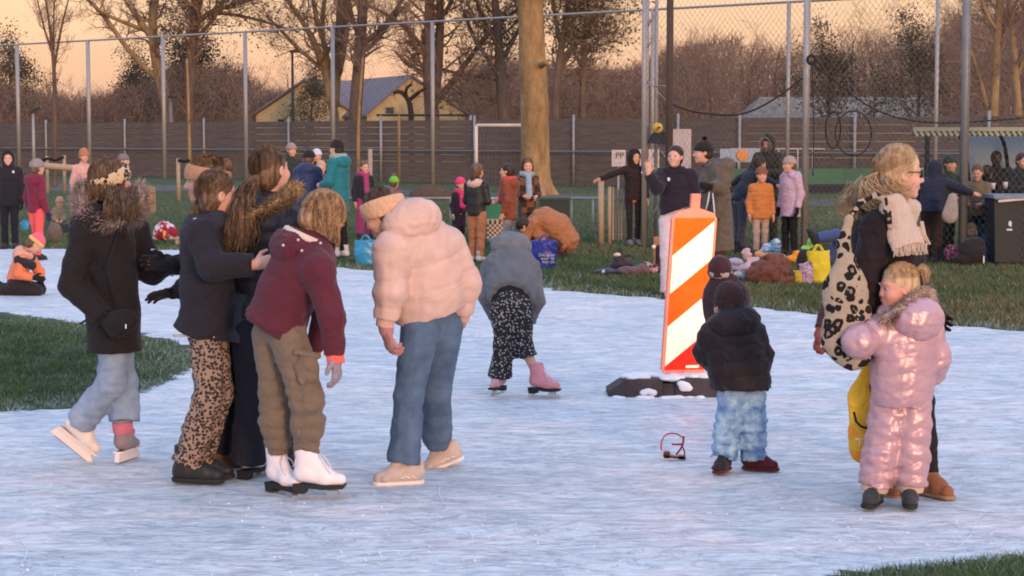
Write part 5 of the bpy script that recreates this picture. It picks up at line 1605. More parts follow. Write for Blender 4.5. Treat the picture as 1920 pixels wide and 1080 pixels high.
# wheelie bin
root = thing('wheelie_bin', gpt(1900, 496), 'dark wheelie bin with a pale blue lid and white flame mark at the right edge', 'bin')
c_ = gpt(1900, 496); m_ = MB(); m_.box(c_ + V3(0, .25, .46), (.50, .50, .86), None); m_.v[0][4:8, :2] = c_[:2] + V3(0, .25, 0)[:2] + (m_.v[0][4:8, :2] - c_[:2] - V3(0, .25, 0)[:2]) * 1.12
bd = m_.build('bin_body', fab('dark_grey_plastic', (.022, .028, .036), rough=.55, sheen=0), root)
m_ = MB(); m_.box(c_ + V3(0, .25, .925), (.60, .62, .05)); m_.tube([c_ + V3(-.28, -.06, .90), c_ + V3(.28, -.06, .90)], .022, 8); m_.build('lid', fab('blue_grey_lid', (.16, .22, .27), rough=.5, sheen=0), root)
m_ = MB(); m_.box(c_ + V3(.02, .20, .885), (.52, .56, .03), frame(0, 0, 5)); m_.build('paper_stack', WB, root)
for s_ in (-1, 1): m_ = MB(); m_.tube([c_ + V3(s_ * .2, .50, .09), c_ + V3(s_ * .25, .50, .09)], .09, 14); m_.build('wheel', black_rubber(), root, True)
m_ = MB(); q = c_ + V3(-.07, -.006 - .02, .60); m_.prism([q + V3(0, 0, 0), q + V3(.03, 0, -.02), q + V3(.025, 0, -.09), q + V3(-.01, 0, -.07), q + V3(-.02, 0, -.04)], (0, -1, 0), .006); m_.box(q + V3(.0, 0, -.125), (.075, .006, .025)); m_.build('mark', mat('white_print', (.6, .6, .62), .6), root)
# ---------------------------------------------------------------- the people on the ice
# 1  girl in the long black parka, pushing off with one foot
D = 10.1
J = JP(D, hd=(208, 340), nk=(200, 402), pv=(212, 585), ls=(160, 440, -.10), rs=(250, 432, .12), le=(135, 535, -.14), re=(284, 508, .06), lw=(196, 596, -.24),
       rw=(318, 492, -.02), lk=(208, 718, -.06), rk=(232, 712, .05), la=(150, 792, .02), ra=(231, 818, 0))
def ex1(root, j):
    bl = BLACK(); c = P(228, 602, D - .27)
    g = Fld(.007); g.ell(c, (.085, .045, .062), None, .01); g.build('crossbody_bag', bl, root, disp=wr(.004, 40, 40, 2))
    m = MB(); m.tube([P(150, 607, D - .2), P(188, 585, D - .27), c + V3(0, -.03, .02)], .006, 6)
    m.tube([P(236, 392, D - .16), P(200, 500, D - .23), P(226, 590, D - .27)], .005, 6)
    m.tube([P(315, 500, D - .05), P(322, 518, D - .06), P(326, 516, D - .06)], .004, 6); m.build('strap', bl, root, True)
    m = MB(); m.box(P(236, 612, D - .325), (.006, .004, .022)); m.build('zip_pull', WHITEL(), root)
    m = MB(); m.box(P(287, 468, D - .08), (.022, .004, .007)); m.build('tab', WHITEL(), root)
person('girl in a black parka with leopard headband and fur hood, pushing off on one skate', J, 62, .95,
       head=(48, 2), top=dict(m=fab('black_parka', (.014, .010, .011), sheen=.04), r=(.168, .172, .180), hem=P(214, 658, D), hr=.190, d=.74, arm=(.080, .072, .056), hood='down',
       fur=(hmat('greyfur'), .042, 4200), hoodr=V3(.17, .12, .11), wr=(.006, 12, 6, 4), name='parka', furtube=.034,
       furpath=[P(158, 342, D), P(150, 368, D - .04), P(158, 398, D - .10), P(185, 414, D - .14), P(220, 416, D - .15), P(250, 406, D - .12), P(264, 380, D - .06), P(258, 350, D + .03)]),
       legs=dict(stack=.006, m=DENIM_L(), r=(.090, .076, .078, .084), wr=(.011, 16, 12, 3), up=.03, hemr=P(233, 790, D)),
       feet=dict(l=dict(kind='skate', toe=V3(.74, .1, -.62), up=V3(.62, -.05, .74), m=[mat('white_plastic', (.75, .66, .62), .4, var=.05), mat('white_plastic', (.75, .66, .62)), fab('pink_cloth', (.55, .16, .22))], s=1.0),
                 r=dict(kind='skate', toe=V3(.25, .95, 0), m=[fab('grey_skate', (.25, .20, .22)), mat('white_plastic', (.75, .66, .62)), fab('pink_cloth', (.55, .16, .22))], s=.95)),
       hair=dict(col='brown', style='down', drape=((60, 300), .11, 420), loose=200, guides=[([P(205 + 12 * i, 352 + 2 * (i % 2), D - .11 + .01 * i), P(202 + 13 * i, 385, D - .18), P(197 + 15 * i, 414 + 8 * (i % 2), D - .215)], (.018, .024, .020), 75, .0024) for i in range(5)]),
       hat=dict(kind='band', m=LEOP(), z=(-.020, .066), tilt=.42, b=1.04),
       gloves=dict(l=BLACK(), r=BLACK()), hands=dict(l=dict(curl=55, d=V3(.6, -.3, -.6)), r=dict(curl=35, d=V3(.9, .1, .15), n=V3(.1, -.9, -.3))), extra=ex1, h=.0068, seed=3)

# 2  taller girl with tan headband and bun, mostly behind the next
D = Dg(884)
J = JP(D, hd=(386, 338), nk=(405, 400), pv=(415, 600), ls=(392, 440, -.14), rs=(420, 438, .14), le=(365, 520, -.16), re=(372, 500, .18), lw=(334, 548, -.10),
       rw=(318, 497, .10), lk=(428, 740, -.05), rk=(440, 745, .08), la=(412, 846, 0), ra=(455, 850, .15))
J['ls'] = P(392, 440, D - .14)
person('girl with a wide tan headband and a hair bun facing left, black mitten held out', J, -88, .92, head=(-92, -6),
       top=dict(m=BLACK(), r=(.15, .145, .15), arm=(.062, .055, .046), hem=P(418, 620, D)),
       legs=dict(m=fab('black_trousers', (.010, .010, .016), sheen=.04), r=(.085, .062, .058, .062), wr=(.006, 16, 12, 3)),
       feet=dict(l=dict(kind='boot', toe=V3(-.9, -.25, 0), m=[fab('brown_suede', (.13, .065, .03)), black_rubber(), fab('white_lace', (.6, .6, .6))], s=.95), r=dict(kind='boot', toe=V3(-.9, -.3, 0), m=[fab('brown_suede', (.13, .065, .03))], s=.95)),
       hair=dict(col='brown', style='bun', tie=(0, -.115, .072), br=.036, puff=1.04, loose=420), hat=dict(kind='band', m=fab('tan_knit', (.44, .24, .13), bump=.6, bscale=90), z=(-.012, .072), tilt=.30, b=1.03),
       gloves=dict(l=BLACK(), r=BLACK()), hands=dict(l=dict(curl=12, d=V3(-.95, -.1, -.12), n=V3(.1, -.5, -.85), thumb=1), r=dict(curl=25, d=V3(-.9, 0, .1))), h=.0068, seed=5)

# 3  smaller girl, dark jacket, leopard trousers
D = Dg(905)
J = JP(D, hd=(408, 366), nk=(392, 412), pv=(386, 600), ls=(378, 440, -.11), rs=(420, 440, .11), le=(398, 500, -.22), re=(440, 500, .18), lw=(474, 497, -.24),
       rw=(480, 540, .16), lk=(392, 738, -.06), rk=(410, 736, .05), la=(352, 868, -.03), ra=(372, 862, .10), lh=(384, 618, -.055), rh=(396, 618, .055))
def ex3(root, j):
    pts = []
    for i in range(25):
        a = i / 24 * math.pi * 2
        pts.append(P(375 + 50 * math.cos(a) * 1, 631 + 2 * math.cos(a), D + .135 * math.sin(a)))
    V_, F_ = tubes([np.array(pts)], [np.full(25, .007)], 6); mk('jacket_trim', V_, F_, CREAM(), root)
person('girl in leopard trousers and dark jacket with cream collar trim, hugging the ponytailed girl', J, 82, .88, head=(62, -4),
       top=dict(m=fab('charcoal_jacket', (.018, .015, .022), sheen=.05), r=(.145, .140, .138), hem=P(375, 630, D), hr=.158, d=.90, arm=(.072, .070, .058), hood='down', hoodr=V3(.12, .075, .135), hooddrop=.10,
                hoodm=fab('slate_hood', (.024, .025, .036), sheen=.05), trim=(CREAM(), .012), wr=(.007, 14, 9, 8)),
       legs=dict(stack=.010, m=LEOPS(), r=(.080, .074, .070, .078), wr=(.008, 18, 20, 3)),
       feet=dict(l=dict(kind='boot', toe=V3(.97, -.2, 0), m=[mat('black_leather', (.022, .022, .024), .5, .3, 30), black_rubber()], s=1.02), r=dict(kind='boot', toe=V3(.95, -.05, 0), m=[mat('black_leather', (.022, .022, .024))], s=.98)),
       hair=dict(col='brown', style='pony', tie=(0, -.10, -.035), loose=420, scrunchie=BLACK(), guides=[([P(372, 380, D - .02), P(352, 430, D - .02), P(350, 475, D + .02), P(356, 505, D + .02)], (.018, .030, .03, .02), 160, .0028)]),
       hands=dict(l=dict(curl=30, d=V3(.9, -.05, .2), n=V3(.1, .9, -.2), thumb=1), r=dict(curl=30)), extra=ex3, h=.0068, seed=6)

# 4  girl with the long ponytail and fur hooded puffer
D = Dg(905) + .12
J = JP(D, hd=(508, 320), nk=(500, 388), pv=(478, 590), ls=(440, 424, -.02), rs=(548, 416, .06), le=(438, 510, .10), re=(562, 500, .16), lw=(448, 575, .22),
       rw=(560, 575, .30), lk=(472, 740, -.03), rk=(512, 735, .08), la=(466, 850, 0), ra=(522, 848, .25), lh=(466, 618, -.05), rh=(496, 618, .05))
SHINY = mat('plum_black_nylon', (.024, .018, .024), .5, .3, 18, .2, 6)
def ex4(root, j):
    g = Fld(.007); a, b = P(450, 560, D), P(445, 640, D)
    S = np.eye(3) + .3 * np.outer(j['fw'], j['fw'])
    g.seg(P(452, 545, D), P(444, 638, D), .150, .152, .02, S, f1=True, f0=True, q=1)
    g.build('coat_skirt', fab('slate_navy', (.030, .040, .062), rough=.6), root, quilt=qd(.085, .012), disp=wr(.005, 18, 10, 3))
person('girl with a very long brown ponytail, dark quilted coat and tan fur hood', J, 32, .93, head=(34, 6, 4),
       top=dict(m=SHINY, r=(.170, .160, .160), hem=P(468, 600, D), hr=.150, d=.78, arm=(.076, .070, .058), hood='down', hoodr=V3(.16, .085, .11), hooddrop=.05, hoodm=fab('navy_hood', (.022, .026, .042), rough=.6),
                fur=(hmat('tanfur'), .034, 3600), furtube=.022, furpath=[P(432, 442, D - .14), P(448, 416, D - .18), P(478, 398, D - .2), P(512, 384, D - .17), P(540, 366, D - .10), P(556, 350, D - .02)], quilt=qd(.082, .013, .02, 14), wr=(.006, 16, 10, 8)),
       legs=dict(m=fab('navy_trousers', (.015, .015, .024), sheen=.04), r=(.092, .076, .080, .088), wr=(.006, 16, 8, 3), up=-.16),
       feet=dict(l=dict(kind='figure', toe=V3(.35, .75, 0), m=[WHITEL(), black_rubber()], s=1.0), r=dict(kind='figure', toe=V3(.9, .3, 0), m=[WHITEL(), black_rubber()], s=.95)),
       hair=dict(col='brown', style='pony', tie=(-.02, -.118, -.01), loose=500, ends=.35, wob=.02,
                 guides=[([P(486, 330, D - .10), P(462, 350, D - .16), P(446, 400, D - .21), P(436, 445, D - .22), P(428, 476, D - .22)], (.022, .036, .042, .042, .03), 260, .0030),
                         ([P(480, 340, D - .10), P(465, 380, D - .17), P(470, 430, D - .19), P(468, 472, D - .2)], (.02, .03, .034, .025), 120, .0028),
                         ([P(486, 330, D - .10), P(455, 380, D - .2), P(452, 440, D - .23), P(452, 484, D - .23)], (.02, .03, .03, .012), 110, .0030)]),
       gloves=dict(l=BLACK(), r=BLACK()), extra=ex4, h=.0068, seed=7)

# 5  girl in maroon hoodie, khaki cargo trousers, white figure skates
D = Dg(933)
J = JP(D, hd=(606, 410, .03), nk=(580, 462, .02), pv=(518, 602), ls=(596, 508, -.16), rs=(588, 496, .17), le=(622, 592, -.20), re=(612, 590, .22), lw=(628, 664, -.18),
       rw=(590, 650, .28), lk=(577, 755, -.07), rk=(518, 742, .09), la=(577, 874, -.03), ra=(520, 874, .12), lh=(540, 628, -.06), rh=(508, 628, .06), wa=(540, 545), ch=(570, 500))
def ex5(root, j):
    for (x, y) in ((559, 450), (601, 456), (531, 460), (566, 470)):
        m = MB(); m.ball(P(x, y, D - .215), .0075, 8, 6)
        m.build('snap', mat('snap_metal', (.55, .50, .48), .35, metal=.6), root, True)
    g = Fld(.0065)
    R = np.stack([V3(.98, -.2, 0), V3(.2, .98, 0), V3(0, 0, 1)], 1)
    c = P(578, 688, D - .155)
    R = frame(8, 0, 8)
    g.ell(c, V3(.056, .022, .075), R, .01); g.seg(c + V3(-.055, -.012, .07), c + V3(.05, -.012, .055), .014, .014, .01)
    g.seg(c + V3(-.05, -.006, .0), c + V3(-.03, -.006, -.075), .014, .012, .02)
    g.build('cargo_pocket', KHAKI(), root, disp=wr(.004, 30, 30, 4))
GLV = two_tone('grey_glove', (.22, .18, .21), (.30, .25, .29), 40)
person('girl in a maroon hoodie and khaki cargo trousers bending forward on white figure skates', J, 66, .97, head=(70, -38, 0),
       top=dict(m=MAROON(), r=(.170, .155, .158), hem=P(512, 612, D), hr=.172, hemn=V3(-.24, 0, -.97), d=.86, arm=(.078, .064, .050), hood='down', hoodr=V3(.12, .08, .10), hooddrop=.03, hoodoff=(-.02, -.02, 0),
                trim=(CREAM(), .020), wr=(.007, 13, 9, 8), name='hoodie', band=(fab('maroon_rib', (.085, .018, .028)), .02)),
       legs=dict(stack=.020, m=KHAKI(), r=(.094, .078, .080, .060), wr=(.010, 14, 16, 3), up=.07, heml=P(577, 850, D), hemr=P(521, 838, D + .1), hemband=(KHAKI(), .035), name='cargo_trousers'),
       feet=dict(l=dict(kind='figure', toe=V3(.96, -.10, 0), m=[WHITEL(), black_rubber()], s=1.05), r=dict(kind='figure', toe=V3(.55, -.62, 0), m=[WHITEL(), black_rubber()], s=1.02)),
       hair=dict(col='dkblond', style='down', puff=1.05, drape=((-80, 260), .10, 900), loose=300),
       gloves=dict(l=GLV, r=GLV), hands=dict(l=dict(curl=30, d=V3(.12, -.1, -1), n=V3(-.9, .3, 0), cuff=fab('coral_knit', (.85, .13, .10)), thumb=-1), r=dict(curl=40, cuff=fab('coral_knit', (.85, .13, .10)))),
       extra=ex5, h=.0068, seed=8)

# 6  peach puffer jacket and blue jeans
D = Dg(906)
J = JP(D, hd=(718, 398, -.02), nk=(765, 428, .02), pv=(806, 580, .08), ls=(736, 470, -.12), rs=(838, 462, .10), le=(733, 545, -.14), re=(872, 530, .12), lw=(722, 608, -.14),
       rw=(864, 596, .16), lk=(767, 740, .02), rk=(818, 735, .25), la=(766, 874, 0), ra=(836, 842, .50), lh=(788, 615, .02), rh=(832, 612, .12), ch=(785, 480, .03), wa=(800, 540, .05))
PUFF = fab('peach_rib', (.60, .36, .30))
PG = fab('rose_knit', (.42, .20, .19), bump=.7, bscale=90)
person('person in a puffy peach jacket and wide blue jeans leaning over to the left', J, -22, 1.0, head=(-62, -30, 0),
       top=dict(m=PEACH(), r=(.205, .190, .178), hem=P(812, 585, D + .08), hr=.170, d=.78, arm=(.092, .080, .058), hood='down', hoodr=V3(.15, .095, .115), hooddrop=-.02, hoodoff=(.0, -.01, .02),
                quilt=qd(.14, .020, ex=.14), wr=(.0030, 12, 10, 12), cuffs=PUFF, short=.03),
       legs=dict(stack=.003, sl=.3, m=DENIM_D(), r=(.100, .074, .074, .082), heml=P(757, 868, D), hemr=P(820, 826, D + .45), wr=(.008, 12, 6, 3), up=.02, name='jeans'),
       feet=dict(l=dict(kind='sneaker', toe=V3(-.95, -.25, 0), m=[mat('cream_leather', (.50, .40, .36), .6, .3, 30), mat('cream_rubber', (.74, .66, .60), .7), mat('cream_rubber', (.7, .6, .5))], s=.98),
                 r=dict(kind='sneaker', toe=V3(-.88, -.1, -.34), up=V3(-.34, 0, .9), m=[mat('cream_leather', (.66, .50, .42)), mat('cream_rubber', (.66, .52, .44))], s=.92)),
       hair=dict(col='brown', style='down', loose=300), hat=dict(kind='band', m=fab('peach_knit', (.66, .40, .25), bump=.7, bscale=90), z=(-.03, .062), tilt=.2),
       gloves=dict(l=PG, r=PG), hands=dict(l=dict(curl=40, d=V3(.22, -.15, -.95), n=V3(.85, .4, 0), thumb=-1, s=1.15), r=dict(curl=40, d=V3(-.25, 0, -.95), n=V3(-.9, .2, 0), s=1.1)), h=.0068, seed=9)

# 7  child in grey jacket bending away
D = Dg(744)
CHK = two_tone('patterned_cloth', (.32, .31, .30), (.018, .018, .024), 55, .31, .37, tex='voronoi')
J = JP(D, hd=(962, 506, .52), nk=(958, 486, .36), pv=(958, 566, 0), ls=(922, 506, .30), rs=(996, 510, .30), le=(914, 556, .16), re=(1004, 562, .18), lw=(936, 604, .22), rw=(990, 602, .26),
       lk=(943, 644, -.03), rk=(980, 642, .0), la=(938, 706, 0), ra=(1008, 706, -.05), lh=(944, 582, 0), rh=(976, 582, 0), wa=(958, 535, .10), ch=(958, 500, .25))
def ex7(root, j):
    g = Fld(.008); S = np.eye(3) + .35 * np.outer(V3(0, 1, 0), V3(0, 1, 0))
    g.seg(P(958, 540, D + .08), P(958, 571, D + .01), .135, .128, .02, S, f1=True); g.build('black_top', BLACK(), root, disp=wr(.005, 20, 20, 2))
person('child in grey hooded jacket and black and white patterned trousers bending over', J, 0, .80, head=(0, -60), kid=1,
       top=dict(m=fab('grey_jacket', (.13, .135, .15), sheen=.05), r=(.172, .158, .140), d=.8, hem=P(958, 560, D - .0), hr=.15, hemn=P(958, 572, D - .2) - P(958, 535, D + .10), arm=(.070, .064, .052), hood='down', hoodr=V3(.15, .10, .12), hoodoff=(0, 0, .06), hoodm=fab('grey_hood', (.15, .155, .165)), wr=(.008, 16, 16, 4)),
       legs=dict(m=CHK, r=(.092, .062, .068, .085), wr=(.007, 20, 12, 3), hemr=P(984, 668, D)),
       feet=dict(l=dict(kind='figure', toe=V3(-.25, -.5, 0), m=[fab('pink_skate', (.48, .30, .34)), black_rubber()], s=.78), r=dict(kind='figure', toe=V3(.75, -.35, 0), m=[fab('rose_skate', (.62, .26, .30)), black_rubber()], s=.92)),
       hair=dict(col='brown'), extra=ex7, h=.0078, seed=10)

# 8  toddler in brown-black puffer
D = Dg(886)
J = JP(D, hd=(1366, 570, .02), nk=(1372, 606), pv=(1390, 728), ls=(1338, 628, -.02), rs=(1408, 626, .03), le=(1326, 660, .05), re=(1424, 668, .04), lw=(1345, 690, .18), rw=(1420, 710, .10),
       lk=(1368, 790, 0), rk=(1410, 788, 0), la=(1358, 858, 0), ra=(1412, 856, .05), lh=(1372, 742, 0), rh=(1408, 742, 0))
TIE = two_tone('tie_dye_blue', (.055, .16, .38), (.36, .52, .66), 14, .35, .62)
person('toddler in a dark puffer jacket and blue tie dye trousers standing beside the barrier board', J, -12, .62, head=(-20, -8), hs=.86, kid=1,
       top=dict(m=fab('brown_black_puffer', (.018, .010, .012), rough=.6, sheen=.04), r=(.142, .150, .148), d=.85, hem=P(1383, 728, D), hr=.138, arm=(.072, .070, .056), hood='down', hoodr=V3(.165, .115, .115), hooddrop=-.01, quilt=qd(.085, .013), wr=(.006, 18, 14, 3)),
       legs=dict(stack=.014, m=TIE, r=(.076, .068, .068, .062), wr=(.010, 22, 26, 3), up=.02),
       feet=dict(l=dict(kind='sneaker', toe=V3(-.35, -.8, 0), m=[fab('black_toddler_shoe', (.02, .018, .02)), fab('dark_red_sole', (.10, .012, .02))], s=.72), r=dict(kind='sneaker', toe=V3(.8, -.3, 0), m=[fab('red_shoe', (.10, .012, .02)), fab('dark_red_sole', (.10, .012, .02))], s=.74)),
       hair=dict(col='dark'), hat=dict(kind='beanie', m=fab('dark_brown_knit', (.040, .018, .020), bump=.8, bscale=120), tall=1.0, low=-.02), h=.0065, seed=12)

# 9  child behind the toddler
D = 11.2
J = JP(D, hd=(1349, 512), nk=(1358, 535), pv=(1364, 612), ls=(1340, 552), rs=(1384, 552), le=(1348, 580, .1), re=(1384, 590), lw=(1352, 600, .15), rw=(1382, 610, .1), lk=(1362, 690), rk=(1376, 690), la=(1362, 775), ra=(1378, 775))
FRS = two_tone('patterned_brim', (.06, .025, .025), (.5, .38, .32), 22, .5, .54, tex='checker')
person('small child in a plum jacket and patterned knit hat hidden behind the toddler', J, 0, .60, head=(0, 0), hs=.78, kid=1, top=dict(m=fab('plum_jacket', (.050, .020, .024)), r=(.125, .12, .12), d=.85, neck=.105, arm=(.05, .05, .04)),
       legs=dict(m=NAVYB(), r=(.06, .05, .05, .045)), feet=dict(l=dict(kind='boot', toe=V3(0, 1, 0), s=.65), r=dict(kind='boot', toe=V3(0, 1, 0), s=.65)),
       hat=dict(kind='beanie', m=fab('plum_knit', (.060, .022, .026)), m2=FRS, low=-.02), h=.009, seed=13)

# 10  woman with scarf, leopard bag
D = Dg(931)
J = JP(D, hd=(1688, 326), nk=(1660, 400, .02), pv=(1672, 600), ls=(1648, 428, -.15), rs=(1668, 425, .17), le=(1622, 520, -.18), re=(1700, 520, .20), lw=(1640, 606, -.15), rw=(1740, 570, .2),
       lk=(1665, 750, -.06), rk=(1728, 752, .06), la=(1645, 895, .10), ra=(1740, 895, .02), lh=(1660, 630, -.08), rh=(1695, 630, .08), ch=(1664, 470, .02), wa=(1668, 540, .02))
SCARF = fab('beige_scarf', (.56, .42, .33), bump=.9, bscale=140, sheen=.4)
def ex10(root, j):
    hd, Rh = j['hd'], j['Rh']
    # sunglasses
    m = MB(); 
    for s_ in (-1, 1): m.ball(hd + Rh @ V3(s_ * .033, .093, .004), V3(.024, .005, .019), 12, 8, Rh)
    go = m.build('sunglasses', mat('dark_lens', (.01, .008, .008), .1, var=0, spec=.8), root, True)
    m = MB()
    for s_ in (-1, 1): m.tube([hd + Rh @ V3(*p) for p in ((s_ * .055, .09, .012), (s_ * .078, .05, .014), (s_ * .083, .0, .008))], .0025, 6)
    m.tube([hd + Rh @ V3(*p) for p in ((-.012, .098, .008), (.012, .098, .008))], .0025, 6); m.build('frame', mat('black_plastic', (.01, .01, .01), .3), go, True)
    # scarf: loops round the neck and one long end with fringe
    g = Fld(.007)
    n0 = j['nk']
    ring = [n0 + V3(.105 * math.cos(a), .115 * math.sin(a), .025 + .045 * math.cos(a) * -1) for a in np.linspace(0, 2 * math.pi, 13)]
    for a, b in zip(ring[:-1], ring[1:]): g.seg(a, b, .042, .042, .03)
    ring = [n0 + V3(.03 + .10 * math.cos(a), .105 * math.sin(a), .060 - .035 * math.cos(a)) for a in np.linspace(0, 2 * math.pi, 13)]
    for a, b in zip(ring[:-1], ring[1:]): g.seg(a, b, .030, .030, .03)
    fl = np.eye(3) + 1.2 * np.outer(nrm(V3(.35, -1, 0)), nrm(V3(.35, -1, 0)))
    g.seg(P(1676, 392, D - .17), P(1703, 464, D - .245), .075, .086, .03, fl, f1=True)
    sc = g.build('scarf', SCARF, root, disp=wr(.007, 34, 5, 4))
    rng = np.random.RandomState(4); VV = []; RR = []
    for i in range(70):
        x = 1677 + 60 * (i % 35) / 34 + rng.normal() * 1.; y0 = 461 - (x - 1677) * .08
        z_ = D - .275 + (i // 35) * .015
        VV.append(np.array([P(x, y0, z_), P(x + rng.normal() * 1.5, y0 + 11, z_ - .004), P(x + rng.normal() * 2.5 + 1, y0 + 17 + rng.rand() * 4, z_)])); RR.append(np.array([.0042, .004, .0032]))
    for q in ((1728, 415, 1733, 440, 1742, 458), (1722, 425, 1728, 445, 1735, 452)):
        for dx in (-2, 0, 2): VV.append(np.array([P(q[0] + dx, q[1], D - .2), P(q[2] + dx, q[3], D - .21), P(q[4] + dx, q[5], D - .2)])); RR.append(np.full(3, .005))
    V_, F_ = tubes(VV, RR, 4); mk('fringe', V_, F_, SCARF, sc)
    # loose hair
    VV = []; RR = []
    for i in range(70):
        a = hd + V3(-.12, -.02, -.07) + rng.normal(size=3) * .012
        s1, s2 = rng.normal() * .03, rng.normal() * .03
        VV.append(np.array([a, a + V3(-.07, -.02, .0 + s1), a + V3(-.12, -.03, -.03 + s2), a + V3(-.13 - abs(s1) * 2, -.03, -.09 + s1), a + V3(-.09 + s2, -.04, -.14)])); RR.append(np.linspace(.0014, .0007, 5))
    V_, F_ = tubes(VV, RR, 3); mk('loose_strands', V_, F_, hmat('blond'), root)
    g = Fld(.008); g.ell(P(1606, 420, D + .05), (.06, .10, .11), None, .03); g.build('hood', fab('slate_lining', (.05, .045, .055)), root, disp=wr(.008, 20, 20, 2))
person('blonde woman in a long black coat with beige fringed scarf and sunglasses, facing right', J, 88, 1.02, head=(84, -4), hs=1.0,
       top=dict(m=COATB(), r=(.180, .172, .180), d=.92, hem=P(1688, 646, D), hr=.205, arm=(.085, .072, .056), wr=(.008, 11, 4, 4), name='coat'),
       legs=dict(m=BLACK(), r=(.09, .062, .055, .05), wr=(.005, 16, 8, 3)),
       feet=dict(l=dict(kind='ugg', toe=V3(.45, -.85, 0), m=[fab('chestnut_suede', (.26, .105, .05), bump=.5, bscale=90), fab('tan_sole', (.30, .18, .10))], s=.92), r=dict(kind='ugg', toe=V3(.50, -.85, 0), m=[fab('chestnut_suede', (.26, .105, .05)), fab('tan_sole', (.30, .18, .10))], s=.92)),
       hair=dict(col='blond', style='lowpony', puff=1.06, tie=(0, -.135, -.03), loose=700, wob=.03, ends=.3, scrunchie=BLACK(),
                 guides=[([P(1645, 328, D - .03), P(1628, 345, D - .07), P(1632, 368, D - .10), P(1660, 384, D - .14), P(1672, 372, D - .15)], (.02, .05, .055, .05, .02), 300, .0026),
                         ([P(1650, 330, D - .06), P(1668, 350, D - .12), P(1692, 372, D - .12), P(1708, 350, D - .10)], (.02, .03, .035, .02), 120, .0022),
                         ([P(1640, 340, D), P(1618, 372, D), P(1604, 398, D), P(1588, 412, D)], (.02, .035, .03, .02), 110, .0018)]),
       gloves=dict(l=BLACK(), r=BLACK()), extra=ex10, h=.0068, seed=14)

# the leopard tote on her shoulder and the yellow bag at her side
def solid_bag(name, label, cat, root_p, prims, m, extra=None, h=.0075, disp=None, group=None):
    r = thing(name, root_p, label, cat, group)
    g = Fld(h)
    for p in prims: p(g)
    b = g.build('bag_body', m, r, disp=disp)
    if extra: extra(r, b)
    return r
Dn = D - .30
fl = np.eye(3) + .9 * np.outer(V3(0, 1, 0), V3(0, 1, 0))
def tote_x(r, b):
    m = Fld(.0075)
    fl2 = np.eye(3) + .9 * np.outer(V3(.35, .93, 0), V3(.35, .93, 0))
    pts = [P(1584, 500, Dn), P(1582, 455, Dn + .02), P(1592, 412, Dn + .03), P(1612, 380, Dn + .06), P(1640, 366, Dn + .08), P(1657, 374, Dn + .06), P(1664, 400, Dn + .04), P(1670, 425, Dn + .04)]
    rr = [.044, .030, .018, .012, .012, .013, .015, .015]
    for a, c, r0, r1 in zip(pts[:-1], pts[1:], rr[:-1], rr[1:]): m.seg(a, c, r0, r1, .02, fl)
    m.build('strap', LEOPB(), r, disp=wr(.004, 30, 30, 2))
solid_bag('tote_bag', 'large leopard print plush tote slung over the woman\'s shoulder', 'bag', P(1590, 700, Dn),
          [lambda g: g.seg(P(1585, 545, Dn), P(1592, 632, Dn), .100, .122, .04, fl), lambda g: g.seg(P(1586, 490, Dn), P(1585, 545, Dn), .050, .095, .04, fl), lambda g: g.seg(P(1592, 632, Dn), P(1602, 660, Dn), .122, .085, .04, fl)],
          LEOPB(), tote_x, disp=wr(.008, 16, 10, 5))
Dy = D - .12
YEL = fab('yellow_cloth', (.72, .42, .035), sheen=.1)
def yel_x(r, b):
    m = MB(); m.tube([P(1601, 772, Dy - .075), P(1605, 790, Dy - .085), P(1615, 800, Dy - .09), P(1630, 804, Dy - .09)], .006, 6)
    m.build('mark', BLACK(), r, True); m = MB()
    m.tube([P(1632, 720, Dy - .088), P(1634, 735, Dy - .09)], .007, 6); m.build('mark', BLACK(), r, True)
    cu = bpy.data.curves.new('lettering', 'FONT'); cu.body = 'TU'; cu.size = .06; cu.extrude = .002
    o = bpy.data.objects.new('lettering', cu); C.objects.link(o); o.parent = r
    dg = bpy.context.evaluated_depsgraph_get(); me = bpy.data.meshes.new_from_object(o.evaluated_get(dg))
    bpy.data.objects.remove(o); o = bpy.data.objects.new('lettering', me); C.objects.link(o); o.parent = r
    o.rotation_euler = (math.pi / 2, 0, 0)
    o.location = P(1604, 838, Dy - .092) - wloc(r); me.materials.append(mat('pale_print', (.62, .48, .45), .8))
    g = Fld(.007); g.seg(P(1618, 808, Dy), P(1620, 842, Dy), .072, .070, .02, fl, ); g.build('pouch', fab('orange_cloth', (.72, .30, .03)), r, disp=wr(.003, 20, 20, 2))
solid_bag('yellow_bag', 'long yellow cloth bag with a black smile mark hanging behind the child in pink', 'bag', P(1618, 850, Dy),
          [lambda g: g.seg(P(1634, 690, Dy), P(1624, 745, Dy), .042, .082, .03, fl), lambda g: g.seg(P(1624, 745, Dy), P(1620, 835, Dy), .082, .074, .03, fl)], YEL, yel_x, disp=wr(.004, 20, 10, 5))

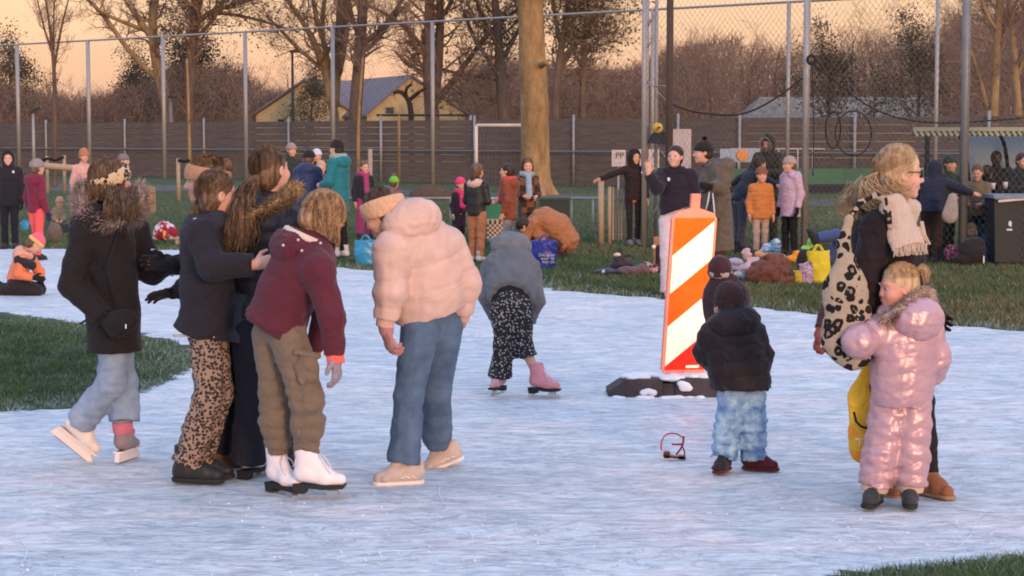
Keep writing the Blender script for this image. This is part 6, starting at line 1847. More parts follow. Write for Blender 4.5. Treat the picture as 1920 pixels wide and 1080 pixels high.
# 11  small child in metallic pink snowsuit
D = Dg(950)
J = JP(D, hd=(1684, 540), nk=(1696, 590), pv=(1692, 720), ls=(1650, 622, -.04), rs=(1734, 618, .04), le=(1610, 640, -.12), re=(1752, 668, .04), lw=(1632, 640, -.30), rw=(1748, 705, .12),
       lk=(1662, 800), rk=(1710, 800), la=(1640, 915), ra=(1706, 915), lh=(1668, 745), rh=(1712, 745), ch=(1695, 640), wa=(1694, 680))
J['lw'] = P(1606, 652, D + .10)
PINK = mat('metallic_pink_satin', (.52, .32, .35), .36, .6, 24, .10, 6, metal=.3)
def ex11(root, j):
    g = Fld(.006); S = np.eye(3) + .25 * np.outer(j['fw'], j['fw'])
    g.seg(P(1690, 672, D), P(1690, 682, D), .130, .132, .01, S); g.build('waist_seam', mat('pink_elastic', (.60, .33, .38), .4, metal=.3), root, disp=wr(.004, 60, 10, 2))
person('small child in a shiny pink quilted snowsuit with fur hood and blonde ponytail, facing left', J, -28, .72, head=(-104, -4), hs=.88, kid=1, skinm=skin_rosy,
       top=dict(m=PINK, r=(.150, .150, .148), d=.80, hem=P(1692, 760, D), hr=.138, arm=(.078, .075, .060), hood='down', hoodr=V3(.145, .115, .13), hooddrop=.02, hoodoff=(.02, -.02, 0),
                quilt=qd(.075, .010, .016, 30, .3), wr=(.005, 20, 14, 3), name='snowsuit_top', fur=(hmat('pinkfur'), .026, 1900), furtube=.024, furpath=[P(1652, 606, D - .08), P(1660, 596, D - .12), P(1685, 582, D - .13), P(1710, 562, D - .10), P(1730, 548, D - .04), P(1740, 554, D + .02), P(1740, 570, D + .04)]),
       legs=dict(stack=.010, m=PINK, r=(.086, .084, .084, .078), wr=(.006, 20, 16, 3), quilt=qd(.078, .010, .020, 34, .3), q=1, up=.06, hemband=(fab('beige_rib', (.56, .40, .32)), .035), name='snowsuit_legs'),
       feet=dict(l=dict(kind='boot', toe=V3(-.35, -.75, 0), m=[fab('charcoal_boot', (.035, .038, .042))], s=.80), r=dict(kind='boot', toe=V3(-.15, -.8, 0), m=[fab('charcoal_boot', (.035, .038, .042))], s=.80)),
       hair=dict(col='blond', style='pony', tie=(0, -.115, .045), loose=500, wob=.012,
                 guides=[([P(1712, 512, D), P(1724, 500, D), P(1736, 512, D), P(1737, 532, D)], (.008, .022, .022, .012), 170, .0020)], scrunchie=mat('elastic', (.3, .2, .15))), extra=ex11, h=.0062, seed=15)

# 12  child behind the woman, only an arm in view
D = 10.2
J = JP(D, hd=(1640, 480), nk=(1645, 525), pv=(1655, 660), ls=(1605, 548, 0), rs=(1680, 545, 0), le=(1556, 580, -.05), re=(1690, 620, 0), lw=(1540, 618, -.1), rw=(1690, 670, .1), lk=(1650, 760), rk=(1680, 760), la=(1655, 850), ra=(1690, 850))
RUST = fab('rust_knit', (.36, .085, .055), bump=.8, bscale=90)
person('child hidden behind the woman, brown sleeve and rust red glove reaching out to the left', J, 180, .75, hs=.85, head=(180, 0), kid=1, top=dict(m=fab('brown_sleeve', (.085, .035, .03)), r=(.12, .12, .12), arm=(.055, .05, .042)),
       legs=dict(m=BLACK(), r=(.065, .052, .05, .045)), feet=dict(l=dict(kind='boot', toe=V3(0, -1, 0), s=.8), r=dict(kind='boot', toe=V3(0, -1, 0), s=.8)), hair=dict(col='brown'),
       gloves=dict(l=RUST, r=RUST), hands=dict(l=dict(curl=50, d=V3(-.3, -.2, -.9), s=1.15)), h=.0078, seed=16)
# ---------------------------------------------------------------- barrier board
D = Dg(738)
rb = thing('barrier_board', P(1292, 258, D) * V3(1, 1, 0), 'tall orange and white striped barrier board glowing in the evening sun', 'barrier board')
def refl(name, col, rough=.36, metal=.75): return mat(name, col, rough, .12, 9, .22, 5, metal=metal)
RFR, RFW, RFO = refl('reflective_red', (.90, .03, .02)), refl('reflective_white', (.98, .90, .76)), refl('reflective_orange', (.98, .115, .012))
FRM = refl('coral_plastic', (.90, .28, .20), .4, .3)
c0 = P(1292, 548, D)
Rb = frame(0, 4, 0) @ np.eye(3)
a_ = math.radians(10); Rz = np.array([[math.cos(a_), -math.sin(a_), 0], [math.sin(a_), math.cos(a_), 0], [0, 0, 1]])
Rb = Rz @ np.stack([V3(1, 0, 0), V3(0, math.cos(.05), math.sin(.05)), V3(0, -math.sin(.05), math.cos(.05))], 1)
mpx = D / F
ti = .010      # lean: bottom slightly left of the top
Wd, Hg = 85 * mpx / math.cos(a_), 306 * mpx
def bp_(x, z, y=0): return c0 + Rb @ V3(x + .026 * z / .5 * 1, y, z)
m_ = MB()
hw, hh = Wd / 2, Hg / 2
prof_ = [(-hw + .02, -hh), (hw - .02, -hh), (hw, -hh + .025), (hw, hh - .05), (hw - .03, hh - .012), (.03, hh + .02), (.03, hh + .115), (-.03, hh + .115), (-.03, hh + .02), (-hw + .03, hh - .012), (-hw, hh - .05), (-hw, -hh + .025)]
m_.prism([bp_(x, z, -.012) for x, z in prof_], Rb[:, 1], .045)
m_.build('frame', FRM, rb)
iw, ih = hw - .018, hh - .022
top_ = hh - .045
def stripe(poly, m, nm):
    m_ = MB(); m_.prism([bp_(x, z, -.016) for x, z in poly], Rb[:, 1], .0035); o = m_.build(nm, m, rb); return o
def clipband(z0l, z1l, sl_):   # band between two slanted lines; z at left edge, slope over the width
    n = 10; lo, hi = [], []
    xs_ = np.linspace(-iw, iw, 25); pts_lo, pts_hi = [], []
    for x in xs_:
        q = (x + iw) / (2 * iw); a = z0l + sl_ * q; b = z1l + sl_ * q
        a = min(max(a, -ih), top_); b = min(max(b, -ih), top_)
        pts_lo.append((x, a)); pts_hi.append((x, b))
    keep = [i for i in range(25) if pts_hi[i][1] - pts_lo[i][1] > 1e-4]
    if len(keep) < 2: return None
    return [pts_lo[i] for i in keep] + [pts_hi[i] for i in keep[::-1]]
slp = 64 * mpx
zpx = lambda y: (548 - y) * mpx
bands = [(478, 380, RFO), (550, 478, RFW), (612, 550, RFO), (688, 612, RFW), (800, 688, RFR)]
for z0, z1, m in bands:
    pl = clipband(zpx(z0), zpx(z1), slp)
    if pl: stripe(pl, m, 'stripe')
m_ = MB(); m_.prism([bp_(.01, -ih + .012, -.018), bp_(.10, -ih + .012, -.018), bp_(.10, -ih + .03, -.018), bp_(.01, -ih + .03, -.018)], Rb[:, 1], .002); m_.build('label', RFW, rb)
m_ = MB(); m_.tube([bp_(0, -hh - .05, .01), bp_(0, -hh + .02, .01)], .03, 8); m_.box(bp_(0, -hh - .025, .01), (.12, .05, .05), Rb); m_.build('post', FRM, rb)
# foot of recycled plastic
FT = mat('recycled_plastic', (.060, .045, .045), .8, .8, 40, .35, 12)
Dz = D
f0 = P(1140, 742, Dz)
ft = thing('board_foot', P(1250, 742, Dz) * V3(1, 1, 0), 'dark recycled plastic foot with snow on it carrying the barrier board', 'foot')
m_ = MB(); L0 = P(1138, 742, Dz)[0]; R0_ = P(1385, 742, Dz)[0]; w2 = .19
def sec(x, h_, wy): return [V3(x, Dz - wy, -.01), V3(x, Dz + wy, -.01), V3(x, Dz + wy * .8, h_), V3(x, Dz - wy * .8, h_)]
xs_ = [(L0, .035, .15), (L0 + .13, .115, w2), (L0 + .36, .115, w2), (L0 + .37, .085, w2 * .9), (L0 + .44, .085, w2 * .9), (L0 + .45, .12, w2), (R0_ - .13, .12, w2), (R0_, .035, .15)]
V_ = []; Fc = []
for i, s_ in enumerate(xs_):
    V_ += sec(*s_)
    if i: b = 4 * (i - 1); Fc += [(b + k, b + (k + 1) % 4, b + 4 + (k + 1) % 4, b + 4 + k)[::-1] for k in range(4)]
Fc += [(0, 1, 2, 3), tuple(len(V_) - 4 + k for k in (3, 2, 1, 0))]
m_.add(V_, Fc); m_.build('block', FT, ft)
SNW = mat('snow', (.82, .84, .90))
g = Fld(.01); rng = np.random.RandomState(3)
for i in range(26):
    x = L0 + .12 + rng.rand() * (R0_ - L0 - .3); g.ell(V3(x, Dz - .12 + rng.rand() * .22, .118), V3(.03 + .04 * rng.rand(), .03 + .04 * rng.rand(), .012 + .012 * rng.rand()), None, .02)
for x, z in ((.80, .06), (.78, .09), (.86, .06), (.83, .08), (.43, .04), (.38, .03), (.48, .03)): g.ell(V3(L0 + x * .62, Dz - .185, z), V3(.03, .02, .022), None, .01)
g.build('snow_cap', SNW, ft, disp=wr(.004, 60, 60, 2))
g = Fld(.012)
for i in range(34): g.ell(V3(L0 - .02 + (R0_ - L0 + .04) * rng.rand(), Dz - .19 - .05 * rng.rand(), .0), V3(.015 + .03 * rng.rand(), .02 + .02 * rng.rand(), .005 + .014 * rng.rand()), None, .01)
o = g.build('snow_ridge', SNW, ft, disp=wr(.004, 60, 60, 2))

# strapped toy skate with red hoop lying on the ice
D = Dg(862); X = lambda px, py, dy=0: P(px, py, D + dy)
tr_ = thing('strap_skate', X(1262, 862) * V3(1, 1, 0), 'small strap on skate with looping red bands lying on the ice by the toddler', 'skate')
RDM = mat('red_strap', (.42, .02, .05), .5, .1, 30)
for pts, r_ in ((((1240, 845), (1238, 830), (1243, 818), (1252, 811), (1264, 811), (1276, 816), (1282, 822)), .0040), (((1282, 818), (1281, 833), (1276, 842), (1268, 852)), .0055), (((1260, 833), (1270, 833), (1281, 833)), .0055), (((1280, 838), (1284, 848), (1283, 856)), .004)):
    m_ = MB(); m_.tube(list(spl([X(x, y, .01 * i) for i, (x, y) in enumerate(pts)], 16)), r_, 6); m_.build('strap', RDM, tr_, True)
m_ = MB(); m_.box(X(1264, 856), (.115, .05, .010), frame(0, 0, -6)); m_.box(X(1250, 852), (.032, .05, .035)); m_.box(X(1278, 857), (.036, .05, .018)); m_.build('sole', fab('dark_red_plastic', (.05, .012, .015), rough=.5), tr_)
for dy in (-.02, .02): m_ = MB(); m_.box(X(1264, 861, dy) * V3(1, 1, 0) + V3(0, 0, .012), (.13, .004, .02)); m_.build('runner', steel(), tr_)

# ---------------------------------------------------------------- the onlookers
ARMS = {'down': ((.06, -.03, -.27), (.07, .05, -.50)), 'front': ((.05, .02, -.26), (-.04, .22, -.30)), 'pocket': ((.10, -.06, -.25), (.02, .10, -.42)),
        'out': ((.25, .02, -.08), (.46, .05, -.16)), 'up': ((.12, .14, -.22), (.12, .28, -.02)), 'phone': ((.03, .10, -.24), (-.06, .28, -.08)), 'fold': ((.10, .06, -.24), (-.12, .22, -.22))}
BGH = .0125
def stand(px, fy, ty, yaw, lean=0, arms=('down', 'down'), step=.0, D=None, stance=.09, drop=.02):
    D = D or Dg(fy); b_ = V3((px - 960) / F * D, D, 0); H = (P(px, ty, D)[2]) - drop
    k = H / 1.66; hs = .78 + .22 * min(1.05, k)
    R = frame(yaw); fw, rt = R[:, 1], R[:, 0]
    lat = -rt if rt[0] > 0 else rt
    hdz = H - .128 * hs; nkz = hdz - .155 * hs
    pvz = nkz * .615; up = V3(0, 0, 1)
    ln = fw * math.sin(math.radians(lean)) + up * math.cos(math.radians(lean))
    J = {'pv': b_ + up * pvz}
    L = nkz - pvz
    J['nk'] = J['pv'] + ln * L
    J['hd'] = J['nk'] + nrm(ln + fw * .25) * .158 * hs
    for q, s_ in (('l', 1), ('r', -1)):
        J[q + 's'] = J['nk'] - ln * .055 * k + lat * s_ * .155 * k
        e, w_ = ARMS[arms[0 if q == 'l' else 1]]
        J[q + 'e'] = J[q + 's'] + (lat * s_ * e[0] + fw * e[1] + up * e[2]) * k
        J[q + 'w'] = J[q + 's'] + (lat * s_ * w_[0] + fw * w_[1] + up * w_[2]) * k
        J[q + 'a'] = b_ + lat * s_ * stance * k + fw * s_ * step * k + up * .085 * k
        J[q + 'h'] = J['pv'] + lat * s_ * .085 * k - up * .02
        J[q + 'k'] = (J[q + 'h'] + J[q + 'a']) / 2 + fw * (.02 + .02 * s_ * step) * k + up * .0
    return J, k, hs, fw, b_
def bgp(label, px, fy, ty, yaw, coat, trous, arms=('down', 'down'), hem=.0, head=None, hair='brown', hat=None, hood=None, shoes=None, wide=1., lean=0, step=.03,
        quilt=False, fur=None, pony=None, drape=None, gl=None, D=None, group=None, extra=None, seed=1, kid=None, stance=.08, tw=1., scarf=None, ds=True, drop=.02, arm=1.):
    J, k, hs, fw, b_ = stand(px, fy, ty, yaw, lean, arms, step, D, stance, drop)
    top = dict(m=coat, r=(.155 * wide * k, .15 * wide * k, .15 * wide * k), d=.78, arm=(.066 * k * wide * arm, .060 * k * wide * arm, .048 * k * arm), hood=hood, wr=(.009 * k, 14, 10, seed), name='coat' if hem else 'jacket', hoodr=V3(.14, .09, .11))
    if hem: top['hem'] = J['pv'] - V3(0, 0, hem * k); top['hr'] = .165 * wide * k
    else: top['hem'] = J['pv'] - V3(0, 0, .05 * k); top['hr'] = .142 * wide * k
    if quilt: top['quilt'] = qd(.085 * max(.7, k), .010)
    if fur: top['fur'] = fur
    hr = dict(col=hair) if hair else None
    if hr and pony: hr.update(style='pony', guides=[([J['hd'] - fw * .10 * hs + V3(0, 0, .02), J['hd'] - fw * .15 * hs - V3(0, 0, .08), J['hd'] - fw * .14 * hs - V3(0, 0, .08 + pony)], (.02, .03, .018), 60, .004)])
    if hr and drape: hr.update(style='down', drape=((50, 310), drape, 160))
    kid = (1 if k < .8 else 0) if kid is None else kid
    shoes = shoes or [fab('dark_shoe', (.03, .028, .03))]
    toe = fw * 1.0
    hd = (yaw, -4) if head is None else head
    def ex(root, j):
        if scarf:
            n0 = j['nk']; g = Fld(.011)
            ring = [n0 + V3(.085 * k * math.cos(a), .085 * k * math.sin(a), .035) for a in np.linspace(0, 2 * math.pi, 10)]
            for a, c in zip(ring[:-1], ring[1:]): g.seg(a, c, .045 * k ** .5, .045 * k ** .5, .03)
            g.seg(n0 + fw * .11 * k, n0 + fw * .16 * k - V3(0, 0, .34 * k), .045, .05, .03)
            g.build('scarf', scarf, root, disp=wr(.006, 20, 10, 3))
        if extra: extra(root, j)
    return person(label, J, yaw, k, head=hd, hs=hs, kid=kid, top=top, legs=dict(m=trous, r=(.088 * k * tw, .066 * k * tw, .060 * k * tw, .062 * k * tw), wr=(.007, 14, 10, seed)),
                  feet=dict(l=dict(kind='boot', toe=toe + V3(-.1, 0, 0), s=k ** .8, m=shoes), r=dict(kind='boot', toe=toe + V3(.1, 0, 0), s=k ** .8, m=shoes)),
                  hair=hr, hat=hat, gloves=dict(l=gl, r=gl) if gl else None, h=BGH, seed=seed, group=group, extra=ex, root_at=V3(b_[0], b_[1], 0))
fb = lambda n, c, **k: fab(n, c, **k)
BEAN = lambda n, c, bob=False, **k: dict(kind='bobble' if bob else 'beanie', m=fab(n, c, bump=.8, bscale=80), **k)
GLB = BLACK()
def badge(dx, dz, col=(.6, .58, .6)):
    def f(root, j):
        m_ = MB(); c_ = j['ch'] + j['fw'] * .135 + V3(dx, 0, dz); m_.ball(c_, (.022, .012, .022), 8, 6); m_.build('badge', mat('badge_white', col), root, True)
    return f

bgp('hooded adult in a long black puffer coat standing at the far left edge', 18, 466, 278, 178, fb('black_puffer', (.018, .016, .02)), fb('black_pants', (.016, .014, .018)), hem=.12, hood='up', hair='dark', head=(165, -8), quilt=True, gl=GLB, seed=31, wide=1.12, extra=badge(.1, .08))
bgp('girl in a maroon jacket with pink hood, grey hat and coral trousers at far left', 68, 487, 295, 40, fb('maroon_jacket', (.17, .018, .045)), fb('coral_trousers', (.75, .10, .10)), hood='down', hat=BEAN('grey_knit', (.26, .22, .22)), gl=fb('navy_glove', (.02, .02, .05)), seed=32, wide=.98, step=.06)
# hood of another colour: pink collar
J_ = JP(35.5, hd=(112, 380), nk=(110, 393), pv=(108, 422), ls=(103, 397), rs=(118, 397), le=(100, 408, -.05), re=(121, 408, -.05), lw=(106, 414, -.2), rw=(116, 414, -.2), lk=(116, 424, -.3), rk=(124, 425, -.3), la=(118, 438, -.34), ra=(128, 438, -.34))
person('toddler in a tan bear hat sitting on a low bench at far left', J_, 170, .58, head=(170, -15), hs=.85, kid=1, top=dict(m=fb('olive_fleece', (.22, .17, .11)), r=(.13, .13, .13), arm=(.055, .05, .045)), legs=dict(m=fb('dark_slate', (.05, .045, .05)), r=(.07, .06, .055, .05)),
       feet=dict(l=dict(kind='boot', toe=V3(0, -1, .3), s=.7), r=dict(kind='boot', toe=V3(0, -1, .3), s=.7)), hair=dict(col='dkblond'), hat=BEAN('tan_bear', (.50, .30, .18)), h=BGH, seed=33)
D = Dg(553)
J_ = JP(D, hd=(66, 458), nk=(48, 476, .02), pv=(28, 528), ls=(44, 488, -.10), rs=(58, 486, .12), le=(36, 514, -.16), re=(74, 510, .12), lw=(62, 520, -.16), rw=(76, 524, .06), lh=(28, 532, -.08), rh=(30, 532, .08), lk=(68, 545, -.08), rk=(74, 543, .10), la=(6, 544, -.06), ra=(2, 540, .12))
def ex4_(root, j):
    g = Fld(.011); g.ell(j['nk'] + V3(.0, -.0, -.03), V3(.11, .13, .085), None, .03); g.seg(j['nk'] + V3(-.04, -.12, -.06), P(60, 498, D - .2), .06, .05, .03); g.build('yoke', fb('black_yoke', (.022, .018, .025)), root, disp=wr(.006, 20, 20, 2))
person('child with pink and yellow hat and orange jacket kneeling on the ice', J_, 80, .74, head=(72, -48), hs=.88, kid=1, top=dict(m=fb('orange_jacket', (.72, .20, .09)), r=(.14, .14, .145), arm=(.062, .058, .048), hood='down', hoodm=fb('peach_hood', (.62, .34, .25)), wr=(.008, 14, 12, 3)),
       legs=dict(m=fb('black_snow_trousers', (.022, .018, .022)), r=(.085, .07, .06, .06)), feet=dict(l=dict(kind='boot', toe=V3(-.5, 0, -.8), up=V3(.8, 0, -.2), s=.8), r=dict(kind='boot', toe=V3(-.5, 0, -.8), up=V3(.8, 0, -.2), s=.8)),
       hair=dict(col='brown'), hat=dict(kind='beanie', m=fab('neon_pink_knit', (.80, .13, .20), bump=.7, bscale=80), m2=fab('yellow_knit', (.75, .48, .16), bump=.7, bscale=80), tall=1.1), gloves=dict(l=GLB, r=GLB), extra=ex4_, h=.011, seed=34)
bgp('person in a tan hat and pale pink jacket behind the girl in the black parka', 158, 440, 278, 150, fb('pale_pink_jacket', (.62, .36, .34)), fb('dark_slate', (.05, .045, .05)), hat=BEAN('tan_orange_knit', (.46, .19, .10), tall=1.25), seed=35, fur=None)
bgp('child in a bright red jacket with a grey bobble hat behind the leopard headband', 230, 440, 286, 100, fb('bright_red_jacket', (.70, .05, .07)), fb('dark_slate', (.05, .045, .05)), hat=BEAN('grey_mottled_knit', (.20, .17, .18), bob=True), seed=36)
GM = 'onlookers'
bgp('person in a grey beige knit hat behind the navy coat', 546, 440, 266, 150, fb('dark_green_coat', (.03, .04, .035)), BLACK(), hat=BEAN('greige_knit', (.32, .24, .23)), seed=37)
bgp('adult in navy hooded coat and black hat with back turned, left of the teal coat', 574, 478, 276, 15, fb('navy_coat', (.022, .035, .10), rough=.6), BLACK(), arms=('front', 'front'), hem=.1, hat=BEAN('black_knit', (.018, .016, .018)), hood='down', wide=1.2, seed=38, lean=10)
bgp('person in a white hat behind the blond child', 594, 438, 277, 160, fb('dark_green_coat', (.03, .04, .035)), BLACK(), hat=BEAN('white_knit', (.62, .64, .72)), seed=39)
bgp('blond child facing the camera between the navy and the teal coat', 603, 455, 298, 175, fb('grey_blue_jacket', (.10, .11, .14)), BLACK(), hair='blond', head=(170, -10), seed=40)
bgp('adult in a long teal coat and black bobble hat, reaching towards the blond child', 636, 482, 259, -62, fb('teal_coat', (.018, .17, .21)), BLACK(), arms=('front', 'front'), hem=.22, hat=BEAN('black_knit', (.018, .016, .018), tall=1.05), hood='down', scarf=fb('sage_scarf', (.28, .36, .28)), wide=1.06, seed=41, hair='dark', shoes=[fab('white_shoe', (.5, .5, .52))])
bgp('child in a dark jacket with magenta snow trousers right of the teal coat', 682, 446, 298, 150, fb('midnight_jacket', (.02, .022, .035)), fb('magenta_trousers', (.32, .035, .14)), arms=('down', 'pocket'), seed=42, hair='brown', step=.12, stance=.16, tw=1.2, scarf=fb('magenta_scarf', (.35, .05, .16)))
bgp('child in a green and pink hat mostly hidden by the peach jacket', 738, 440, 328, 20, fb('fuchsia_jacket', (.35, .06, .13)), BLACK(), hat=dict(kind='bobble', m=fab('lime_knit', (.16, .50, .05), bump=.7, bscale=80), m2=fab('lime_knit', (.16, .50, .05)), m3=hmat('pinkfur')), seed=43)
bgp('child in a dark suit with hot pink hat left of the tan trousers', 862, 452, 330, 150, fb('aubergine_jacket', (.035, .02, .035)), fb('aubergine_trousers', (.035, .02, .035)), hat=BEAN('hot_pink_knit', (.80, .05, .16)), scarf=fb('hot_pink_scarf', (.75, .05, .16)), seed=44)
def collar(col, n):
    def f(root, j):
        g = Fld(.011); g.ell(j['nk'] - j['fw'] * .02 - V3(0, 0, .02), V3(.125, .115, .075), None, .02); g.build('collar', fab(n, col, bump=.9, bscale=90), root, disp=wr(.006, 40, 40, 3))
    return f
bgp('girl with a ponytail in a black leather jacket with cream collar and tan trousers', 893, 490, 302, 28, mat('black_leather', (.022, .022, .024)), fb('tan_trousers', (.40, .17, .085)), arms=('front', 'front'), pony=.12, hair='brown', shoes=[fab('white_shoe', (.5, .5, .52))], seed=45, extra=collar((.62, .42, .34), 'cream_plush'), wide=1.04, tw=1.12)
bgp('girl in a rust brown coat and red scarf facing left', 955, 480, 303, -72, fb('rust_coat', (.23, .065, .035)), fb('pale_grey_trousers', (.42, .36, .36)), arms=('down', 'front'), hem=.16, hair='dark', head=(-75, 2), scarf=fb('red_scarf', (.55, .07, .05)), seed=46, hood='down', wide=1.08, quilt=False)
bgp('girl in a brown checked coat with a pale blue scarf beside the great trunk', 988, 470, 294, 165, two_tone('checked_wool', (.045, .025, .022), (.17, .075, .045), 9, .45, .55, tex='checker'), fb('dark_slate', (.05, .045, .05)), arms=('front', 'front'), hair='brown', drape=.16, scarf=fb('pale_blue_scarf', (.28, .38, .48)), head=(170, 0), seed=47, hem=.15)
# crouching adult in tan coat
D = Dg(484)
J_ = JP(D, hd=(983, 424, -.14), nk=(1002, 410, 0), pv=(1058, 448, .02), ls=(998, 420, -.14), rs=(1002, 412, .16), le=(984, 446, -.16), re=(984, 440, .18), lw=(982, 470, -.14), rw=(976, 468, .1), lk=(1020, 452, -.12), rk=(1018, 452, .16), la=(1055, 474, -.05), ra=(1030, 474, .18), lh=(1056, 456, -.09), rh=(1056, 456, .09), wa=(1045, 425), ch=(1022, 412))
def ex18(root, j):
    g = Fld(BGH); g.seg(P(1010, 440, D + .02), P(1062, 452, D + .04), .15, .17, .05); g.seg(P(1000, 428, D - .1), P(1018, 452, D - .14), .085, .08, .05)
    g.build('coat_skirt', fb('tan_canvas', (.36, .155, .075)), root, disp=wr(.014, 12, 10, 6))
person('adult in a tan canvas coat crouching over the bags by the great trunk', J_, -85, 1.0, head=(-80, -70), top=dict(m=fb('tan_canvas', (.36, .155, .075), bump=.6), r=(.185, .20, .205), hem=P(1068, 462, D), hr=.195, d=.95, arm=(.085, .075, .06), hood='down', wr=(.013, 12, 10, 4)),
       legs=dict(m=fb('dark_brown_trousers', (.06, .035, .025)), r=(.10, .08, .065, .06)), feet=dict(l=dict(kind='boot', toe=V3(-1, -.2, 0), s=1), r=dict(kind='boot', toe=V3(-1, -.2, 0), s=1)), hair=dict(col='dark', puff=1.05), extra=ex18, h=BGH, seed=48)
# right hand group
bgp('child in a black hoodie with the hood up leaning one arm on the gate', 1188, 460, 277, 168, fb('black_hoodie', (.028, .016, .02)), fb('black_leggings', (.022, .013, .018)), arms=('out', 'down'), hood='up', hair='dark', head=(150, -6), shoes=[fab('grey_boot', (.16, .16, .17))], seed=49, extra=badge(.10, .05), tw=.82)
def ex20(root, j):
    m_ = MB(); m_.ball(j['ch'] + V3(-.085, -.135, .07), (.018, .01, .022), 8, 6); m_.build('badge', mat('badge_white', (.6, .58, .6)), root, True)
D = Dg(556)
J_, k_, hs_, fw_, b_ = stand(1266, 556, 268, 190, 0, ('phone', 'down'), .03, None, .07)
J_['le'] = P(1232, 352, D - .18); J_['lw'] = P(1216, 326, D - .25)
person('woman in a black sweater and white trousers raising an open hand', J_, 192, k_, head=(205, 2), top=dict(m=fb('black_jumper', (.020, .014, .024)), r=(.165, .165, .16), hem=P(1270, 393, D), hr=.155, d=.8, arm=(.082, .075, .05), hood='down', hoodr=V3(.12, .07, .08), wr=(.010, 12, 10, 5)),
       legs=dict(m=fb('white_trousers', (.60, .48, .50)), r=(.095, .080, .078, .085), wr=(.006, 12, 6, 3), up=-.1), feet=dict(l=dict(kind='sneaker', toe=V3(0, -1, 0), m=[fab('cream_shoe', (.5, .42, .38))]), r=dict(kind='sneaker', toe=V3(0, -1, 0), m=[fab('cream_shoe', (.5, .42, .38))])),
       hair=dict(col='dark', style='down'), hands=dict(l=dict(d=V3(-.05, -.1, 1), n=V3(-.3, -.95, 0), curl=6, splay=1.6)), extra=ex20, h=.0105, seed=50, root_at=V3(b_[0], b_[1], 0))
D = Dg(545)
J_, k_, hs_, fw_, b_ = stand(1345, 545, 262, -98, 4, ('front', 'down'), .03, None, .08)
J_['le'] = P(1352, 352, D - .26); J_['lw'] = P(1332, 350, D - .36); J_['ls'] = P(1362, 312, D - .17); J_['hd'] = P(1318, 286, D); J_['nk'] = P(1336, 312, D)
def ex21(root, j):
    for pts in (((1330, 360), (1327, 380), (1323, 394)), ((1336, 362), (1339, 390), (1340, 420))):
        m_ = MB(); m_.tube([P(x, y, D - .38) for x, y in pts], .008, 6); m_.build('skate_lace', mat('lace_white', (.7, .68, .72)), root, True)
person('man in a long grey green coat and black bobble hat holding white laces, facing left', J_, -96, k_ * 1.04, head=(-98, -4), top=dict(m=fb('grey_green_coat', (.115, .092, .072)), r=(.19, .185, .185), hem=P(1348, 470, D), hr=.20, d=.85, arm=(.098, .088, .062), hood='down', hoodr=V3(.15, .11, .12), wr=(.010, 12, 9, 6), name='coat'),
       legs=dict(m=fb('brown_red_trousers', (.07, .03, .028)), r=(.10, .085, .08, .08)), feet=dict(l=dict(kind='boot', toe=V3(-1, -.1, 0)), r=dict(kind='boot', toe=V3(-1, 0, 0))), hair=dict(col='dark'), hat=BEAN('black_knit', (.018, .016, .018), bob=True, m3=hmat('dark')), gloves=dict(l=GLB, r=GLB), extra=ex21, h=.0105, seed=51, root_at=V3(b_[0], b_[1], 0))
bgp('person in navy jumper and slate jeans bending sideways behind the long grey green coat', 1386, 472, 276, 62, fb('navy_jumper', (.022, .024, .042)), fb('slate_jeans', (.07, .07, .10)), arms=('out', 'out'), lean=32, hair='dark', seed=52)
bgp('adult in a dark green parka with the fur hood up, looking down', 1440, 468, 250, -150, fb('dark_green_parka', (.050, .046, .032)), fb('olive_trousers', (.04, .035, .03)), arms=('fold', 'fold'), hood='up', hair='dark', head=(-150, -18), fur=(hmat('fur'), .035, 500), hem=.1, wide=1.12, seed=53)
bgp('child in an orange puffer coat and brown hat facing the camera', 1426, 478, 310, 172, fb('ochre_puffer', (.52, .19, .055)), fb('cream_trousers', (.48, .34, .28)), arms=('down', 'down'), hem=.13, quilt=True, hat=BEAN('brown_knit', (.24, .09, .05)), head=(175, -4), wide=1.18, seed=54)
bgp('child in a lilac padded coat and grey beanie turned to the left', 1482, 478, 290, -125, fb('lilac_coat', (.50, .36, .46)), BLACK(), arms=('down', 'down'), hem=.18, quilt=False, hood='down', hat=BEAN('stone_knit', (.38, .30, .28)), head=(-115, -4), wide=1.15, seed=55, gl=GLB)
D = Dg(500)
J_ = JP(D, hd=(1638, 388, .1), nk=(1632, 412, .1), pv=(1618, 462), ls=(1612, 420), rs=(1650, 420), le=(1604, 440), re=(1655, 440), lw=(1600, 458), rw=(1640, 458), lk=(1568, 442, -.05), rk=(1575, 452, .1), la=(1532, 446, -.1), ra=(1552, 490, .1), lh=(1612, 462), rh=(1618, 465))
person('person in blue jeans sitting on the grass behind the leopard bag', J_, -85, .95, head=(-90, 0), top=dict(m=fb('midnight_jacket', (.02, .022, .035)), r=(.15, .15, .15), arm=(.06, .055, .045)), legs=dict(m=fb('strong_blue_jeans', (.045, .075, .20)), r=(.10, .085, .075, .07)),
       feet=dict(l=dict(kind='boot', toe=V3(-.4, -.3, .8), up=V3(.8, 0, .4)), r=dict(kind='boot', toe=V3(-1, -.2, 0))), hair=dict(col='brown'), h=BGH, seed=56)
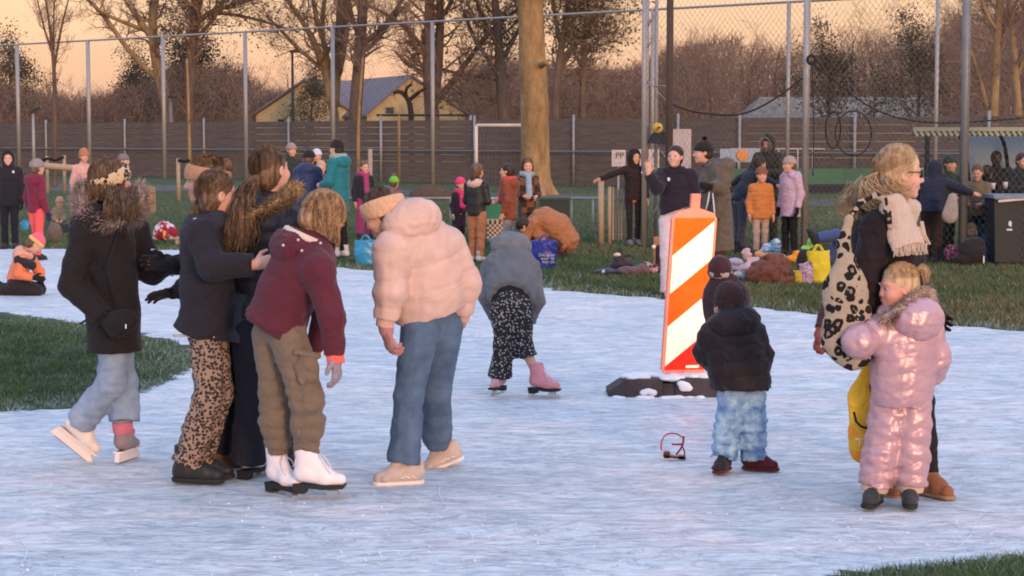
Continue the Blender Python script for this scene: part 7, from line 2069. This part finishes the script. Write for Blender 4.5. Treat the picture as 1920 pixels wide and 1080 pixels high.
# the crowd in front of the shelter
DKN = fb('dark_navy_coat', (.018, .022, .045))
bgp('adult in dark navy jacket bending, back turned, right of the blonde woman', 1748, 492, 294, 20, DKN, fb('brown_black_trousers', (.028, .014, .014)), arms=('front', 'out'), hood='up', hair='dark', wide=1.25, lean=18, seed=57, hem=.05, tw=1.2)
bgp('person in a dark green jumper and cap behind the bending navy figure', 1776, 486, 288, 150, fb('bottle_green', (.022, .045, .035)), fb('bottle_green_dark', (.02, .035, .03)), arms=('front', 'front'), hat=BEAN('green_knit', (.03, .05, .04)), seed=58)
bgp('curly haired child in an olive tan coat beside the fence pole', 1832, 488, 304, 205, fb('olive_tan_coat', (.17, .13, .085)), fb('midnight_jeans', (.02, .03, .055)), arms=('front', 'front'), hair='brown', head=(200, -16), seed=59)
bgp('tall man in a black top standing in the shelter with his back turned', 1866, 470, 280, 10, fb('black_top', (.014, .014, .018)), DKN, arms=('front', 'front'), hair='dark', D=28.9, seed=60, wide=1.1)
bgp('small dark haired child in the shelter left of the bin', 1889, 462, 309, 200, fb('petrol_jacket', (.018, .03, .035)), BLACK(), hair='dark', D=29.0, seed=61)
bgp('large adult in a black jacket at the right edge behind the bin', 1912, 480, 283, 160, fb('black_green_jacket', (.014, .02, .02)), BLACK(), arms=('fold', 'fold'), hair='dark', wide=1.4, D=27.6, seed=62)
bgp('person in a black coat behind the curly haired child', 1848, 474, 306, 30, BLACK(), DKN, hair='dark', D=28.2, seed=63)
D = Dg(492)
for lb, px, hy, hc, cc, tc_, sd_ in (('blond child sitting low in front of the shelter', 1822, 432, 'dkblond', fb('khaki_green', (.11, .11, .05)), fb('midnight_jeans', (.02, .03, .055)), 64), ('child in blue jeans sitting in front of the shelter', 1856, 408, 'dark', fb('dark_green_coat', (.03, .04, .035)), fb('deep_blue_jeans', (.03, .05, .10)), 65)):
    z0 = D + .3
    J_ = JP(z0, hd=(px, hy), nk=(px, hy + 17), pv=(px + 2, hy + 48), ls=(px - 14, hy + 22), rs=(px + 14, hy + 22), le=(px - 16, hy + 36), re=(px + 16, hy + 36), lw=(px - 6, hy + 42, -.2), rw=(px + 8, hy + 42, -.2), lk=(px - 8, hy + 40, -.3), rk=(px + 10, hy + 40, -.3), la=(px - 8, 486, -.35), ra=(px + 10, 486, -.35))
    J_['la'][2] = J_['ra'][2] = .07; 
    person(lb, J_, 178, .75, head=(180, -14), hs=.86, kid=1, top=dict(m=cc, r=(.13, .13, .135), arm=(.06, .055, .045)), legs=dict(m=tc_, r=(.08, .065, .055, .055)), feet=dict(l=dict(kind='boot', toe=V3(0, -1, 0), s=.75), r=dict(kind='boot', toe=V3(0, -1, 0), s=.75)), hair=dict(col=hc), h=BGH, seed=sd_)

# ---------------------------------------------------------------- bags and belongings on the grass
def pile(name, label, cat, px, py, m, shapes, disp=(.012, 16, 16, 3), parts=(), group=None, h=.011, D=None):
    """soft thing on the ground: shapes in metres about the ground point (x, y, z, rx, ry, rz)"""
    b_ = gpt(px, py) if D is None else P(px, 258, D) * V3(1, 1, 0)
    r = thing(name, b_, label, cat, group)
    def mkp(nm, mm, shp, par):
        g = Fld(h)
        for s_ in shp:
            if len(s_) == 6: g.ell(b_ + V3(*s_[:3]), V3(*s_[3:]), None, .02)
            else: g.seg(b_ + V3(*s_[:3]), b_ + V3(*s_[3:6]), s_[6], s_[7], .02)
        g.cut(b_ - V3(0, 0, .012), V3(0, 0, -1))
        return g.build(nm, mm, par, disp=wr(*disp))
    b0 = mkp('body', m, shapes, r)
    for nm, mm, shp in parts: mkp(nm, mm, shp, r)
    return r, b_
flz = None
def bag(label, px, py, w_, h_, m, handle=True, depth=.5, lean=0, name='bag', lip=None, group=None):
    b_ = gpt(px, py); r = thing(name, b_, label, 'bag', group)
    g = Fld(.011); S = np.eye(3) + (1 / depth - 1) * np.outer(V3(0, 1, 0), V3(0, 1, 0))
    t_ = V3(lean, 0, 1)
    g.seg(b_ + V3(0, 0, w_ * .20), b_ + t_ * h_ * .5, w_ * .47, w_ * .50, .03, S, f0=False); g.seg(b_ + t_ * h_ * .5, b_ + t_ * h_, w_ * .50, w_ * .52, .03, S, f1=True)
    g.ell(b_ + t_ * h_, V3(w_ * .42, w_ * .42 * depth, .06), None, .01, 'sub'); g.cut(b_ - V3(0, 0, .01), V3(0, 0, -1))
    g.build('bag_body', m, r, disp=wr(.010, 14, 10, int(px) % 17))
    if handle:
        for s_ in (-1, 1): m_ = MB(); m_.tube(list(spl([b_ + t_ * h_ + V3(-w_ * .22, s_ * w_ * .2, -.02), b_ + t_ * h_ + V3(-w_ * .12, s_ * w_ * .24, .08), b_ + t_ * h_ + V3(w_ * .12, s_ * w_ * .24, .08), b_ + t_ * h_ + V3(w_ * .22, s_ * w_ * .2, -.02)], 10)), .009, 6); m_.build('handle', m, r, True)
    return r, b_
BLU = mat('shiny_blue_plastic', (.03, .26, .50), .35, .5, 22, .2, 8, spec=.5)
DBL = mat('deep_blue_plastic', (.018, .035, .30), .32, .5, 22, .25, 8, spec=.5)
bag('sky blue plastic shopping bag beside the peach jacket', 686, 496, .30, .33, BLU)
r_, b_ = bag('deep blue shopping bag with white lettering in front of the crouching adult', 1020, 502, .34, .36, DBL)
ink = mat('white_print', (.6, .6, .62))
for tx, dx, dz in (('Die leder', .045, .175), ('waar de', .055, .13), ('hier zit', .065, .085)): lettering('lettering', tx, .058, b_ + V3(dx - .01, -.102, dz), r_, ink, yaw=6, ext=.004)
bag('small bright blue bag behind the girl in tan trousers', 932, 462, .22, .12, BLU, False)
bag('light blue bag left of the girl in tan trousers', 861, 455, .11, .13, mat('light_blue_plastic', (.10, .34, .58), .4), False)
bag('light blue bag held low by the hooded adult at far left', 47, 432, .16, .20, BLU, False)
bag('tall yellow shopping bag standing at the right end of the pile', 1537, 530, .26, .38, fab('lemon_plastic', (.62, .52, .03), rough=.5, sheen=0), True, .5, -.06)
bag('bag with a purple and white flower pattern between the yellow bags', 1513, 531, .16, .24, two_tone('flower_print', (.22, .09, .26), (.50, .42, .52), 38, .4, .6), False, .5, -.1)
bag('short mustard yellow bag in the pile', 1498, 531, .14, .18, fab('mustard_cloth', (.48, .36, .04)), False)
bag('dark olive bag in the pile beside the mustard bag', 1484, 531, .13, .17, fab('dark_olive_cloth', (.05, .05, .035)), False)
pile('bag', 'big slouching brown bag in the middle of the pile', 'bag', 1448, 531, fab('brown_bag_cloth', (.14, .055, .04)), [(0, .1, .12, .26, .18, .17), (.05, .1, .24, .15, .12, .12), (-.12, .12, .1, .2, .16, .12), (.12, .0, .05, .16, .12, .06), (-.02, .05, .3, .08, .06, .05)], disp=(.030, 10, 10, 3))
pile('jacket', 'pale pink fluffy jacket lying on the pile', 'jacket', 1403, 518, fab('pale_pink_plush', (.56, .38, .42), bump=.8), [(0, 0, .08, .13, .14, .09), (.06, .05, .18, .08, .08, .07), (-.02, .05, .27, .06, .06, .07)], disp=(.024, 12, 12, 3))
pile('jacket', 'lavender jacket lying on the left of the pile', 'jacket', 1378, 510, fab('lavender_cloth', (.40, .34, .44)), [(0, .05, .12, .12, .12, .06), (-.04, .05, .05, .14, .12, .07)], disp=(.014, 16, 16, 5))
pile('hat', 'cream hat catching light at the foot of the pile', 'hat', 1383, 522, fab('cream_knit', (.62, .50, .38)), [(0, 0, .04, .06, .06, .05)], disp=(.005, 30, 30, 5))
pile('cloth', 'teal blue cloth flat on the grass before the pile', 'cloth', 1402, 524, fab('teal_cloth', (.06, .20, .27)), [(0, .04, .02, .12, .1, .035)])
pile('mitten', 'pair of orange peach mittens on top of the brown bag', 'mittens', 1424, 500, fab('peach_cloth', (.58, .28, .13)), [(0, .1, .16, .06, .05, .05), (.12, .1, .14, .08, .05, .04)], disp=(.006, 30, 30, 5))
pile('hat', 'red hat lying in the pile behind the brown bag', 'hat', 1448, 500, fab('red_knit', (.50, .05, .04)), [(0, .1, .12, .08, .07, .07)], disp=(.006, 30, 30, 5))
pile('jacket', 'sky blue and white jacket heaped behind the brown bag', 'jacket', 1448, 492, two_tone('blue_white_cloth', (.12, .32, .50), (.60, .58, .62), 9, .45, .55), [(0, .1, .18, .13, .08, .08), (.05, .1, .24, .08, .06, .08), (-.06, .1, .12, .1, .06, .1)], disp=(.022, 12, 12, 5))
pile('scarf', 'bunched orange scarf on the pile left of the flowered bag', 'scarf', 1488, 506, fab('bright_orange_knit', (.72, .28, .03)), [(0, .1, .14, .10, .07, .05), (.06, .1, .20, .06, .05, .05)], disp=(.008, 24, 24, 5))
pile('jacket', 'lilac white jacket between the brown bag and the orange scarf', 'jacket', 1467, 508, fab('lilac_white_cloth', (.46, .38, .44)), [(0, .05, .12, .07, .08, .10)], disp=(.010, 24, 24, 5))
pile('hat', 'lime green hat on top of the yellow bags', 'hat', 1512, 500, fab('lime_cloth', (.32, .66, .16)), [(0, .1, .24, .06, .05, .04), (.07, .1, .31, .05, .05, .07)], disp=(.006, 24, 24, 5))
pile('bag', 'black bag behind the flowered bag', 'bag', 1510, 515, fab('black_bag_cloth', (.02, .018, .02)), [(0, .1, .16, .1, .1, .16)], disp=(.006, 24, 24, 5))
# left heap beside the gate
pile('cloth', 'dark blue cloth bundle with a white spot on the grass by the gate', 'bundle', 1138, 514, fab('dusk_blue_cloth', (.055, .06, .10)), [(0, 0, .03, .15, .12, .045)], parts=(('spot', WHITEL(), [(-.05, -.11, .035, .028, .02, .025)]),))
pile('bag', 'dark bag holding black skates among the things by the gate', 'bag', 1166, 508, fab('plum_black_cloth', (.045, .028, .038)), [(0, 0, .08, .15, .12, .08), (-.03, 0, .15, .09, .08, .06)], parts=(('skate', mat('black_leather', (.022, .022, .024)), [(-.03, 0, .17, -.02, 0, .27, .04, .035), (-.03, 0, .19, .09, 0, .20, .035, .026)]), ('fur_lining', CREAM(), [(-.06, -.02, .21, .05, .04, .03)])), disp=(.014, 14, 14, 4))
pile('coat', 'mauve brown coat lying flat by the gate', 'coat', 1186, 515, fab('mauve_brown_cloth', (.13, .075, .08)), [(-.06, .02, .04, .15, .14, .06), (.12, .05, .05, .10, .12, .08)], disp=(.028, 11, 11, 4))
pile('scarf', 'pink and black checked scarf heaped left of the white trousers', 'scarf', 1212, 512, two_tone('pink_checked_cloth', (.50, .28, .26), (.06, .03, .035), 14, .45, .55, tex='checker'), [(0, 0, .07, .12, .10, .07), (.08, 0, .04, .14, .06, .035)], disp=(.022, 14, 14, 4))
r_, b_ = pile('boot', 'tall dark maroon boot with a white bobble beside the white trousers', 'boot', 1233, 506, fab('dark_maroon_cloth', (.05, .015, .018)), [(.02, 0, .0, .02, 0, .28, .055, .05), (0, -.05, .03, .08, .07, .05)], disp=(.004, 20, 20, 4))
m_ = MB(); m_.ball(b_ + V3(-.05, 0, .30), (.028,) * 3, 10, 8); m_.build('bobble', WHITEL(), r_, True)
r_ = thing('wood_block', P(1233, 258, 25.5) * V3(1, 1, 0), 'short orange brown wooden post beside the white trousers', 'post')
m_ = MB(); q = P(1233, 444, 25.5); m_.box((q[0], 25.5, q[2] / 2), (.10, .10, q[2])); m_.build('block', fab('orange_wood', (.36, .17, .08)), r_)
# dark boxes behind the group by the trunk
def boxy(label, x0, y0, x1, y1, Y, m, name='storage_box', rim=None, cat='box'):
    a, c = P(x0, y1, Y), P(x1, y0, Y); r = thing(name, (a + c) / 2 * V3(1, 1, 0) + V3(0, 0, max(0, a[2])), label, cat)
    m_ = MB(); m_.box((a + c) / 2 + V3(0, .2, 0), (c[0] - a[0], .4, c[2] - a[2])); m_.build('box_body', m, r)
    m_ = MB(); m_.box(((a + c) / 2 * V3(1, 1, 0)) + V3(0, .2, c[2] + .015), (c[0] - a[0] + .04, .44, .035)); m_.build('lid', rim or m, r)
    return r
boxy('black box behind the crouching adult', 1012, 374, 1068, 432, 31, fab('black_green_plastic', (.018, .03, .032), rough=.5, sheen=0), rim=fab('dark_teal_plastic', (.03, .06, .06), rough=.5, sheen=0))
boxy('dark green container left of the girl in tan trousers', 848, 374, 868, 450, 32, fab('dark_green_plastic', (.02, .06, .045), rough=.5, sheen=0), 'container', cat='container')
boxy('green crate between the girls in tan trousers and rust coat', 915, 378, 940, 420, 31.5, fab('green_plastic', (.02, .16, .09), rough=.5, sheen=0), 'crate', cat='crate')
r_ = boxy('cream wire basket between the girls in tan trousers and rust coat', 913, 416, 948, 452, 31, two_tone('basket_lattice', (.10, .06, .04), (.55, .42, .34), 26, .45, .55, tex='checker'), 'basket', cat='basket')
# left table side
r_ = thing('notice_board', P(272, 258, 44) * V3(1, 1, 0), 'upright wooden pallet board behind the black parka', 'board')
m_ = MB(); a, c = P(252, 402, 44), P(292, 350, 44)
for i in range(7): m_.box((a[0] + (c[0] - a[0]) * (i + .5) / 7, 44, (a[2] + c[2]) / 2), ((c[0] - a[0]) / 7 * .86, .03, c[2] - a[2]))
m_.build('planks', fab('pallet_wood', (.30, .22, .14), sheen=0), r_)
m_ = MB()
for z in (.15, .5, .85): m_.box(((a[0] + c[0]) / 2, 43.97, a[2] + (c[2] - a[2]) * z), (c[0] - a[0], .03, .07))
m_.build('battens', fab('pallet_wood', (.30, .22, .14)), r_)
m_ = MB(); q = P(282, 372, 43.9); m_.ball(q, (.05, .03, .09), 8, 6); m_.build('orange_tag', fab('coral_knit', (.85, .13, .10)), r_, True)
r_ = thing('table', gpt(300, 474), 'low table under the red and white bundle right of the black parka', 'table')
b_ = gpt(300, 474); b_[1] = 31
m_ = MB(); q = P(302, 466, 31); m_.box((q[0], 31.1, .10), (.62, .3, .03)); m_.build('table_top', PALE, r_)
for s_ in (-1, 1): m_ = MB(); m_.box((q[0] + s_ * .26, 31.1, .042), (.05, .25, .085)); m_.build('leg', PALE, r_)
pile('bundle', 'red and white striped bundle of bags on the low table', 'bundle', 305, 466, two_tone('red_white_stripe', (.26, .02, .05), (.62, .60, .66), 7, .48, .55), [(0, 0, .22, .16, .14, .16), (.1, 0, .20, .12, .1, .13), (-.08, 0, .18, .1, .1, .1)], disp=(.016, 18, 18, 3), D=31,
     parts=(('orange_label', fab('neon_orange_card', (.85, .28, .04)), [(.03, -.15, .18, .03, .012, .055)]),))
r_ = thing('bench', gpt(118, 442), 'low dark bench under the toddler at far left', 'bench')
q = P(118, 428, 35.6); m_ = MB(); m_.box((q[0], 35.6, q[2]), (.5, .3, .04)); m_.build('seat', fab('dark_slate', (.05, .045, .05)), r_)
for s_ in (-1, 1): m_ = MB(); m_.box((q[0] + s_ * .2, 35.6, q[2] / 2 - .01), (.04, .26, q[2] - .02)); m_.build('leg', DKM, r_)
pile('bag', 'grey brown rucksack leaning against the bench at far left', 'bag', 103, 455, fab('grey_brown_cloth', (.14, .11, .10)), [(0, 0, .16, .12, .1, .17)], disp=(.008, 18, 18, 3))
pile('bag', 'black backpack on the grass before the shelter crowd', 'bag', 1822, 497, fab('black_bag_cloth', (.02, .018, .02)), [(0, 0, .18, .19, .12, .19), (.05, 0, .3, .12, .09, .08), (-.12, 0, .08, .12, .1, .09)], disp=(.010, 14, 14, 3), parts=(('reflector', WHITEL(), [(.13, -.12, .08, .012, .012, .06)]),))
pile('bag', 'dark red and pink patterned bag beside the fence pole', 'bag', 1783, 492, two_tone('red_pink_print', (.20, .02, .05), (.45, .22, .26), 22, .45, .6), [(0, 0, .12, .11, .1, .13)], disp=(.008, 18, 18, 3))
r_ = thing('shoulder_bag', P(1784, 412, 26.0), 'pale grey shoulder bag carried low beside the fence pole', 'bag')
g = Fld(.011); g.seg(P(1786, 372, 26.0), P(1781, 404, 26.0), .07, .11, .03, np.eye(3) + .8 * np.outer(V3(0, 1, 0), V3(0, 1, 0))); g.build('bag_body', fab('pale_grey_cloth', (.30, .26, .24)), r_, disp=wr(.006, 18, 12, 3))
for lb, px, py in (('white paper cup held up in front of the shelter', 1862, 349), ('small white cup right of the other cup', 1885, 347)):
    r_ = thing('cup', P(px, py + 4, 27.2), lb, 'cup'); q = P(px, py, 27.2); m_ = MB(); m_.tube([q - V3(0, 0, .045), q + V3(0, 0, .045)], [.028, .036], 12); m_.build('cup_body', mat('paper_white', (.6, .57, .54), .8), r_, True)
